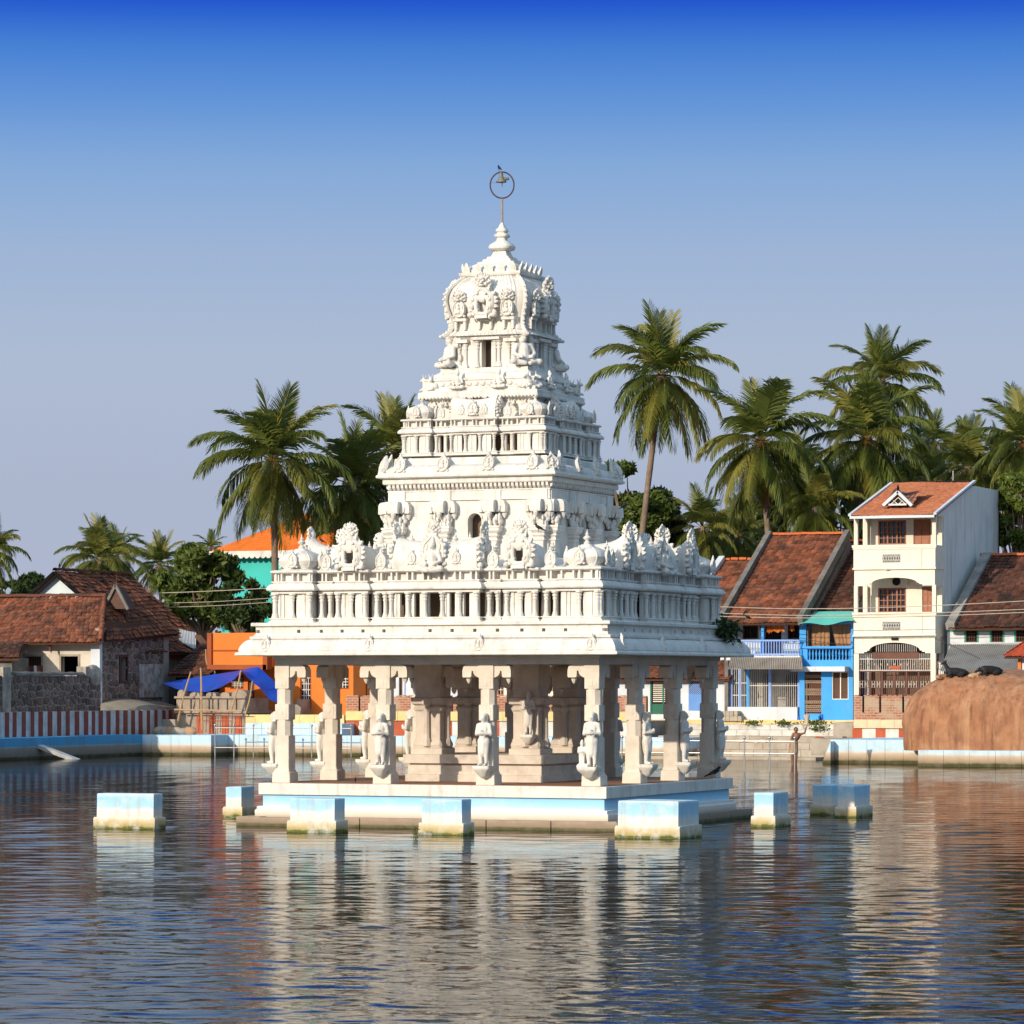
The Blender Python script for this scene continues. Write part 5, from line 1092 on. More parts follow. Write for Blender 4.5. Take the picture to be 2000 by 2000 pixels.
b = MB(); b.prism([(vd + .2, GZ), (vd + .2, zde), (vdr, zdr - .2), (vdr + 5.6, zde), (vdr + 5.6, GZ)], xd0, xd0 + .2, 'x'); b.obj('gable_wall', M_SIDE, HD)
for w_ in wins:
    lattice_window(HD, vd + .03, *w_, M_DWOOD, 4, 3, M_DWOOD, glass=False, fr=.05)
    for q in (w_[0] - .07, w_[1] + .005): MB().box(q, q + .065, vd - .02, vd - .001, w_[2], w_[3]).obj('teal_jamb', M_TEALP, HD)
for a, c in ((xd0, wins[0][0] - .075), (wins[0][1] + .075, wins[1][0] - .075), (wins[1][1] + .075, wins[2][0] - .075)): MB().box(a, c, vd - .022, vd - .001, ZD(1234), zde + .2).obj('teal_band', M_TEALP, HD)
corrugated(HD, (U(1835, vd - 4.2), vd - 4.2, Z(1900, 1310, vd - 4.2)), (xd1, vd - 4.2, Z(1900, 1310, vd - 4.2)), (xd1, vd - .05, ZD(1259)), (XD(1857), vd - .05, ZD(1259)), mat('grey_tin', (.40, .38, .35), (.31, .29, .27), scale=.6, rough=.6, dirt=.3), 'tin_roof', amp=.025)
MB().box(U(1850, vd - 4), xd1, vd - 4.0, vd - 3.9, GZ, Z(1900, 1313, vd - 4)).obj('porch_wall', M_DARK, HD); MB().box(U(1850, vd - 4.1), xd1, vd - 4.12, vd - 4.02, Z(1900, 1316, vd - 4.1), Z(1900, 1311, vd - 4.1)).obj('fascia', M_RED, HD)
settle(HD)
# porch building at the right edge
vp = 74.5
HP = empty('red_roofed_porch', (U(1990, vp), vp, GZ), label='small porch with bright red tile roof and orange corner post behind the boulder', cat='house')
pe0 = Vector((U(1961, vp), vp, Z(1980, 1281, vp))); ap = Vector((U(2030, vp + 2.2), vp + 2.2, Z(2020, 1235, vp + 2.2)))
M_TILEB = mat('bright_red_tile', (.50, .10, .045), (.38, .075, .035), attr='tint', rough=.6)
e1 = pe0 + Vector((5.2, 0, 0)); e2 = pe0 + Vector((5.2, 4.4, 0)); e3 = pe0 + Vector((0, 4.4, 0))
tile_roof(HP, M_TILEB, pe0, e1, ap + Vector((.9, 0, 0)), ap, tw=.2, tl=.22, seed=41, jit=.006, col=(.8, 1.1)); tile_roof(HP, M_TILEB, e3, pe0, ap, ap + Vector((0, .2, 0)), tw=.2, tl=.22, seed=42, jit=.006, col=(.8, 1.1)); tile_roof(HP, M_TILEB, e1, e2, ap + Vector((.9, .2, 0)), ap + Vector((.9, 0, 0)), tw=.2, tl=.3, seed=43); tile_roof(HP, M_TILEB, e2, e3, ap + Vector((0, .2, 0)), ap + Vector((.9, .2, 0)), tw=.2, tl=.3, seed=44)
M_ORANGE = mat('orange_wall_paint', (.72, .20, .03), (.64, .165, .025), scale=.7, rough=.7, dirt=.15, dirtc=(.5, .14, .03), streak=.1, streakc=(.4, .1, .03))
MB().box(U(1988, vp + .5), U(1994, vp + .5), vp + .5, vp + .75, GZ, pe0.z + .1).obj('corner_post', M_ORANGE, HP); MB().box(U(1994, vp + .6), pe0.x + 4.7, vp + .6, vp + 4, GZ, pe0.z + .1).obj('wall', M_BWHITE, HP)
settle(HP)
# ------------------------------------------------------------------ brick garden wall
M_BRICK = bpy.data.materials.new('brick_and_mortar'); M_BRICK.use_nodes = True
_n, _l = M_BRICK.node_tree.nodes, M_BRICK.node_tree.links; _b = _n['Principled BSDF']; _b.inputs['Roughness'].default_value = .9
_t = _n.new('ShaderNodeTexBrick'); _t.inputs['Color1'].default_value = (.30, .10, .055, 1); _t.inputs['Color2'].default_value = (.42, .15, .08, 1); _t.inputs['Mortar'].default_value = (.38, .30, .23, 1)
_t.inputs['Scale'].default_value = 1.7; _t.inputs['Row Height'].default_value = .2; _t.inputs['Mortar Size'].default_value = .03; _g = _n.new('ShaderNodeNewGeometry'); _s = _n.new('ShaderNodeSeparateXYZ'); _m = _n.new('ShaderNodeCombineXYZ')
_z = _n.new('ShaderNodeTexNoise'); _z.inputs['Scale'].default_value = 1.3; _z.inputs['Detail'].default_value = 6; _x = _n.new('ShaderNodeMix'); _x.data_type = 'RGBA'; _x.inputs['B'].default_value = (.40, .31, .22, 1)
_r = _n.new('ShaderNodeMapRange'); _r.inputs['From Min'].default_value = .5; _r.inputs['From Max'].default_value = .62; _r.inputs['To Max'].default_value = .8
_l.new(_g.outputs['Position'], _s.inputs[0]); _l.new(_s.outputs[0], _m.inputs[0]); _l.new(_s.outputs[2], _m.inputs[1]); _l.new(_m.outputs[0], _t.inputs[0]); _l.new(_g.outputs['Position'], _z.inputs[0]); _l.new(_z.outputs[0], _r.inputs[0]); _l.new(_r.outputs[0], _x.inputs['Factor']); _l.new(_t.outputs[0], _x.inputs['A']); _l.new(_x.outputs['Result'], _b.inputs['Base Color'])
def brick_wall(px0, px1, v, y0, y1, slots, label, rough=True):
    o = empty('brick_wall', (U((px0 + px1) / 2, v), v, GZ), label=label, cat='wall'); x0, x1 = U(px0, v), U(px1, v); zt, zb_ = Z((px0 + px1) / 2, y0, v), 1.2
    b = MB(); hs = [(U(s, v) - .05, U(s, v) + .05, zt - .75, zt + .1) for s in slots]; facade(b, v, x0, x1, zb_, zt, hs, .25); b.obj('brickwork', M_BRICK, o)
    me = MB().box(-.1, .1, -.14, .14, 0, .055).mesh('coping_brick', M_BRICK); n = int((x1 - x0) / .22)
    for i in range(n):
        if any(abs(x0 + (x1 - x0) * (i + .5) / n - U(s, v)) < .12 for s in slots): continue
        put('coping_brick', me, o, (x0 + (x1 - x0) * (i + .5) / n, v + .12, zt + random.uniform(-.005, .02)), rz=random.uniform(-.08, .08))
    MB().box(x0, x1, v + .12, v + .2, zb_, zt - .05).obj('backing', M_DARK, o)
    settle(o); return o
brick_wall(1668, 1800, 77.5, 1360, 1406, (1686, 1719, 1764), 'low brick wall with dark slots in front of the tall white house')
brick_wall(676, 1262, 76.0, 1361, 1392, (702, 766, 883, 1010, 1150), 'long brick wall seen between the temple pillars')
# ================================================================== middle row seen between the pillars
def flat_house(nm, px0, px1, v, y_top, m, label, depth=7, holes=()):
    h = empty(nm, (U((px0 + px1) / 2, v), v, GZ), label=label, cat='house'); x0, x1 = U(px0, v), U(px1, v); zt = Z((px0 + px1) / 2, y_top, v); b = MB()
    hs = [(U(a, v), U(c, v), Z(a, d, v), Z(a, e, v)) for a, c, e, d in holes]; facade(b, v, x0, x1, GZ - .1, zt, hs, .25); b.box(x0, x0 + .25, v + .25, v + depth, GZ, zt); b.box(x1 - .25, x1, v + .25, v + depth, GZ, zt); b.box(x0, x1, v + depth, v + depth + .2, GZ, zt)
    b.obj('wall', m, h); MB().box(x0 - .1, x1 + .1, v - .15, v + depth + .3, zt, zt + .14).obj('flat_roof', m, h); return h, hs
h_, hs = flat_house('whitewashed_house', 694, 960, VF + .6, 1262, M_BWHITE, 'whitewashed house with blue-striped door posts behind the long brick wall', holes=((744, 752, 1318, 1392), (779, 786, 1318, 1392), (884, 905, 1310, 1345)))
for h in hs: MB().box(h[0], h[1], VF + .75, VF + .8, h[2], h[3]).obj('door_leaf', M_DWOOD, h_)
for px in (756, 790): MB().box(U(px, VF + .6), U(px + 2, VF + .6), VF + .57, VF + .599, Z(760, 1360, VF + .6), Z(760, 1300, VF + .6)).obj('blue_stripe', M_BLUEL, h_)
settle(h_)
h_, hs = flat_house('cream_house', 962, 1188, VF + .6, 1255, M_CREAM, 'cream house with lattice windows behind the sanctum pillars', holes=((971, 984, 1320, 1358), (1143, 1160, 1318, 1360), (1070, 1088, 1315, 1350)))
for h in hs: lattice_window(h_, VF + .64, *h, M_WOOD, 2, 4, M_STEEL, glass=False)
settle(h_)
h_ = gable_block('low house with terracotta roof, green slatted front and blue lattice door behind the shaded pillars', 'house', 'green_fronted_house', 1192, 1424, VF - .5, 4.5, 1325, 1262, M_TILE, M_BWHITE, seed=50)
vg_ = VF - .05
M_GREEN = mat('dark_green_paint', (.02, .13, .09), (.015, .10, .07), rough=.6); M_LATT = mat('bright_blue_lattice', (.07, .42, .80), (.06, .36, .7), rough=.6)
g_ = empty('slatted_front'); g_.parent = h_
MB().box(U(1273, vg_), U(1318, vg_), vg_ - .02, vg_ + .02, Z(1295, 1394, vg_), Z(1295, 1375, vg_)).obj('panel', M_GREEN, g_); MB().box(U(1273, vg_), U(1318, vg_), vg_ - .01, vg_ + .03, Z(1295, 1375, vg_), Z(1295, 1328, vg_)).obj('dark_backing', M_DARK, g_)
for q in (1272, 1296, 1317): MB().box(U(q, vg_) - .04, U(q, vg_) + .04, vg_ - .05, vg_ - .021, Z(1295, 1394, vg_), Z(1295, 1326, vg_)).obj('frame_post', M_GREEN, g_)
for i in range(10): z = Z(1295, 1334 + i * 4, vg_); MB().box(U(1276, vg_), U(1315, vg_), vg_ - .04, vg_ - .015, z - .022, z + .022).obj('slat', M_CREAM, g_)
MB().box(U(1305, vg_), U(1315, vg_), vg_ - .07, vg_ - .045, Z(1310, 1361, vg_), Z(1310, 1334, vg_)).obj('orange_board', M_ORANGE, g_)
MB().box(U(1318.5, vg_), U(1326, vg_), vg_ - .15, vg_ + .1, GZ, Z(1320, 1330, vg_)).obj('post', M_BWHITE, h_)
d_ = empty('lattice_door'); d_.parent = h_; lx0, lx1, lz0, lz1 = U(1345, vg_), U(1396, vg_), Z(1370, 1402, vg_), Z(1370, 1326, vg_)
MB().box(lx0, lx1, vg_ + .0, vg_ + .03, lz0, (lz0 + lz1) / 2 + .2).obj('door_sheet', M_LATT, d_); MB().box(lx0, lx1, vg_ + .01, vg_ + .04, (lz0 + lz1) / 2 + .2, lz1).obj('dark_backing', M_DARK, d_)
b = MB(); n = 13
for s in (-1, 1):
    for i in range(-n, n * 2):
        xa_ = lx0 + (lx1 - lx0) * i / n; t0, t1 = 0.0, 1.0; xe_ = xa_ + s * (lz1 - lz0)
        lo, hi = sorted(((lx0 - xa_) / (xe_ - xa_), (lx1 - xa_) / (xe_ - xa_))); t0, t1 = max(0, lo), min(1, hi)
        if t1 - t0 < .03: continue
        p, q = Vector((xa_ + (xe_ - xa_) * t0, vg_ - .02 - .012 * (s > 0), lz0 + (lz1 - lz0) * t0)), Vector((xa_ + (xe_ - xa_) * t1, vg_ - .02 - .012 * (s > 0), lz0 + (lz1 - lz0) * t1))
        dd = (q - p) / 2; b.obox((p + q) / 2, dd, (0, .005, 0), dd.cross(Vector((0, 1, 0))).normalized() * .012)
o = b.obj('lattice_strip', M_BLUEL, d_); o['kind'] = 'stuff'
MB().box(U(1352, vg_), U(1385, vg_), vg_ - .6, vg_ - .2, GZ, Z(1370, 1388, vg_)).obj('bench', M_BWHITE, h_)
settle(h_)

# ================================================================== left bank: orange building, shrine, tarpaulin
VO = 79.5
HO = empty('orange_building', (U(520, VO), VO, GZ), label='bright orange building with lattice windows and a projecting upper block', cat='building')
def XO(px, v=VO): return U(px, v)
def ZO(y, v=VO, px=550): return Z(px, y, v)
ho = [(XO(450), XO(476), ZO(1346), ZO(1318)), (XO(484), XO(497), ZO(1398), ZO(1330)), (XO(545), XO(567), ZO(1348), ZO(1318)), (XO(586), XO(608), ZO(1384), ZO(1310)), (XO(655), XO(682), ZO(1346), ZO(1306))]
b = MB(); facade(b, VO, XO(420), XO(690), GZ - .4, ZO(1262), ho, .25); b.box(XO(690) - .25, XO(690), VO + .25, VO + 8, GZ, ZO(1262)); b.box(XO(420), XO(420) + .25, VO + .25, VO + 8, GZ, ZO(1262)); b.obj('wall', M_ORANGE, HO)
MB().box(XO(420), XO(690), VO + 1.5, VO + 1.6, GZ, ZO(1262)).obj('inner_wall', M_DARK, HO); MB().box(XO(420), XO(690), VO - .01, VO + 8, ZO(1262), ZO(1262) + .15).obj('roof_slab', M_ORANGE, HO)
vob = VO - 1.6
def ub(px, py): return U(px, vob), Z(450, py, vob)
(ax, az0), (bx, az1) = ub(415, 1303), ub(515, 1236)
blk = MB().box(ax, bx, vob, VO + 3, az0, az1).obj('upper_block', M_ORANGE, HO)
M_ORED = mat('brick_orange_paint', (.36, .085, .025), (.28, .07, .02), rough=.75, dirt=.2, dirtc=(.2, .06, .03))
MB().box(U(406.5, vob), ax - .001, vob - .12, VO + 2, az0 - .1, az1).obj('edge_band', M_ORED, HO); MB().box(ax, bx + .2, vob - .12, vob - .001, az0 - .12, az0 + .12).obj('edge_band', M_ORED, HO)
MB().box(bx + .001, bx + .25, vob - .12, vob + .4, az0 - .12, az0 + .9).obj('edge_band', M_ORED, HO); MB().box(ax, bx, vob - .05, vob - .001, Z(450, 1271.5, vob), Z(450, 1269, vob)).obj('groove_band', M_ORED, HO)
for i in (0, 2, 3, 4): w_ = lattice_window(HO, VO + .06, *ho[i], M_ORED, 4, 6, M_WPAINT, glass=False, fr=.07, bar=.035)
MB().box(ho[1][0], ho[1][1], VO + .1, VO + .16, ho[1][2], ho[1][3]).obj('door', M_DWOOD, HO)
for i in range(5): MB().box(XO(566) + i * .22, XO(606), VO - 1.1 + i * .02, VO - .001, GZ - .3 + i * .26, GZ - .04 + i * .26).obj('stair_step', M_CONC, HO)
settle(HO)
# teal house with orange hip roof
VT = 116.0
HT = empty('teal_house', (U(520, VT), VT, 1.7), label='teal walled house with bright orange hipped roof behind the trees', cat='house')
tx0, tx1 = U(432, VT), U(672, VT); tze = Z(520, 1079, VT); dpt = tx1 - tx0
b = MB(); b.box(tx0, tx1, VT, VT + dpt, 1.7, tze); b.obj('wall', mat('turquoise_wall', (.05, .50, .46), (.045, .44, .41), scale=.5, rough=.7), HT)
M_OTILE = mat('orange_roof_sheet', (.78, .20, .025), (.70, .17, .02), scale=.6, attr='tint', rough=.6)
ex = .7; q = [Vector((tx0 - ex, VT - ex, tze)), Vector((tx1 + ex, VT - ex, tze)), Vector((tx1 + ex, VT + dpt + ex, tze)), Vector((tx0 - ex, VT + dpt + ex, tze))]; ap = Vector((U(545, VT + dpt / 2), VT + dpt / 2, Z(545, 1000, VT + dpt / 2))); ap.x = (tx0 + tx1) / 2
for i in range(4): tile_roof(HT, M_OTILE, q[i], q[(i + 1) % 4], ap + Vector((.05, 0, 0)), ap, tw=.4, tl=.42, seed=60 + i, jit=.004, wav=.03, col=(.93, 1.05))
b = MB()
for i in range(26):
    x = q[0].x + (q[1].x - q[0].x) * i / 26; w_ = (q[1].x - q[0].x) / 26; b.prism([(x, tze + .08), (x + w_, tze + .08), (x + w_, tze - .25), (x + w_ * .75, tze - .36), (x + w_ * .5, tze - .38), (x + w_ * .25, tze - .36), (x, tze - .25)], VT - ex - .05, VT - ex - .02, 'y')
b.obj('scalloped_fascia', M_WPAINT, HT); settle(HT)
# ------------------------------------------------------------------ stone house
US = BANK_U - 3.4
vS0, vS1 = VU(198, US), VU(326, US)
HS = empty('stone_house', (US, vS0, 1.7), label='old rubble stone house with dark tiled roofs on the left bank', cat='house')
M_STN = mat('dark_rubble_stone', (.24, .165, .135), (.17, .12, .10), scale=2, rough=.9, attr='tint', dirt=.3, dirtc=(.06, .05, .045), bump=.5, bscale=12)
M_MORT = mat('old_mortar', (.42, .35, .31), (.30, .25, .22), scale=2.5, rough=.9, dirt=.4, dirtc=(.09, .075, .07))
def clip(poly, a, n):
    out = []
    for i in range(len(poly)):
        p, q = poly[i], poly[(i + 1) % len(poly)]; dp, dq = (p - a).dot(n), (q - a).dot(n)
        if dp <= 0: out.append(p)
        if dp * dq < 0: out.append(p + (q - p) * (dp / (dp - dq)))
    return out
def rubble(parent, W, Hh, pitch, place, seed, skip=None, keep=None, mats=None, maxn=300):
    """Separate rubble stones (Voronoi cells with rounded faces) bedded in a mortar wall; place(x, z, out) -> world."""
    rnd = random.Random(seed); pts = []; ny = max(1, int(Hh / pitch)); nx = max(1, int(W / pitch))
    for j in range(ny):
        for i in range(nx): pts.append(Vector(((i + .5 + rnd.uniform(-.42, .42) + (.25 if j % 2 else -.25)) * W / nx, (j + .5 + rnd.uniform(-.4, .4)) * Hh / ny)))
    c = 0
    for i, p in enumerate(pts):
        if skip and skip(p.x, p.y): continue
        if keep and not keep(p.x, p.y): continue
        poly = [Vector((0, 0)), Vector((W, 0)), Vector((W, Hh)), Vector((0, Hh))]
        for k, q in enumerate(pts):
            if k != i and (q - p).length < pitch * 3.2: m_ = (p + q) / 2; poly = clip(poly, m_, (q - p))
            if len(poly) < 3: break
        if len(poly) < 3: continue
        cen = sum(poly, Vector((0, 0))) / len(poly); sh = .035; pr = []
        for q in poly: d = q - cen; L = d.length; pr.append(cen + d * max(.3, (L - sh) / L))
        n = len(pr); b = MB(); t = rnd.uniform(.55, 1.35); h = rnd.uniform(-.08, .08); b.tint = (t * (1 + h), t, t * (1 - h)); o1 = rnd.uniform(.03, .07)
        r0 = [place(q.x, q.y, -.02) for q in pr]; r1 = [place(*(cen + (q - cen) * .93), o1 * .7) for q in pr]; r2 = [place(*(cen + (q - cen) * .66), o1) for q in pr]; b.loft([r0, r1, r2], False, True); b.obj('stone', M_STN, parent); c += 1
        if c >= maxn: break
    return c
zS = ZU(260, 1228, US); zbase = 1.7
Wd = vS1 - vS0
wn0, wn1, wz0, wz1 = VU(234, US), VU(247, US), ZU(240, 1331, US), ZU(240, 1283, US)
b = MB(); wall_cells(b, vS0, vS1, zbase, zS, [(wn0, wn1, wz0, wz1)], lambda a, c, d, e: b.box(US - .35, US, a, c, d, e)); sw = b.obj('stone_wall', M_MORT, HS)
MB().box(US - .33, US - .28, wn0, wn1, wz0, wz1).obj('shutter', M_DWOOD, HS)
for a, c, d, e in ((wn0 - .1, wn0, wz0 - .1, wz1 + .1), (wn1, wn1 + .1, wz0 - .1, wz1 + .1), (wn0, wn1, wz1, wz1 + .12), (wn0, wn1, wz0 - .1, wz0)): MB().box(US - .05, US + .06, a, c, d, e).obj('window_frame', M_DWOOD, HS)
rubble(sw, Wd, zS - zbase, .315, lambda x, z, o: (US + o, vS0 + x, zbase + z), 3, skip=lambda x, z: wn0 - .15 < vS0 + x < wn1 + .15 and wz0 - .15 < zbase + z < wz1 + .2)
pt0, pt1 = VU(270, US), VU(316, US)
b = MB(); b.box(US + .03, US + .085, pt0, pt1, ZU(290, 1362, US), ZU(290, 1297, US)); b.obj('plaster_patch', mat('flaking_whitewash', (.52, .50, .47), (.30, .25, .22), scale=2.5, rough=.9, dirt=.8, dirtc=(.16, .12, .10), dscale=2.5, streak=.6, streakc=(.15, .11, .09), sscale=4), HS)
MB().box(US + .0, US + .1, vS1 - .5, vS1 + .02, zbase, zS).obj('corner_pier', M_MORT, HS)
# front wall (faces the near bank) with barred window and doorway
vw_ = vS0
def XS(px, v=vw_): return U(px, v)
def ZS(y, px=100): return Z(px, y, vw_)
fh = [(XS(49), XS(81), ZS(1318), ZS(1282)), (XS(120), XS(153), ZS(1318), ZS(1282))]
b = MB(); facade(b, vw_, XS(-110), US - .36, zbase, ZS(1246), fh, .3); b.obj('front_wall', mat('old_cream_plaster', (.66, .60, .52), (.54, .48, .41), scale=.9, rough=.85, dirt=.4, dirtc=(.3, .25, .2), streak=.2), HS)
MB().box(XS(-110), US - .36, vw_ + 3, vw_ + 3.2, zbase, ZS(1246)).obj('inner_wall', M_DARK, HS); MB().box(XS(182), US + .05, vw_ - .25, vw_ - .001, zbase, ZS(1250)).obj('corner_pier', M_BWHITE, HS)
wf = empty('barred_window'); wf.parent = HS; bars(wf, vw_ + .1, fh[0][0], fh[0][1], fh[0][2], fh[0][3], 7, M_DWOOD, .03, 'bar')
for h in fh:
    for a, c, d, e in ((h[0] - .1, h[0], h[2], h[3] + .1), (h[1], h[1] + .1, h[2], h[3] + .1), (h[0], h[1], h[3], h[3] + .1)): MB().box(a, c, vw_ - .04, vw_ + .1, d, e).obj('frame', M_CONC, wf)
# roofs: front wing with hipped right end, rear gable
ve_ = vw_ - .9; zeF = Z(100, 1255, ve_); run = 3.6; zrF = Z(100, 1167, ve_ + run); xRt = US + .45; xh = U(205, ve_ + run)
fl_ = Vector((XS(-110), ve_, zeF)); fr_ = Vector((xRt, ve_, zeF)); rr_ = Vector((min(xh, xRt - .8), ve_ + run, zrF)); rl_ = Vector((XS(-110), ve_ + run, zrF))
tile_roof(HS, M_TILE, fl_, fr_, rr_, rl_, seed=71, jit=.03); bk_ = Vector((xRt, vS1 + .5, ZU(335, 1238, xRt)))
fr2 = Vector((xRt, ve_ + .6, zeF + .1))
tile_roof(HS, M_TILE, fr2, bk_, Vector((rr_.x - .3, vS1 + .2, zrF + .25)), rr_, seed=72, jit=.03)
ridge_tiles(HS, M_TILED, rl_ + Vector((0, 0, .05)), rr_ + Vector((0, 0, .05)), r=.14); ridge_tiles(HS, M_TILE, fr_ + Vector((0, 0, .08)), rr_ + Vector((0, 0, .08)), r=.12)
gx = rr_ + Vector((.15, -.1, .15)); b = MB(); b.prism([(gx.x - .1, gx.z - .75), (gx.x + 1.25, gx.z - .75), (gx.x + .55, gx.z + .35)], gx.y - .05, gx.y + .8, 'y'); gb = b.obj('gablet', M_DWOOD, HS)
for s, xx in ((-1, gx.x - .12), (1, gx.x + 1.27)):
    p, q_ = Vector((xx, gx.y - .1, gx.z - .78)), Vector((gx.x + .57, gx.y - .1, gx.z + .42)); MB().obox((p + q_) / 2, (q_ - p) / 2, (0, .08, 0), (q_ - p).cross(Vector((0, 1, 0))).normalized() * .07).obj('barge_board', M_GREYST, gb)
MB().tube([(gx.x + .55, gx.y, gx.z + .3), (gx.x + .55, gx.y, gx.z + 1.2)], [.03, .008], 5).obj('finial_spike', M_DWOOD, gb)
b = MB(); b.box(US - .2, US, vS0 + .3, vS1, zS, zS + .3); b.obj('wall_plate', M_DWOOD, HS)
# rear gable
vg0 = vw_ + 4.8; gxa, gza = U(115, vg0), Z(115, 1119, vg0); gxl, gxr = U(62, vg0), U(168, vg0); gzb = Z(115, 1166, vg0); vg1 = vg0 + 7.5
b = MB(); b.prism([(gxl - 1.0, 1.7), (gxr + 1.4, 1.7), (gxr + 1.4, gzb - .9), (gxr, gzb), (gxa, gza), (gxl, gzb), (gxl - 1.0, gzb - .9)], vg0, vg0 + .2, 'y'); b.obj('gable_wall', mat('pale_blue_gable', (.62, .72, .76), (.54, .62, .66), scale=1, rough=.8), HS)
sl = (gza - gzb) / (gxr - gxa); xo = gxr + 3.6; xo2 = gxl - 2.5
tile_roof(HS, M_TILE, (xo, vg0 - .4, gza - sl * (xo - gxa)), (xo, vg1, gza - sl * (xo - gxa)), (gxa, vg1, gza + .05), (gxa, vg0 - .4, gza + .05), seed=75, jit=.03); tile_roof(HS, M_TILE, (xo2, vg1, gza - sl * (gxa - xo2)), (xo2, vg0 - .4, gza - sl * (gxa - xo2)), (gxa, vg0 - .4, gza + .05), (gxa, vg1, gza + .05), seed=76, tw=.4, tl=.4)
for (p, q_) in (((xo2, gza - sl * (gxa - xo2)), (gxa, gza)), ((gxr + .3, gza - sl * (gxr + .3 - gxa)), (gxa, gza))):
    p, q_ = Vector((p[0], vg0 - .45, p[1])), Vector((q_[0], vg0 - .45, q_[1])); MB().obox((p + q_) / 2, (q_ - p) / 2, (0, .07, 0), (q_ - p).cross(Vector((0, 1, 0))).normalized() * .09).obj('barge_board', M_TILE, HS)
ridge_tiles(HS, M_TILED, (gxa, vg0 - .4, gza + .12), (gxa, vg1, gza + .12), r=.14)
b = MB(); b.prism([(gxa, gza - .1), (xo - .6, gza - sl * (xo - .6 - gxa) - .1), (xo - .6, 1.7), (gxa, 1.7)], vg1 - .3, vg1 - .1, 'y'); b.box(xo - .8, xo - .6, vg0, vg1 - .3, 1.7, gza - sl * (xo - .6 - gxa) - .1); b.obj('rear_wall', M_GREYST, HS)
# laundry and awning post by the door
b = MB(); b.prism([(XS(103), ZS(1246)), (XS(110), ZS(1246)), (XS(111), ZS(1275)), (XS(108), ZS(1270))], ve_ + .3, ve_ + .4, 'y'); b.obj('eave_bracket', M_DWOOD, HS)
settle(HS)
# small roof corner at the left edge
vl = vw_ - 3.2
hr = empty('lean_to_roof', (U(-20, vl), vl, 1.7), label='corner of a dark tiled lean-to roof at the left edge', cat='roof'); p = at_v(36, 1285, vl); tile_roof(hr, M_TILED, (p.x - 5, vl, p.z), (p.x, vl, p.z), (p.x - .9, vl + 2, Z(0, 1255, vl + 2)), (p.x - 5, vl + 2, Z(0, 1255, vl + 2)), seed=80)
MB().box(p.x - 5, p.x - .6, vl + .4, vl + 2, 1.7, p.z).obj('wall', M_GREYST, hr); settle(hr)
# compound wall of rubble
vc0 = VU(-60, US + 1.2); uC = US + 1.25; vc1 = VU(196, uC); zc0, zc1 = 1.7, ZU(100, 1320, uC)
CW = empty('rubble_compound_wall', (uC, vc1, 1.7), label='blackened rubble compound wall with coping in front of the stone house', cat='wall')
b = MB().box(uC - .35, uC, vc0, vc1, zc0, zc1); wb = b.obj('wall_core', M_MORT, CW)
vk = VU(-5, uC); rubble(wb, vc1 - vk, zc1 - zc0, .30, lambda x, z, o: (uC + o, vk + x, zc0 + z), 8, maxn=290)
b = MB(); n = 24; b.loft([[(uC - .17 + .26 * math.cos(math.pi * k / 8), v_, zc1 + .02 + .17 * math.sin(math.pi * k / 8) + .015 * math.sin(i * 1.7)) for k in range(9)] for i, v_ in enumerate([VU(28, uC) + (VU(172, uC) - VU(28, uC)) * j / n for j in range(n + 1)])], True, True, False); b.obj('coping', M_GREYST, CW, 40)
va_, vb_ = VU(3, uC), VU(18, uC); MB().box(uC - .5, uC + .09, va_, vb_, zc0, ZU(10, 1303, uC)).obj('gate_pier', mat('stained_plaster', (.50, .45, .38), (.32, .27, .22), scale=2, dirt=.7, dirtc=(.12, .1, .09), streak=.5), CW)
b = MB(); b.ball((uC - .15, VU(186, uC), zc1 + .0), (.35, .75, .55), 12, 8); b.obj('coping_end', MATS['stained_plaster'], CW, 60); MB().box(uC - .4, uC + .1, VU(164, uC), VU(172, uC), zc1, zc1 + .45).obj('stub', MATS['stained_plaster'], CW)
settle(CW)
# earthen ramp beside the stone house
b = MB(); rows = []
for i in range(9):
    t = i / 8; v_ = VU(210, uC) + (VU(340, uC) - VU(210, uC)) * t; zt = 2.05 + (ZU(290, 1366, uC) - 2.05) * math.sin(min(1, t * 1.3) * math.pi * .72) ; rows.append([(uC + .5, v_, 1.6), (uC + .48, v_, 2.05 if t > .02 else 1.7), (uC + .3, v_, max(2.0, zt - .25)), (uC - .6, v_, max(2.0, zt)), (US + .05, v_, max(2.05, zt + .05))])
b.loft(rows, False, False, False); b.obj('earth_ramp', mat('trodden_earth', (.36, .30, .23), (.28, .23, .17), scale=1.4, rough=.95, bump=.5, bscale=6), label='trodden earth ramp against the stone house', cat='earth bank')
# laundry on the compound wall line
for i in range(9):
    px = 30 + i * 6; v_ = vw_ - 1.2; x = U(px, v_); h = random.uniform(.5, .8); b = MB(); zt_ = Z(px, 1300, v_); r0 = []; r1 = []
    for q in range(4): r0.append((x + .05 * q, v_ + .015 * math.sin(q * 2), zt_)); r1.append((x + .052 * q, v_ + .04 + .03 * math.sin(q * 2.5), zt_ - h + .02 * q))
    b.loft([r0, r1], False, False, False); b.obj('hung_garment', (M_WPAINT, M_MAROON, M_DWOOD)[i % 3], label='%s garment, %s from the gate pier in the laundry row before the barred window' % (('whitish', 'maroon', 'dark brown')[i % 3], 'first second third fourth fifth sixth seventh eighth ninth'.split()[i]), cat='garment', group='laundry by the stone house')
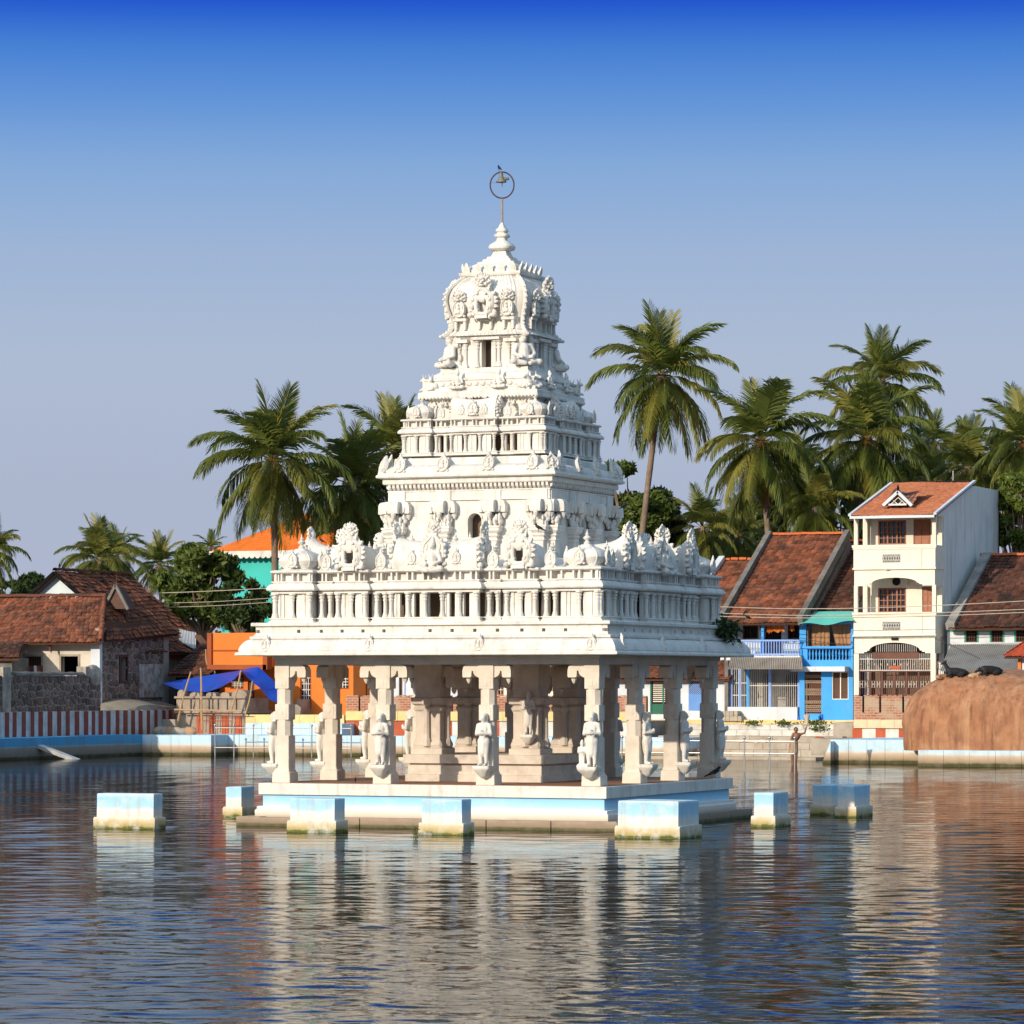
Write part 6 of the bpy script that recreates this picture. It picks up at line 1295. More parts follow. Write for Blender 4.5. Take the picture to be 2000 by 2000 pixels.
# ------------------------------------------------------------------ tin sheet and dark shed roof
SH = empty('tin_roofed_shed', (U(360, 80), 80, 1.7), label='low shed with dark tiles and a leaning sheet of grey tin', cat='shed')
a, b_, c, d = at_v(327, 1318, 78.0), at_v(409, 1318, 78.0), at_v(420, 1255, 81.5), at_v(327, 1258, 81.5)
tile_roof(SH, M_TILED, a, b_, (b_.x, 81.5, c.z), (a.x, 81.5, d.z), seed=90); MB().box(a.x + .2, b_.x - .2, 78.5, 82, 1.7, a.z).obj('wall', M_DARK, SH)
corrugated(SH, at_v(336, 1244, 82.0), at_v(383, 1269, 82.0), at_v(384, 1236, 83.4), at_v(329, 1224, 83.4), mat('bare_tin', (.52, .53, .55), (.44, .45, .47), rough=.45, spec=.5), 'tin_sheet')
MB().box(U(383, 83), U(410, 83), 82.9, 83.1, 1.7, Z(395, 1240, 83)).obj('plank_wall', M_DWOOD, SH); MB().box(U(388, 82.8), U(407, 82.8), 82.78, 82.82, Z(395, 1268, 82.8), Z(395, 1260, 82.8)).obj('sign_board', M_BLUEL, SH); settle(SH)
# ------------------------------------------------------------------ small stone shrine under repair
VS = 75.0
SR = empty('stone_shrine', (U(410, VS), VS, .95), label='low carved stone shrine under repair behind bamboo scaffolding', cat='shrine')
M_SHR = mat('sandy_granite', (.40, .32, .25), (.28, .22, .17), scale=2, rough=.9, dirt=.45, dirtc=(.16, .12, .09), streak=.3, bump=.4)
sx0, sx1 = U(345, VS), U(480, VS); zt = Z(415, 1364, VS); zm = Z(415, 1393, VS)
b = MB(); b.box(sx0, sx1, VS, VS + 2.5, .9, zm); b.box(sx0 - .1, sx1 + .15, VS - .12, VS + 2.6, zm, zm + .12); b.box(sx0, sx1, VS - .02, VS + 2.5, zm + .12, zt); b.obj('body', M_SHR, SR)
for i in range(8):
    x = sx0 + .1 + (sx1 - sx0 - .3) * i / 7; MB().box(x, x + .22, VS - .12, VS - .021, zm + .14, zt - .05).obj('pilaster', M_SHR, SR)
MB().box(sx0 - .05, sx1 + .1, VS - .16, VS + .3, zt, zt + .1).obj('cornice', M_SHR, SR)
for i, (p0, p1) in enumerate(((348, 362), (372, 392), (404, 424), (432, 450), (454, 484))):
    xa_, xb2 = U(p0, VS), U(p1, VS); b = MB(); b.loft([[(xa_ + (xb2 - xa_) * (1 - math.cos(math.pi * k / 10)) / 2, y_, zt + .1 + (.32 if i in (0, 4) else .2) * math.sin(math.pi * k / 10) ** .6) for k in range(11)] for y_ in (VS - .1, VS + .5)], True, True, False); b.obj('rounded_crest', M_SHR, SR, 50)
for i in range(7): x0_ = U(385, VS) + (U(473, VS) - U(385, VS)) * i / 7; MB().box(x0_, x0_ + .33, VS - .05, VS - .001, .95, Z(430, 1398, VS)).obj('painted_stripe', M_RED if i % 2 == 0 else M_SHR, SR)
settle(SR)
# scaffold
M_BAM = mat('bamboo_pole', (.50, .32, .16), (.38, .24, .12), scale=5, rough=.7); M_REDI = mat('red_iron_rod', (.28, .07, .03), (.2, .05, .025), rough=.7)
def pole(p0, p1, r, label, m=M_BAM, nm='bamboo_pole', group='bamboo scaffold poles'):
    P0, P1 = Vector(p0), Vector(p1); b = MB(); n = 10; pts, rr = [], []
    for i in range(n + 1):
        t = i / n; pts.append(P0.lerp(P1, t) + Vector((.03 * math.sin(t * 5 + P0.x), 0, 0))); rr.append(r * (1 - .3 * t))
    b.tube(pts, rr, 6)
    for i in range(1, n): b.ball(pts[i], rr[i] * 1.18, 6, 4)
    return b.obj(nm, m, label=label, cat='pole', group=group)
vs_ = VS - .8
pole(at_v(344, 1420, vs_), at_v(372, 1312, vs_), .05, 'leaning bamboo pole at the tip of the blue tarpaulin')
pole(at_v(396, 1425, vs_), at_v(391, 1304, vs_), .06, 'thick upright bamboo pole through the blue tarpaulin')
pole(at_v(452, 1390, vs_), at_v(471, 1309, vs_), .05, 'bamboo pole propping the peak of the blue tarpaulin')
pole(at_v(480, 1395, vs_ + .6), at_v(494, 1330, vs_ + .6), .04, 'thin dark pole right of the blue tarpaulin peak')
pole(at_v(407, 1322, 79), at_v(402, 1268, 79), .05, 'short upright pole in front of the orange upper block')
pole(at_v(417, 1322, 78.5), at_v(427, 1291, 78.5), .05, 'short leaning pole above the blue tarpaulin')
pole(at_v(340, 1386, vs_ - .05), at_v(472, 1388, vs_ - .05), .045, 'horizontal bamboo pole lashed across the shrine scaffold')
SF = empty('iron_frame', at_v(420, 1432, vs_), label='rust red iron rod frame standing before the shrine', cat='frame'); o_ = -Vector(SF.location)
for px in (388, 402, 418, 430, 445, 452): MB().tube([at_v(px, 1431, vs_) + o_, at_v(px + 2, 1390, vs_) + o_], .018, 5).obj('rod', M_REDI, SF)
for y in (1392, 1408): MB().tube([at_v(388, y, vs_) + o_, at_v(454, y, vs_) + o_], .018, 5).obj('rod', M_REDI, SF)
# rubble and sacks on the quay
for i, px in enumerate((312, 322, 333, 345, 358, 372)):
    b = MB(); rr = random.Random(i); b.ball((0, 0, .14), (.28 + .1 * rr.random(), .22, .17 + .08 * rr.random()), 9, 7); b.v = [tuple(Vector(q) * (1 + .16 * mnoise.noise(Vector(q) * 5 + Vector((i * 7, 0, 0))))) for q in b.v]
    lab = ['grey sack left of the rubble on the quay', 'leaning pale sack on the quay', 'brown sack in the middle of the quay rubble', 'dented grey sack beside the stone ledge', 'small tan heap on the quay before the shrine', 'orange brown heap nearest the iron frame'][i]
    p = at_v(px, 1432, VS - 1.6); p.z = .96; b.obj('rubble_sack', mat('sack%d' % (i % 3), ((.42, .36, .28), (.34, .30, .26), (.45, .28, .16))[i % 3], rough=.95, bump=.4), None, 50, loc=p, label=lab, cat='sack', group='sacks and rubble on the quay')
# tarpaulin
M_TARP = mat('blue_tarpaulin', (.02, .09, .62), (.015, .07, .5), scale=1.2, rough=.45, spec=.4, trans=.25)
def drape(top, bot, vt, vb2, label, n=30, m_=8, sag=.25, seed=0):
    def samp(P, t):
        L = [0]; 
        for i in range(len(P) - 1): L.append(L[-1] + math.dist(P[i], P[i + 1]))
        s = t * L[-1]
        for i in range(len(P) - 1):
            if s <= L[i + 1] + 1e-9: k = (s - L[i]) / max(1e-9, L[i + 1] - L[i]); return (P[i][0] + (P[i + 1][0] - P[i][0]) * k, P[i][1] + (P[i + 1][1] - P[i][1]) * k)
    rows = []
    for j in range(m_ + 1):
        w_ = j / m_; row = []
        for i in range(n + 1):
            t = i / n; a = samp(top, t); c = samp(bot, t); v_ = vt + (vb2 - vt) * w_; p = at_v(*a, vt).lerp(at_v(*c, vb2), w_); p.z += .06 * math.sin(t * 17 + w_ * 5 + seed) * math.sin(math.pi * w_) - sag * .3 * math.sin(math.pi * w_) * math.sin(math.pi * t); row.append(p)
        rows.append(row)
    b = MB(); b.loft(rows, False, False, False); return b.obj('tarpaulin', M_TARP, None, 70, label=label, cat='tarpaulin')
drape([(319, 1334), (350, 1328), (400, 1320), (440, 1314), (472, 1309)], [(319, 1335), (345, 1346), (372, 1351), (402, 1352), (428, 1344), (455, 1329), (473, 1311)], 77.2, 75.2, 'large bright blue tarpaulin slung over the stone shrine')
drape([(473, 1309), (488, 1304), (505, 1302), (540, 1335), (561, 1356)], [(473, 1312), (490, 1330), (507, 1343), (525, 1365), (545, 1374)], 76.8, 75.6, 'small blue tarpaulin flap beside the temple corner pillar', seed=3)
# ================================================================== palms and trees
M_FROND = mat('palm_frond_green', (.17, .195, .034), (.075, .105, .022), scale=.55, rough=.5, spec=.35, trans=.30)
M_FRONDY = mat('palm_frond_yellow_green', (.30, .27, .055), (.15, .17, .036), scale=.5, rough=.5, spec=.35, trans=.30)
M_FRONDD = mat('palm_frond_dry', (.24, .085, .035), (.14, .06, .03), scale=.7, rough=.8, trans=.15)
M_TRUNK = mat('palm_trunk_bark', (.26, .19, .14), (.15, .11, .08), scale=3, rough=.9, dirt=.4, dirtc=(.09, .07, .055), bump=.6, bscale=8)
def frond_mesh(elev, droop, seed, m, L=4.2, hang=.5, nl=58):
    rnd = random.Random(seed); b = MB(); N = 24; pts = [Vector((0, 0, 0))]; tans = []
    tw = rnd.uniform(-.15, .15)
    for i in range(N):
        s = (i + .5) / N; th = R(elev) - R(droop) * s ** 1.5; d = Vector((math.cos(th), tw * s, math.sin(th))).normalized(); tans.append(d); pts.append(pts[-1] + d * L / N)
    tans.append(tans[-1]); b.tube(pts, [.045 * (1 - .85 * i / N) for i in range(N + 1)], 4)
    for i in range(nl):
        s = .16 + .84 * (i + .5) / nl; k = s * N; i0 = min(int(k), N - 1); p = pts[i0].lerp(pts[i0 + 1], k - i0); t = tans[i0]; side = t.cross(Vector((0, 0, 1)))
        side = side.normalized() if side.length > .05 else Vector((0, 1, 0)); up = side.cross(t).normalized()
        ln = L * (.12 + .19 * math.sin(math.pi * min(1, .18 + .80 * s)) ** .8) * rnd.uniform(.85, 1.1)
        for sg in (-1, 1):
            hg = hang * rnd.uniform(.6, 1.3)
            d0 = (side * sg * (.95 - .35 * s) + t * (.35 + .65 * s) + up * .22 * rnd.uniform(-.5, 1)).normalized(); d1 = (d0 + Vector((0, 0, -hg))).normalized(); d2 = (d0 * .75 + Vector((0, 0, -hg * 1.9))).normalized()
            w_ = .050 * (1 - .3 * s); wv = (t * .9 + up * .35).normalized() * w_; a = p; q = a + d0 * ln * .3; c = q + d1 * ln * .4; e = c + d2 * ln * .32
            b.add([a - wv * .6, a + wv * .6, q - wv, q + wv, c - wv * .8, c + wv * .8, e], [(0, 1, 3, 2), (2, 3, 5, 4), (4, 5, 6)])
    return b.mesh('frond', m)
FR = {}
for key, (el_, dr, hg) in {'a': (84, 18, .1), 'b': (66, 62, .22), 'c': (44, 82, .42), 'd': (22, 82, .6), 'e': (-4, 72, .75), 'f': (-36, 48, .8), 'g': (-62, 22, .6)}.items():
    FR[key] = [frond_mesh(el_, dr, 100 + i * 7 + ord(key), (M_FROND, M_FRONDY, M_FROND)[i], hang=hg) for i in range(3)]
FR['dry'] = [frond_mesh(-72, 14, 900 + i, M_FRONDD, hang=.5, L=3.6) for i in range(2)]
NUT = MB().ball((0, 0, 0), (.13, .13, .17), 8, 6).mesh('coconut', mat('coconut_husk', (.20, .15, .05), (.14, .09, .04), rough=.6), 60)
def palm(px, py, v, rpx, label, base=None, n=30, dry=2, seed=0, nuts=8, vb=None):
    rnd = random.Random(seed); c = at_v(px, py, v); Y = (c - CAM).dot(CF); rad = rpx * Y / FPX; sc = rad / 3.5
    bp = at_v(base if base else px, py, v); root = empty('coconut_palm', (bp.x, v, 1.7), label=label, cat='palm tree', group='coconut palms behind the houses')
    top = Vector((c.x - bp.x, 0, c.z - 1.7)); pts, rr = [], []; N = 26
    for i in range(N + 1):
        t = i / N; pts.append(Vector((top.x * t ** 1.35, .15 * math.sin(t * 3), top.z * t))); rr.append((.20 - .06 * t) * sc * (1.25 if t < .05 else 1) + .008 * (i % 2))
    b = MB(); b.tube(pts, rr, 9); b.obj('trunk', M_TRUNK, root, 60)
    hb = MB(); hb.ball(top, (.30 * sc, .30 * sc, .45 * sc), 8, 6)
    for i in range(14): a = rnd.uniform(0, 6.28); hb.tube([top + Vector((0, 0, .1)), top + Vector((math.cos(a) * .5, math.sin(a) * .5, rnd.uniform(-.3, .35))) * sc], [.07 * sc, .03 * sc], 5)
    hb.obj('crownshaft', M_FRONDD if seed % 2 else M_TRUNK, root)
    for i in range(n):
        t = (i + .5) / n; az = i * 2.39996 + seed * .7 + rnd.uniform(-.25, .25)
        key = 'aaabbbcccdddeeeefffffggg'[min(23, int(t * 24))]; o = put('frond', FR[key][rnd.randrange(3)], root, top + Vector((0, 0, .15 * sc)), rot=(rnd.uniform(-.12, .12), rnd.uniform(-.10, .10), az)); s = sc * rnd.uniform(.86, 1.10) * (.85 if key == 'a' else 1); o.scale = (s, s, s)
    for i in range(dry): o = put('frond', FR['dry'][i % 2], root, top, rz=rnd.uniform(3.4, 6.0)); s = sc * rnd.uniform(.7, .95); o.scale = (s, s, s); o['label'] = 'dry brown frond hanging by the trunk'
    for i in range(nuts): a = rnd.uniform(0, 6.28); put('coconut', NUT, root, top + Vector((math.cos(a) * .38, math.sin(a) * .38, rnd.uniform(-.45, -.1))) * 1.0, scale=sc)
    return root
palm(533, 905, 90, 138, 'big coconut palm standing before the orange hipped roof', base=536, n=36, seed=1)
palm(690, 955, 97, 128, 'dark coconut palm between the big left palm and the tower', base=640, n=34, seed=2)
palm(772, 885, 101, 112, 'coconut palm peeping out just left of the tower', n=32, seed=3, dry=0)
palm(1292, 738, 92, 128, 'tallest free-standing coconut palm with leaning bare trunk right of the tower', base=1222, n=36, seed=4, dry=3)
palm(1486, 868, 91, 130, 'coconut palm with dry brown fronds over the long terracotta roof', base=1516, n=35, seed=5, dry=5)
palm(1722, 752, 104, 108, 'highest coconut palm above the tall white house', base=1690, n=34, seed=6)
palm(1694, 866, 95, 135, 'broad coconut palm directly left of the white house roof', base=1640, n=36, seed=7)
palm(1592, 1000, 92, 92, 'low coconut palm behind the ridge of the long terracotta roof', base=1600, n=32, seed=8)
palm(2000, 872, 96, 112, 'coconut palm cut by the right edge of the picture', n=34, seed=9)
palm(1893, 920, 99, 96, 'coconut palm rising directly behind the white house side wall', n=34, seed=10, dry=0)
palm(1825, 868, 122, 68, 'small distant coconut palm between the white house palms', n=28, seed=11, dry=0, nuts=0)
palm(1372, 1035, 98, 80, 'low young coconut palm behind the temple parapet', n=26, seed=12, dry=0, nuts=0)
palm(1440, 1050, 104, 78, 'shaded young coconut palm left of the terracotta ridge', n=26, seed=13, dry=0, nuts=0)
palm(195, 1096, 108, 80, 'coconut palm behind the white gable of the stone house', n=34, seed=14, dry=0)
palm(228, 1090, 118, 62, 'half hidden coconut palm behind the gable palm', n=26, seed=15, dry=0, nuts=0)
palm(312, 1106, 124, 64, 'distant coconut palm above the leafy green tree', n=30, seed=16, dry=0, nuts=0)
palm(-16, 1078, 92, 66, 'coconut palm whose fronds enter at the left edge', n=30, seed=17, dry=1)
palm(412, 1072, 150, 36, 'tiny distant coconut palm beside the orange hipped roof', n=22, seed=18, dry=0, nuts=0)
palm(1960, 905, 112, 74, 'distant coconut palm left of the edge palm', n=28, seed=19, dry=0, nuts=0)
palm(1800, 940, 112, 90, 'shaded coconut palm low behind the white house ridge', n=30, seed=20, dry=0, nuts=0)
palm(1560, 940, 112, 90, 'shaded coconut palm in the gap between the two broad palms', n=30, seed=21, dry=0, nuts=0)
palm(700, 1010, 104, 90, 'lowest dark coconut palm beside the tower brackets', n=28, seed=22, dry=1, nuts=0)

def tree(px, py, v, rx_px, rz_px, label, m=None, seed=0, leaf=.30, dens=1.0, lobes=16):
    rnd = random.Random(seed); c = at_v(px, py, v); Y = (c - CAM).dot(CF); rx, rz = rx_px * Y / FPX, rz_px * Y / FPX; root = empty('leafy_tree', (c.x, v, 1.7), label=label, cat='tree', group='leafy trees behind the houses'); cz = c.z - 1.7
    t = MB(); t.tube([(0, 0, 0), (.1, .1, cz * .4), (0, 0, cz * .8)], [.28, .2, .12], 7); b = MB()
    for i in range(lobes):
        a = rnd.uniform(0, 6.28); u_ = rnd.uniform(-.85, .95); w_ = math.sqrt(1 - u_ * u_ * .8) * rnd.uniform(.35, .95); lc = Vector((rx * w_ * math.cos(a), rx * .8 * w_ * math.sin(a), cz + rz * u_)); lr = rnd.uniform(.22, .40) * min(rx, rz)
        t.tube([(0, 0, cz * .6), lc * .5 + Vector((0, 0, cz * .3)), lc], [.10, .06, .02], 5)
        for k in range(int(230 * dens)):
            d = Vector((rnd.gauss(0, 1), rnd.gauss(0, 1), rnd.gauss(0, .8))); d = d.normalized() * rnd.random() ** .4; p = lc + Vector((d.x * lr, d.y * lr, d.z * lr * .75)); n_ = Vector((rnd.gauss(0, 1), rnd.gauss(0, 1), rnd.gauss(.5, .8))).normalized(); s = n_.orthogonal().normalized(); e = n_.cross(s); f = rnd.uniform(0, 6.28); s, e = s * math.cos(f) + e * math.sin(f), e * math.cos(f) - s * math.sin(f); L = leaf * rnd.uniform(.5, 1.1)
            b.add([p - s * L, p + e * L * .38, p + s * L, p - e * L * .38], [(0, 1, 2, 3)])
    b.obj('crown', m or M_LEAF, root); t.obj('trunk', M_TRUNK, root, 60); return root
tree(395, 1150, 90, 92, 78, 'full green leafy tree above the tin roofed shed', seed=1, lobes=30)
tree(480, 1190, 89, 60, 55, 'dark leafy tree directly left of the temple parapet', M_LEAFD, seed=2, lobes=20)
tree(345, 1190, 93, 50, 45, 'leafy tree just behind the stone house roof', seed=3, lobes=14)
tree(1235, 985, 96, 72, 88, 'leafy tree behind the bare leaning palm trunk', seed=4, lobes=30)
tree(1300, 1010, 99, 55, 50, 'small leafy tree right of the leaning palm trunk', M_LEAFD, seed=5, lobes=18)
tree(1992, 1010, 92, 44, 92, 'bright leafy tree at the right edge above the dark roof', mat('fresh_leaf_green', (.16, .20, .03), (.09, .13, .025), scale=.8, rough=.5, spec=.3, trans=.3), seed=6, lobes=24)
tree(60, 1148, 112, 34, 26, 'small distant leafy tree left of the white gable', M_LEAFD, seed=7, lobes=14)
tree(22, 1160, 108, 40, 22, 'low dark leafy tree at the left edge', M_LEAFD, seed=8, lobes=12)
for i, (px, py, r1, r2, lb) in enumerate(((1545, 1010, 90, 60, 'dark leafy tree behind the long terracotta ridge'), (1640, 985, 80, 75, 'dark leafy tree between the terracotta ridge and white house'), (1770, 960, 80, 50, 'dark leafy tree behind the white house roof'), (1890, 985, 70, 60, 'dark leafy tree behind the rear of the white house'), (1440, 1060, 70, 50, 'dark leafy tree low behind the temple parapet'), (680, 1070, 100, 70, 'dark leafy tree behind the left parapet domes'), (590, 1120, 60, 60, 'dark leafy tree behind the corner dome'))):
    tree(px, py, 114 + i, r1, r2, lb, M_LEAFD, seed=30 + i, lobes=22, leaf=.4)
b = MB()
for i in range(70):                       # a far belt of trees that closes the horizon
    x = -260 + i * 7.5; y = 210 + 30 * math.sin(i * 1.7); rr = random.uniform(4, 8)
    for k in range(420):
        d = Vector((random.gauss(0, 1), random.gauss(0, .6), random.gauss(0, .7))) * rr * .6; n_ = Vector((random.gauss(0, 1), random.gauss(0, 1), random.gauss(0, 1))).normalized(); s = n_.orthogonal().normalized(); e = n_.cross(s); p = Vector((x, y, 4)) + d; p.z = max(p.z, 1.7); b.add([p - s * .5, p + e * .26, p + s * .5, p - e * .26], [(0, 1, 2, 3)])
b.obj('treeline', M_LEAFD, kind='stuff', label='far belt of trees beyond the town', cat='treeline')
# ================================================================== blocks standing in the water
def tank_block(x0, x1, x2, yw, yt, label, extra=0):
    a = at_z(x0, yw, 0); c = at_z(x1, yw, 0); w_ = max(.3, c.x - a.x) if True else 0
    p = at_z(x1, yw, 0); d = (p - CAM).dot(CF); L = (x1 - x0) * d / (6558 + .383 * ((x0 + x1) / 2 - 1000)); dv = (x2 - x1) * d / max(300, 2718 - .924 * (x1 - 1000)); zt = CAM.z - (yt - HOR) * d / FPX
    o = empty('water_block', (p.x - L / 2, p.y + dv / 2, 0), label=label, cat='block', group='painted masonry blocks in the tank'); hx, hy = L / 2, dv / 2
    def rough(prof, nm, hx, hy, seed):
        b = MB(); rnd = random.Random(seed); rings = []
        for off, z in prof: rings.append([(s * (hx + off) + rnd.uniform(-.008, .008), t * (hy + off) + rnd.uniform(-.008, .008), z + rnd.uniform(-.006, .006)) for s, t in ((-1, -1), (1, -1), (1, 1), (-1, 1))])
        b.loft(rings); return b.obj(nm, M_BLOCK, o)
    rough([(0, -.7), (0, .0), (0, .22), (-.012, .27), (-.04, .275)], 'base', hx, hy, int(x0)); rough([(-.06, .2), (-.06, zt - .02), (-.075, zt), (-.2, zt + .004)], 'body', hx, hy, int(x0) + 1); return o
tank_block(182, 302, 324, 1620, 1551, 'lone wide pale blue block standing in open water far left')
tank_block(435, 473, 503, 1597, 1537, 'pale block tucked behind the left corner of the platform')
tank_block(560, 656, 680, 1627, 1560, 'pale blue block before the left half of the platform front')
tank_block(817, 905, 927, 1632, 1562, 'pale blue block with mossy corner before the middle of the platform')
tank_block(1200, 1328, 1372, 1639, 1566, 'largest pale block in front of the platform corner')
tank_block(1466, 1514, 1545, 1616, 1549, 'slim white and blue block right of the platform')
tank_block(1630, 1672, 1705, 1597, 1535, 'front block of the pair standing at the far right')
tank_block(1582, 1628, 1650, 1592, 1534, 'shaded blue block behind its twin at the far right')
ms = leaf_tuft(8, 200, .035, .09, .045, .9); p = at_z(812, 1628, .12); ms.obj('moss_clump', mat('wet_moss', (.10, .14, .02), (.06, .09, .015)), loc=p, label='green moss clump hanging on the middle block', cat='moss')
# ================================================================== boulder
vR = 66.6
M_ROCK = mat('streaked_boulder', (.42, .215, .115), (.28, .12, .06), scale=1.6, rough=.92, dirt=.6, dirtc=(.20, .085, .05), dscale=1.4, streak=.85, streakc=(.13, .055, .035), bump=1.0, bscale=6, sscale=2.6, detail=10)
_n, _l = M_ROCK.node_tree.nodes, M_ROCK.node_tree.links; _b = _n['Principled BSDF']          # pale mineral runs and dark water runs down the flanks
_src = _b.inputs['Base Color'].links[0].from_socket; _g = _n.new('ShaderNodeNewGeometry')
for _sc, _lo, _hi, _col, _f in ((9.0, .50, .68, (.48, .29, .17, 1), .5), (14.0, .55, .70, (.12, .05, .032, 1), .7), (5.0, .58, .70, (.40, .14, .06, 1), .7)):
    _m = _n.new('ShaderNodeMapping'); _m.inputs['Scale'].default_value = (_sc * .2, _sc * .2, _sc * .014); _m.inputs['Location'].default_value = (_sc, 0, 0); _t = _n.new('ShaderNodeTexNoise'); _t.inputs['Scale'].default_value = 1.5; _t.inputs['Detail'].default_value = 9; _t.inputs['Roughness'].default_value = .65; _r = _n.new('ShaderNodeMapRange'); _r.inputs['From Min'].default_value = _lo; _r.inputs['From Max'].default_value = _hi; _r.inputs['To Max'].default_value = _f
    _x = _n.new('ShaderNodeMix'); _x.data_type = 'RGBA'; _x.inputs['B'].default_value = _col; _l.new(_g.outputs['Position'], _m.inputs[0]); _l.new(_m.outputs[0], _t.inputs[0]); _l.new(_t.outputs[0], _r.inputs[0]); _l.new(_r.outputs[0], _x.inputs['Factor']); _l.new(_src, _x.inputs['A']); _src = _x.outputs['Result']
_l.new(_src, _b.inputs['Base Color'])
b = MB(); n, m_ = 200, 60; xl_, zt_ = U(1788, vR), Z(1870, 1308, vR); zb_ = Z(1900, 1466, vr) - .05; hx = 4.1; cx_ = xl_ + hx; rings = []
for j in range(m_ + 1):
    t = j / m_; ph = t * math.pi / 2; ring = []
    for i in range(n):
        a = 2 * math.pi * i / n; c, s = math.cos(a), math.sin(a); k = (abs(c) ** 3.2 + abs(s) ** 3.2) ** (-1 / 3.2); rr = max(0, math.cos(ph)) ** .58; h = math.sin(ph) ** .80
        p = Vector((hx * k * c * rr, 4.0 * k * s * rr, h)); f = 1 + .07 * mnoise.fractal(Vector((c * 2.2, s * 2.2, h * 1.2 + 3)), 1.0, 2.0, 5) - .025 * max(0, mnoise.noise(Vector((c * 7, s * 7, h * .9)))) - .012 * abs(mnoise.noise(Vector((c * 19, s * 19, h * .6)))) * (1 - t) - .008 * mnoise.noise(Vector((c * 40, s * 40, h * 6)))
        p.x *= f; p.y *= f; bulge = 1 + .05 * math.sin(h * 2.4); ring.append((cx_ + p.x * bulge, vR + p.y * bulge, zb_ + (zt_ - zb_) * h * (1 - .16 * max(0, p.x / hx)) * (1 + .03 * mnoise.noise(Vector((p.x, p.y, 5)) * .6))))
    rings.append(ring)
b.loft(rings, False, True); ROCK = b.obj('boulder', M_ROCK, None, 60, label='huge rounded brown boulder with goats resting on top', cat='boulder')
def rock_top(px, py_guess=1310):
    p = at_v(px, py_guess, vR - 2.6); best = None
    for r_ in rings:
        for q in r_:
            d = (q[0] - p.x) ** 2 + (q[1] - (vR - 2.6)) ** 2
            if best is None or d < best[0]: best = (d, q[2])
    return Vector((p.x, vR - 2.6, best[1]))
# ================================================================== animals
def goat_mesh(name, m, head_up=True):
    b = MB(); b.limb([(-.42, 0, .20), (-.15, 0, .24), (.16, 0, .26)], [.17, .19, .17]); b.ball((-.45, 0, .17), (.17, .15, .16))
    if head_up: b.limb([(.20, 0, .32), (.32, 0, .52), (.34, 0, .62)], [.11, .075, .065]); b.limb([(.35, 0, .65), (.50, 0, .57)], [.075, .042]); e = (.33, .63)
    else: b.limb([(.20, 0, .26), (.38, 0, .24)], [.10, .07]); b.limb([(.40, 0, .24), (.56, 0, .16)], [.075, .042]); e = (.40, .26)
    for s in (-1, 1):
        b.limb([(e[0] + .02, s * .06, e[1] + .03), (e[0] - .02, s * .16, e[1] - .05)], [.03, .018]); b.limb([(e[0], s * .035, e[1] + .05), (e[0] - .08, s * .05, e[1] + .15)], [.018, .010])
        b.limb([(.14, s * .12, .16), (.28, s * .15, .06), (.10, s * .16, .04)], [.07, .045, .035]); b.limb([(-.38, s * .14, .16), (-.18, s * .20, .07), (-.36, s * .22, .04)], [.10, .055, .035])
    b.limb([(-.58, 0, .26), (-.66, 0, .20)], [.035, .02]); return remesh(b, name, m, .022, 2)
M_BLK = mat('black_goat_hair', (.012, .012, .014), (.02, .018, .018), scale=6, rough=.6); M_TANH = mat('tan_goat_hair', (.38, .24, .13), (.5, .36, .22), scale=4, rough=.8); M_BRNH = mat('brown_white_goat_hair', (.45, .30, .20), (.24, .10, .05), scale=3, rough=.8)
for nm, px, m, up, rz, sc, lab in (('goat', 1862, M_BLK, True, math.pi + YAW, 1.0, 'black goat lying with head raised on the boulder'), ('goat', 1930, M_BLK, False, math.pi + YAW + .2, 1.0, 'black goat lying with lowered head on the boulder'), ('goat', 1842, M_BRNH, False, YAW + .3, .55, 'small brown and white kid beside the raised black goat'), ('goat', 1905, M_TANH, True, YAW + .2, .5, 'small tan kid between the two black goats')):
    p = rock_top(px); put(nm, goat_mesh(nm, m, up), None, p - Vector((0, 0, .05)), rz=rz, scale=sc, label=lab, cat='goat', group='goats resting on the boulder')
def bird_mesh():
    b = MB(); b.limb([(-.10, 0, .12), (0, 0, .16), (.06, 0, .20)], [.035, .055, .045]); b.ball((.09, 0, .255), (.036, .032, .034)); b.limb([(.12, 0, .25), (.16, 0, .24)], [.012, .005], 6); b.limb([(.06, 0, .21), (.085, 0, .25)], [.035, .03])
    b.limb([(-.10, 0, .11), (-.24, 0, .05)], [.028, .016])
    for s in (-1, 1): b.limb([(0, s * .025, .12), (.01, s * .03, .0)], [.009, .008], 6)
    return remesh(b, 'bird', mat('black_feathers', (.014, .014, .017), (.02, .02, .024), rough=.5), .010, 1)
BIRD = bird_mesh()
for loc, rz, sc, lab in (((-.07 * CR.x, -.07 * CR.y, 16.13), 2.4, .62, 'crow perched on the ring at the top of the temple mast'), (at_v(116, 1119, vg0 - .4) + Vector((0, 0, .2)), 2.0, 1.0, 'crow perched on the ridge of the stone house'), ((4.35, 3.55, 1.016), YAW, 1.1, 'black bird standing on the shaded edge of the platform'), ((2.25 + .35, -4.0, 6.98), 3.4, .75, 'dark bird beside the carved gable crest right of the middle'), ((4.05, -2.15, 7.55), 1.2, .7, 'dark bird on the tallest gable crest of the shaded side'), ((-3.05, -4.0, 6.78), 3.0, .6, 'dark bird between the corner dome and the left gable'), ((-2.2, -3.9, 1.024), 2.0, .5, 'small dark bird on the floor between the left pillars')):
    put('crow', BIRD, None, loc, rz=rz, scale=sc, label=lab, cat='bird', group='crows about the tank')
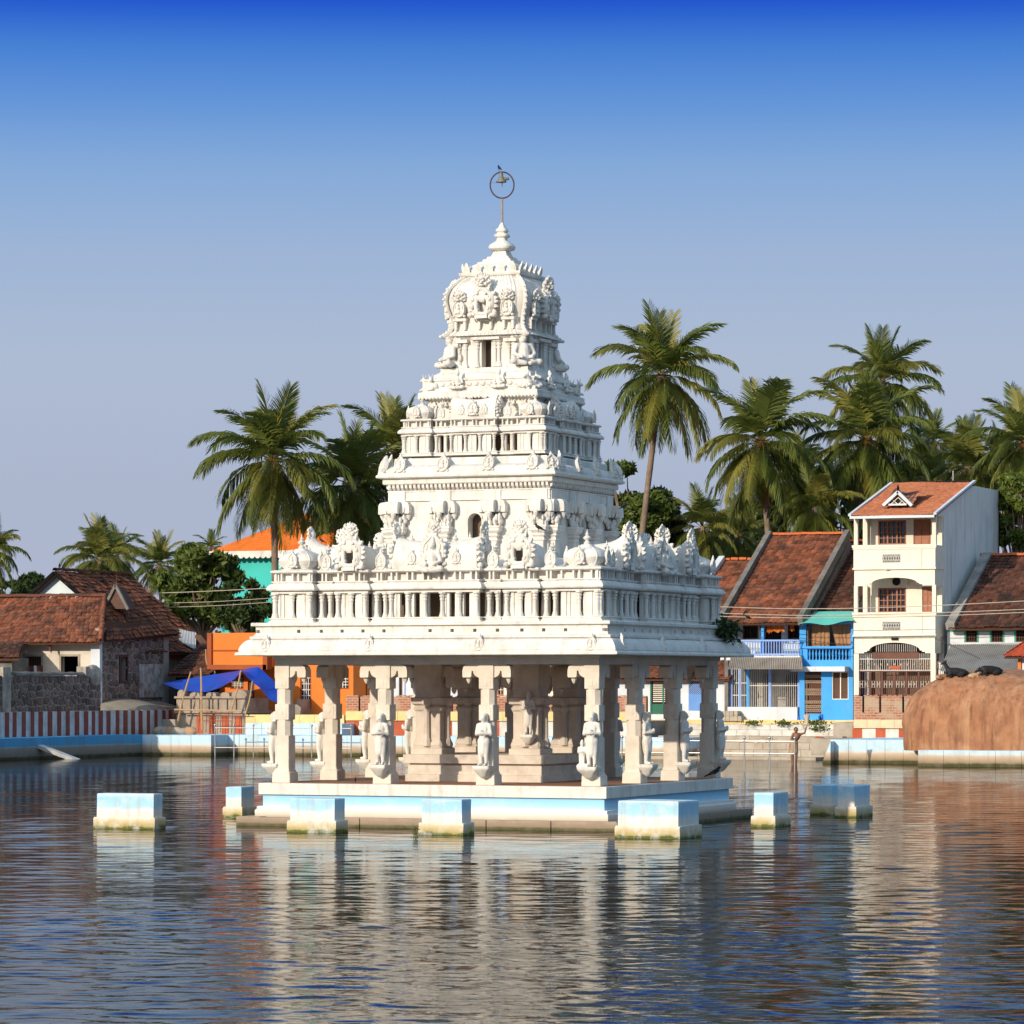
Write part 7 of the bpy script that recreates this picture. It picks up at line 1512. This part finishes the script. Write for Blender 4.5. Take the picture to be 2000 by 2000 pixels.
# ================================================================== people
M_SKIN = mat('brown_skin', (.25, .12, .07), (.20, .09, .05), scale=4, rough=.55, spec=.35); M_HAIR = mat('black_hair', (.012, .01, .01)); M_DHOTI = mat('tan_loincloth', (.40, .29, .19), (.30, .2, .13), scale=8, rough=.9); M_WETC = mat('wet_pale_cloth', (.60, .50, .40), (.5, .4, .31), scale=5, rough=.8)
b = MB()
b.ball((-.03, -.02, 1.47), (.082, .10, .115)); b.ball((-.03, -.115, 1.455), (.016, .02, .022)); b.limb([(-.02, 0, 1.33), (-.03, -.01, 1.40)], [.055, .05])
for s in (-1, 1): b.ball((-.03 + s * .083, 0, 1.465), (.014, .025, .03))
b.limb([(-.13, 0, 1.31), (.15, 0, 1.30)], [.07, .07]); b.limb([(.01, .01, 1.22), (-.07, .03, 1.08), (-.13, .05, .95)], [.15, .125, .125]); b.ball((-.14, .05, .86), (.16, .13, .13))
b.limb([(-.21, .05, .82), (-.19, -.02, .42), (-.16, .03, .0), (-.16, .03, -.3)], [.10, .075, .06, .045]); b.limb([(-.06, .05, .82), (-.02, .06, .42), (-.04, .12, .0), (-.04, .12, -.3)], [.10, .075, .06, .045])
b.limb([(.16, 0, 1.30), (.33, -.05, 1.36), (.395, -.05, 1.60)], [.058, .046, .034]); b.limb([(-.15, 0, 1.29), (-.24, -.14, 1.10), (-.10, -.26, 1.0)], [.058, .046, .034])
def hand(b, c, d, side):               # palm with four unequal curled fingers and a thumb
    c, d, side = Vector(c), Vector(d).normalized(), Vector(side).normalized(); nrm = d.cross(side); b.limb([c, c + d * .07], [.030, .034], 8)
    for i, L in enumerate((.055, .068, .072, .06)): r_ = c + d * .075 + side * (-.027 + .018 * i); b.limb([r_, r_ + d * L * .5, r_ + d * L * .7 + nrm * L * .45, r_ + nrm * L * .7 + d * L * .25], [.010, .010, .009, .008], 6)
    b.limb([c + d * .02 + side * .03, c + d * .05 + side * .055, c + d * .07 + side * .05 + nrm * .03], [.012, .011, .009], 6)
hand(b, (.40, -.05, 1.62), (.05, 0, 1), (1, 0, 0)); hand(b, (-.08, -.27, .99), (.8, -.4, -.3), (0, .3, -1))
body = remesh(b, 'person', M_SKIN, .0125, 1); pp = at_z(1556, 1495, 0.0)
PERSON = put('person', body, None, (pp.x, pp.y, 0), rz=YAW, label='bare-chested person bathing in the water, swinging up a twisted cloth', cat='person')
MB().ball((-.03, .025, 1.50), (.092, .10, .105), 12, 8).obj('hair', M_HAIR, PERSON, 60)
c = MB(); c.loft([[(-.10 - .04 * (1 - t) + (.155 + .035 * (1 - t) + .012 * math.sin(k * 3)) * math.cos(2 * math.pi * k / 18) * (1 + .1 * (1 - t)), .05 + (.135 + .03 * (1 - t) + .01 * math.sin(k * 4)) * math.sin(2 * math.pi * k / 18), .52 + .50 * t) for k in range(18)] for t in (0, .25, .5, .75, 1)], False, False); c.obj('loincloth', M_DHOTI, PERSON, 50)
c = MB(); c.loft([[(.41 + .02 * t + (.035 + .11 * t ** 1.5) * math.cos(2 * math.pi * k / 10 + t * 2), -.05 + (.03 + .03 * t) * math.sin(2 * math.pi * k / 10 + t * 2), 1.62 + .50 * t + .05 * t * math.sin(k * 2.1)) for k in range(10)] for t in (0, .2, .4, .6, .8, 1)], True, True); c.obj('twisted_cloth', M_WETC, None, 50, loc=(pp.x, pp.y, 0), rz=YAW, label='twisted pale wet cloth held up by the bathing person', cat='cloth')
b = MB(); b.ball((0, -.10, .62), (.08, .095, .11)); b.limb([(0, .0, .48), (0, -.06, .55)], [.055, .05]); b.limb([(-.13, .0, .46), (.13, .0, .46)], [.07, .07]); b.limb([(0, .03, .40), (0, .12, .22), (0, .13, .14)], [.14, .13, .13])
for s in (-1, 1): b.limb([(s * .08, .12, .14), (s * .13, -.18, .36), (s * .12, -.06, .04), (s * .12, -.20, .025)], [.085, .065, .045, .03]); b.limb([(s * .15, .0, .45), (s * .19, -.14, .30), (s * .05, -.30, .26)], [.052, .042, .03]); hand(b, (s * .05, -.30, .25), (-s * .3, -1, -.2), (s, 0, 0))
sq = remesh(b, 'person', mat('dark_brown_skin', (.12, .06, .04), (.09, .045, .03), rough=.55), .0125, 1); q = at_v(1374, 1480, 71.95); P2 = put('person', sq, None, (q.x, 71.95, .12), rz=YAW + 1.2, label='dark person squatting on the lowest bathing step behind the railing', cat='person'); MB().ball((0, -.085, .66), (.088, .10, .095), 12, 8).obj('hair', M_HAIR, P2, 60); MB().rp([(.15, .10), (.16, .20), (.13, .24)], 0, 0, 0, .12).obj('loincloth', M_DWOOD, P2)
# ================================================================== railings
M_SS = mat('stainless_steel', (.55, .54, .52), (.45, .44, .42), rough=.3, metal=.7)
def railing(v, posts, y_top, y_mid, label, x0, x1):
    r = empty('steel_railing', (U(posts[0], v), v, 0), label=label, cat='railing'); o = -Vector(r.location); zt = Z(posts[0], y_top, v); zm = Z(posts[0], y_mid, v)
    for px in posts:
        x = U(px, v); p = MB(); p.tube([(0, 0, -.8), (0, 0, zt + .08)], .032, 8); po = p.obj('post', M_SS, r, 60, loc=(x + o.x, 0, 0)); MB().ball((0, 0, zt + .13), .062, 10, 8).obj('ball_cap', M_SS, po, 60)
    for z in (zt, zm): MB().tube([(U(x0, v) + o.x, 0, z), (U(x1, v) + o.x, 0, z)], .024, 8).obj('rail', M_SS, r, 60)
railing(70.2, (420, 457, 495, 533, 571, 609, 648, 686), 1421.5, 1460, 'steel railing in the water in front of the stone shrine', 420, 686)
railing(50.0, (1552, 1503, 1454, 1405, 1377, 1312, 1263, 1215), 1448, 1472, 'steel railing in the water before the bathing steps', 1200, 1552)
# ================================================================== overhead cables
M_WIRE = mat('pale_weathered_cable', (.50, .44, .36), (.4, .35, .28), rough=.6); M_WIRED = mat('dark_cable', (.05, .045, .04), (.04, .035, .03), rough=.6)
def cable(pts, v, label, m=None, r=.018):
    P = [at_v(a, b_, v) for a, b_ in pts]; out = []
    for i in range(len(P) - 1):
        p0, p1, p2, p3 = P[max(0, i - 1)], P[i], P[i + 1], P[min(len(P) - 1, i + 2)]
        for k in range(10): t = k / 10; out.append(.5 * ((2 * p1) + (p2 - p0) * t + (2 * p0 - 5 * p1 + 4 * p2 - p3) * t * t + (3 * p1 - p0 - 3 * p2 + p3) * t ** 3))
    out.append(P[-1]); MB().tube(out, r, 5).obj('overhead_cable', m or M_WIRE, None, label=label, cat='cable', group='overhead cables')
cable([(1330, 1182), (1402, 1185), (1572, 1189), (1800, 1184), (2140, 1166)], 77.2, 'topmost pale cable crossing the houses on the right'); cable([(1330, 1195), (1412, 1198), (1600, 1202), (1850, 1196), (2140, 1184)], 77.2, 'middle pale cable crossing the houses on the right'); cable([(1330, 1201), (1412, 1204), (1600, 1207), (1850, 1202), (2140, 1190)], 77.4, 'lowest pale cable crossing the houses on the right')
cable([(120, 1162), (280, 1159), (400, 1155), (560, 1147)], 86.5, 'topmost cable in front of the green tree on the left', r=.02); cable([(120, 1184), (280, 1179), (420, 1175), (560, 1166)], 86.5, 'middle cable in front of the green tree on the left', r=.015); cable([(120, 1190), (280, 1187), (420, 1183), (560, 1174)], 86.6, 'lowest cable in front of the green tree on the left', r=.015)
cable([(1826, 1246), (1870, 1266), (1930, 1292), (1990, 1308)], 78.9, 'dark drop cable from the white house to the red porch', M_WIRED, .014); cable([(1563, 1246), (1620, 1256), (1668, 1258)], 78.8, 'dark cable looping before the curtained balcony', M_WIRED, .014)
# ================================================================== small things on the steps
for nm, px, py, v, z, r, m, lab in (('cloth_heap', 1601, 1453, 74.6, .72, (.30, .22, .16), mat('red_cloth', (.5, .09, .04)), 'red cloth heap beside the sloping cheek wall'), ('cloth_heap', 1490, 1463, 74.6, .72, (.22, .15, .09), mat('orange_white_cloth', (.6, .35, .2), (.7, .68, .64), scale=7), 'small orange and white bundle of clothes on the steps'), ('cloth_heap', 1478, 1464, 74.5, .72, (.16, .12, .06), mat('pale_cloth', (.6, .58, .54)), 'small pale bundle of clothes on the steps')):
    b = MB(); b.ball((0, 0, r[2] * .8), r, 14, 10); b.v = [tuple(Vector(q) * (1 + .22 * mnoise.noise(Vector(q) * 9))) for q in b.v]; b.obj(nm, m, None, 60, loc=(U(px, v), v, z - .02), label=lab, cat='cloth')
for i, (px, v, z) in enumerate(((1600, 78.55, 1.52), (1585, 78.6, 1.52), (1470, 78.55, 1.5), (1530, 78.5, 1.5), (1600, 76.9, 1.28), (1778, 75.0, 1.64))):
    leaf_tuft(40 + i, 150, .22 if i != 5 else .08, .05 if i != 5 else .14, .16, -.5).obj('weed_tuft', M_LEAF, None, loc=(U(px, v), v, z + .05), label=['weeds on the top step nearest the blue house door', 'weeds on the top step below the blue house', 'low weeds on the top step below the barred windows', 'thin weeds on the top step left of the bather', 'weeds on a lower step beside the cheek wall', 'small plant growing from the wall beside the boulder'][i], cat='weeds', group='weeds on the steps')
b = MB(); p0, p1 = at_u(62, 1462, BANK_U + .05), at_z(110, 1479, .05); b.obox((Vector(p0) + Vector((BANK_U + 1.6, p0.y + 2.2, 0))) / 2, (.85, .35, -.35), (.0, .25, 0), (.1, 0, .05)); b.obj('leaning_slab', M_GREYW, label='pale stone slab leaning against the blue quay wall', cat='slab')
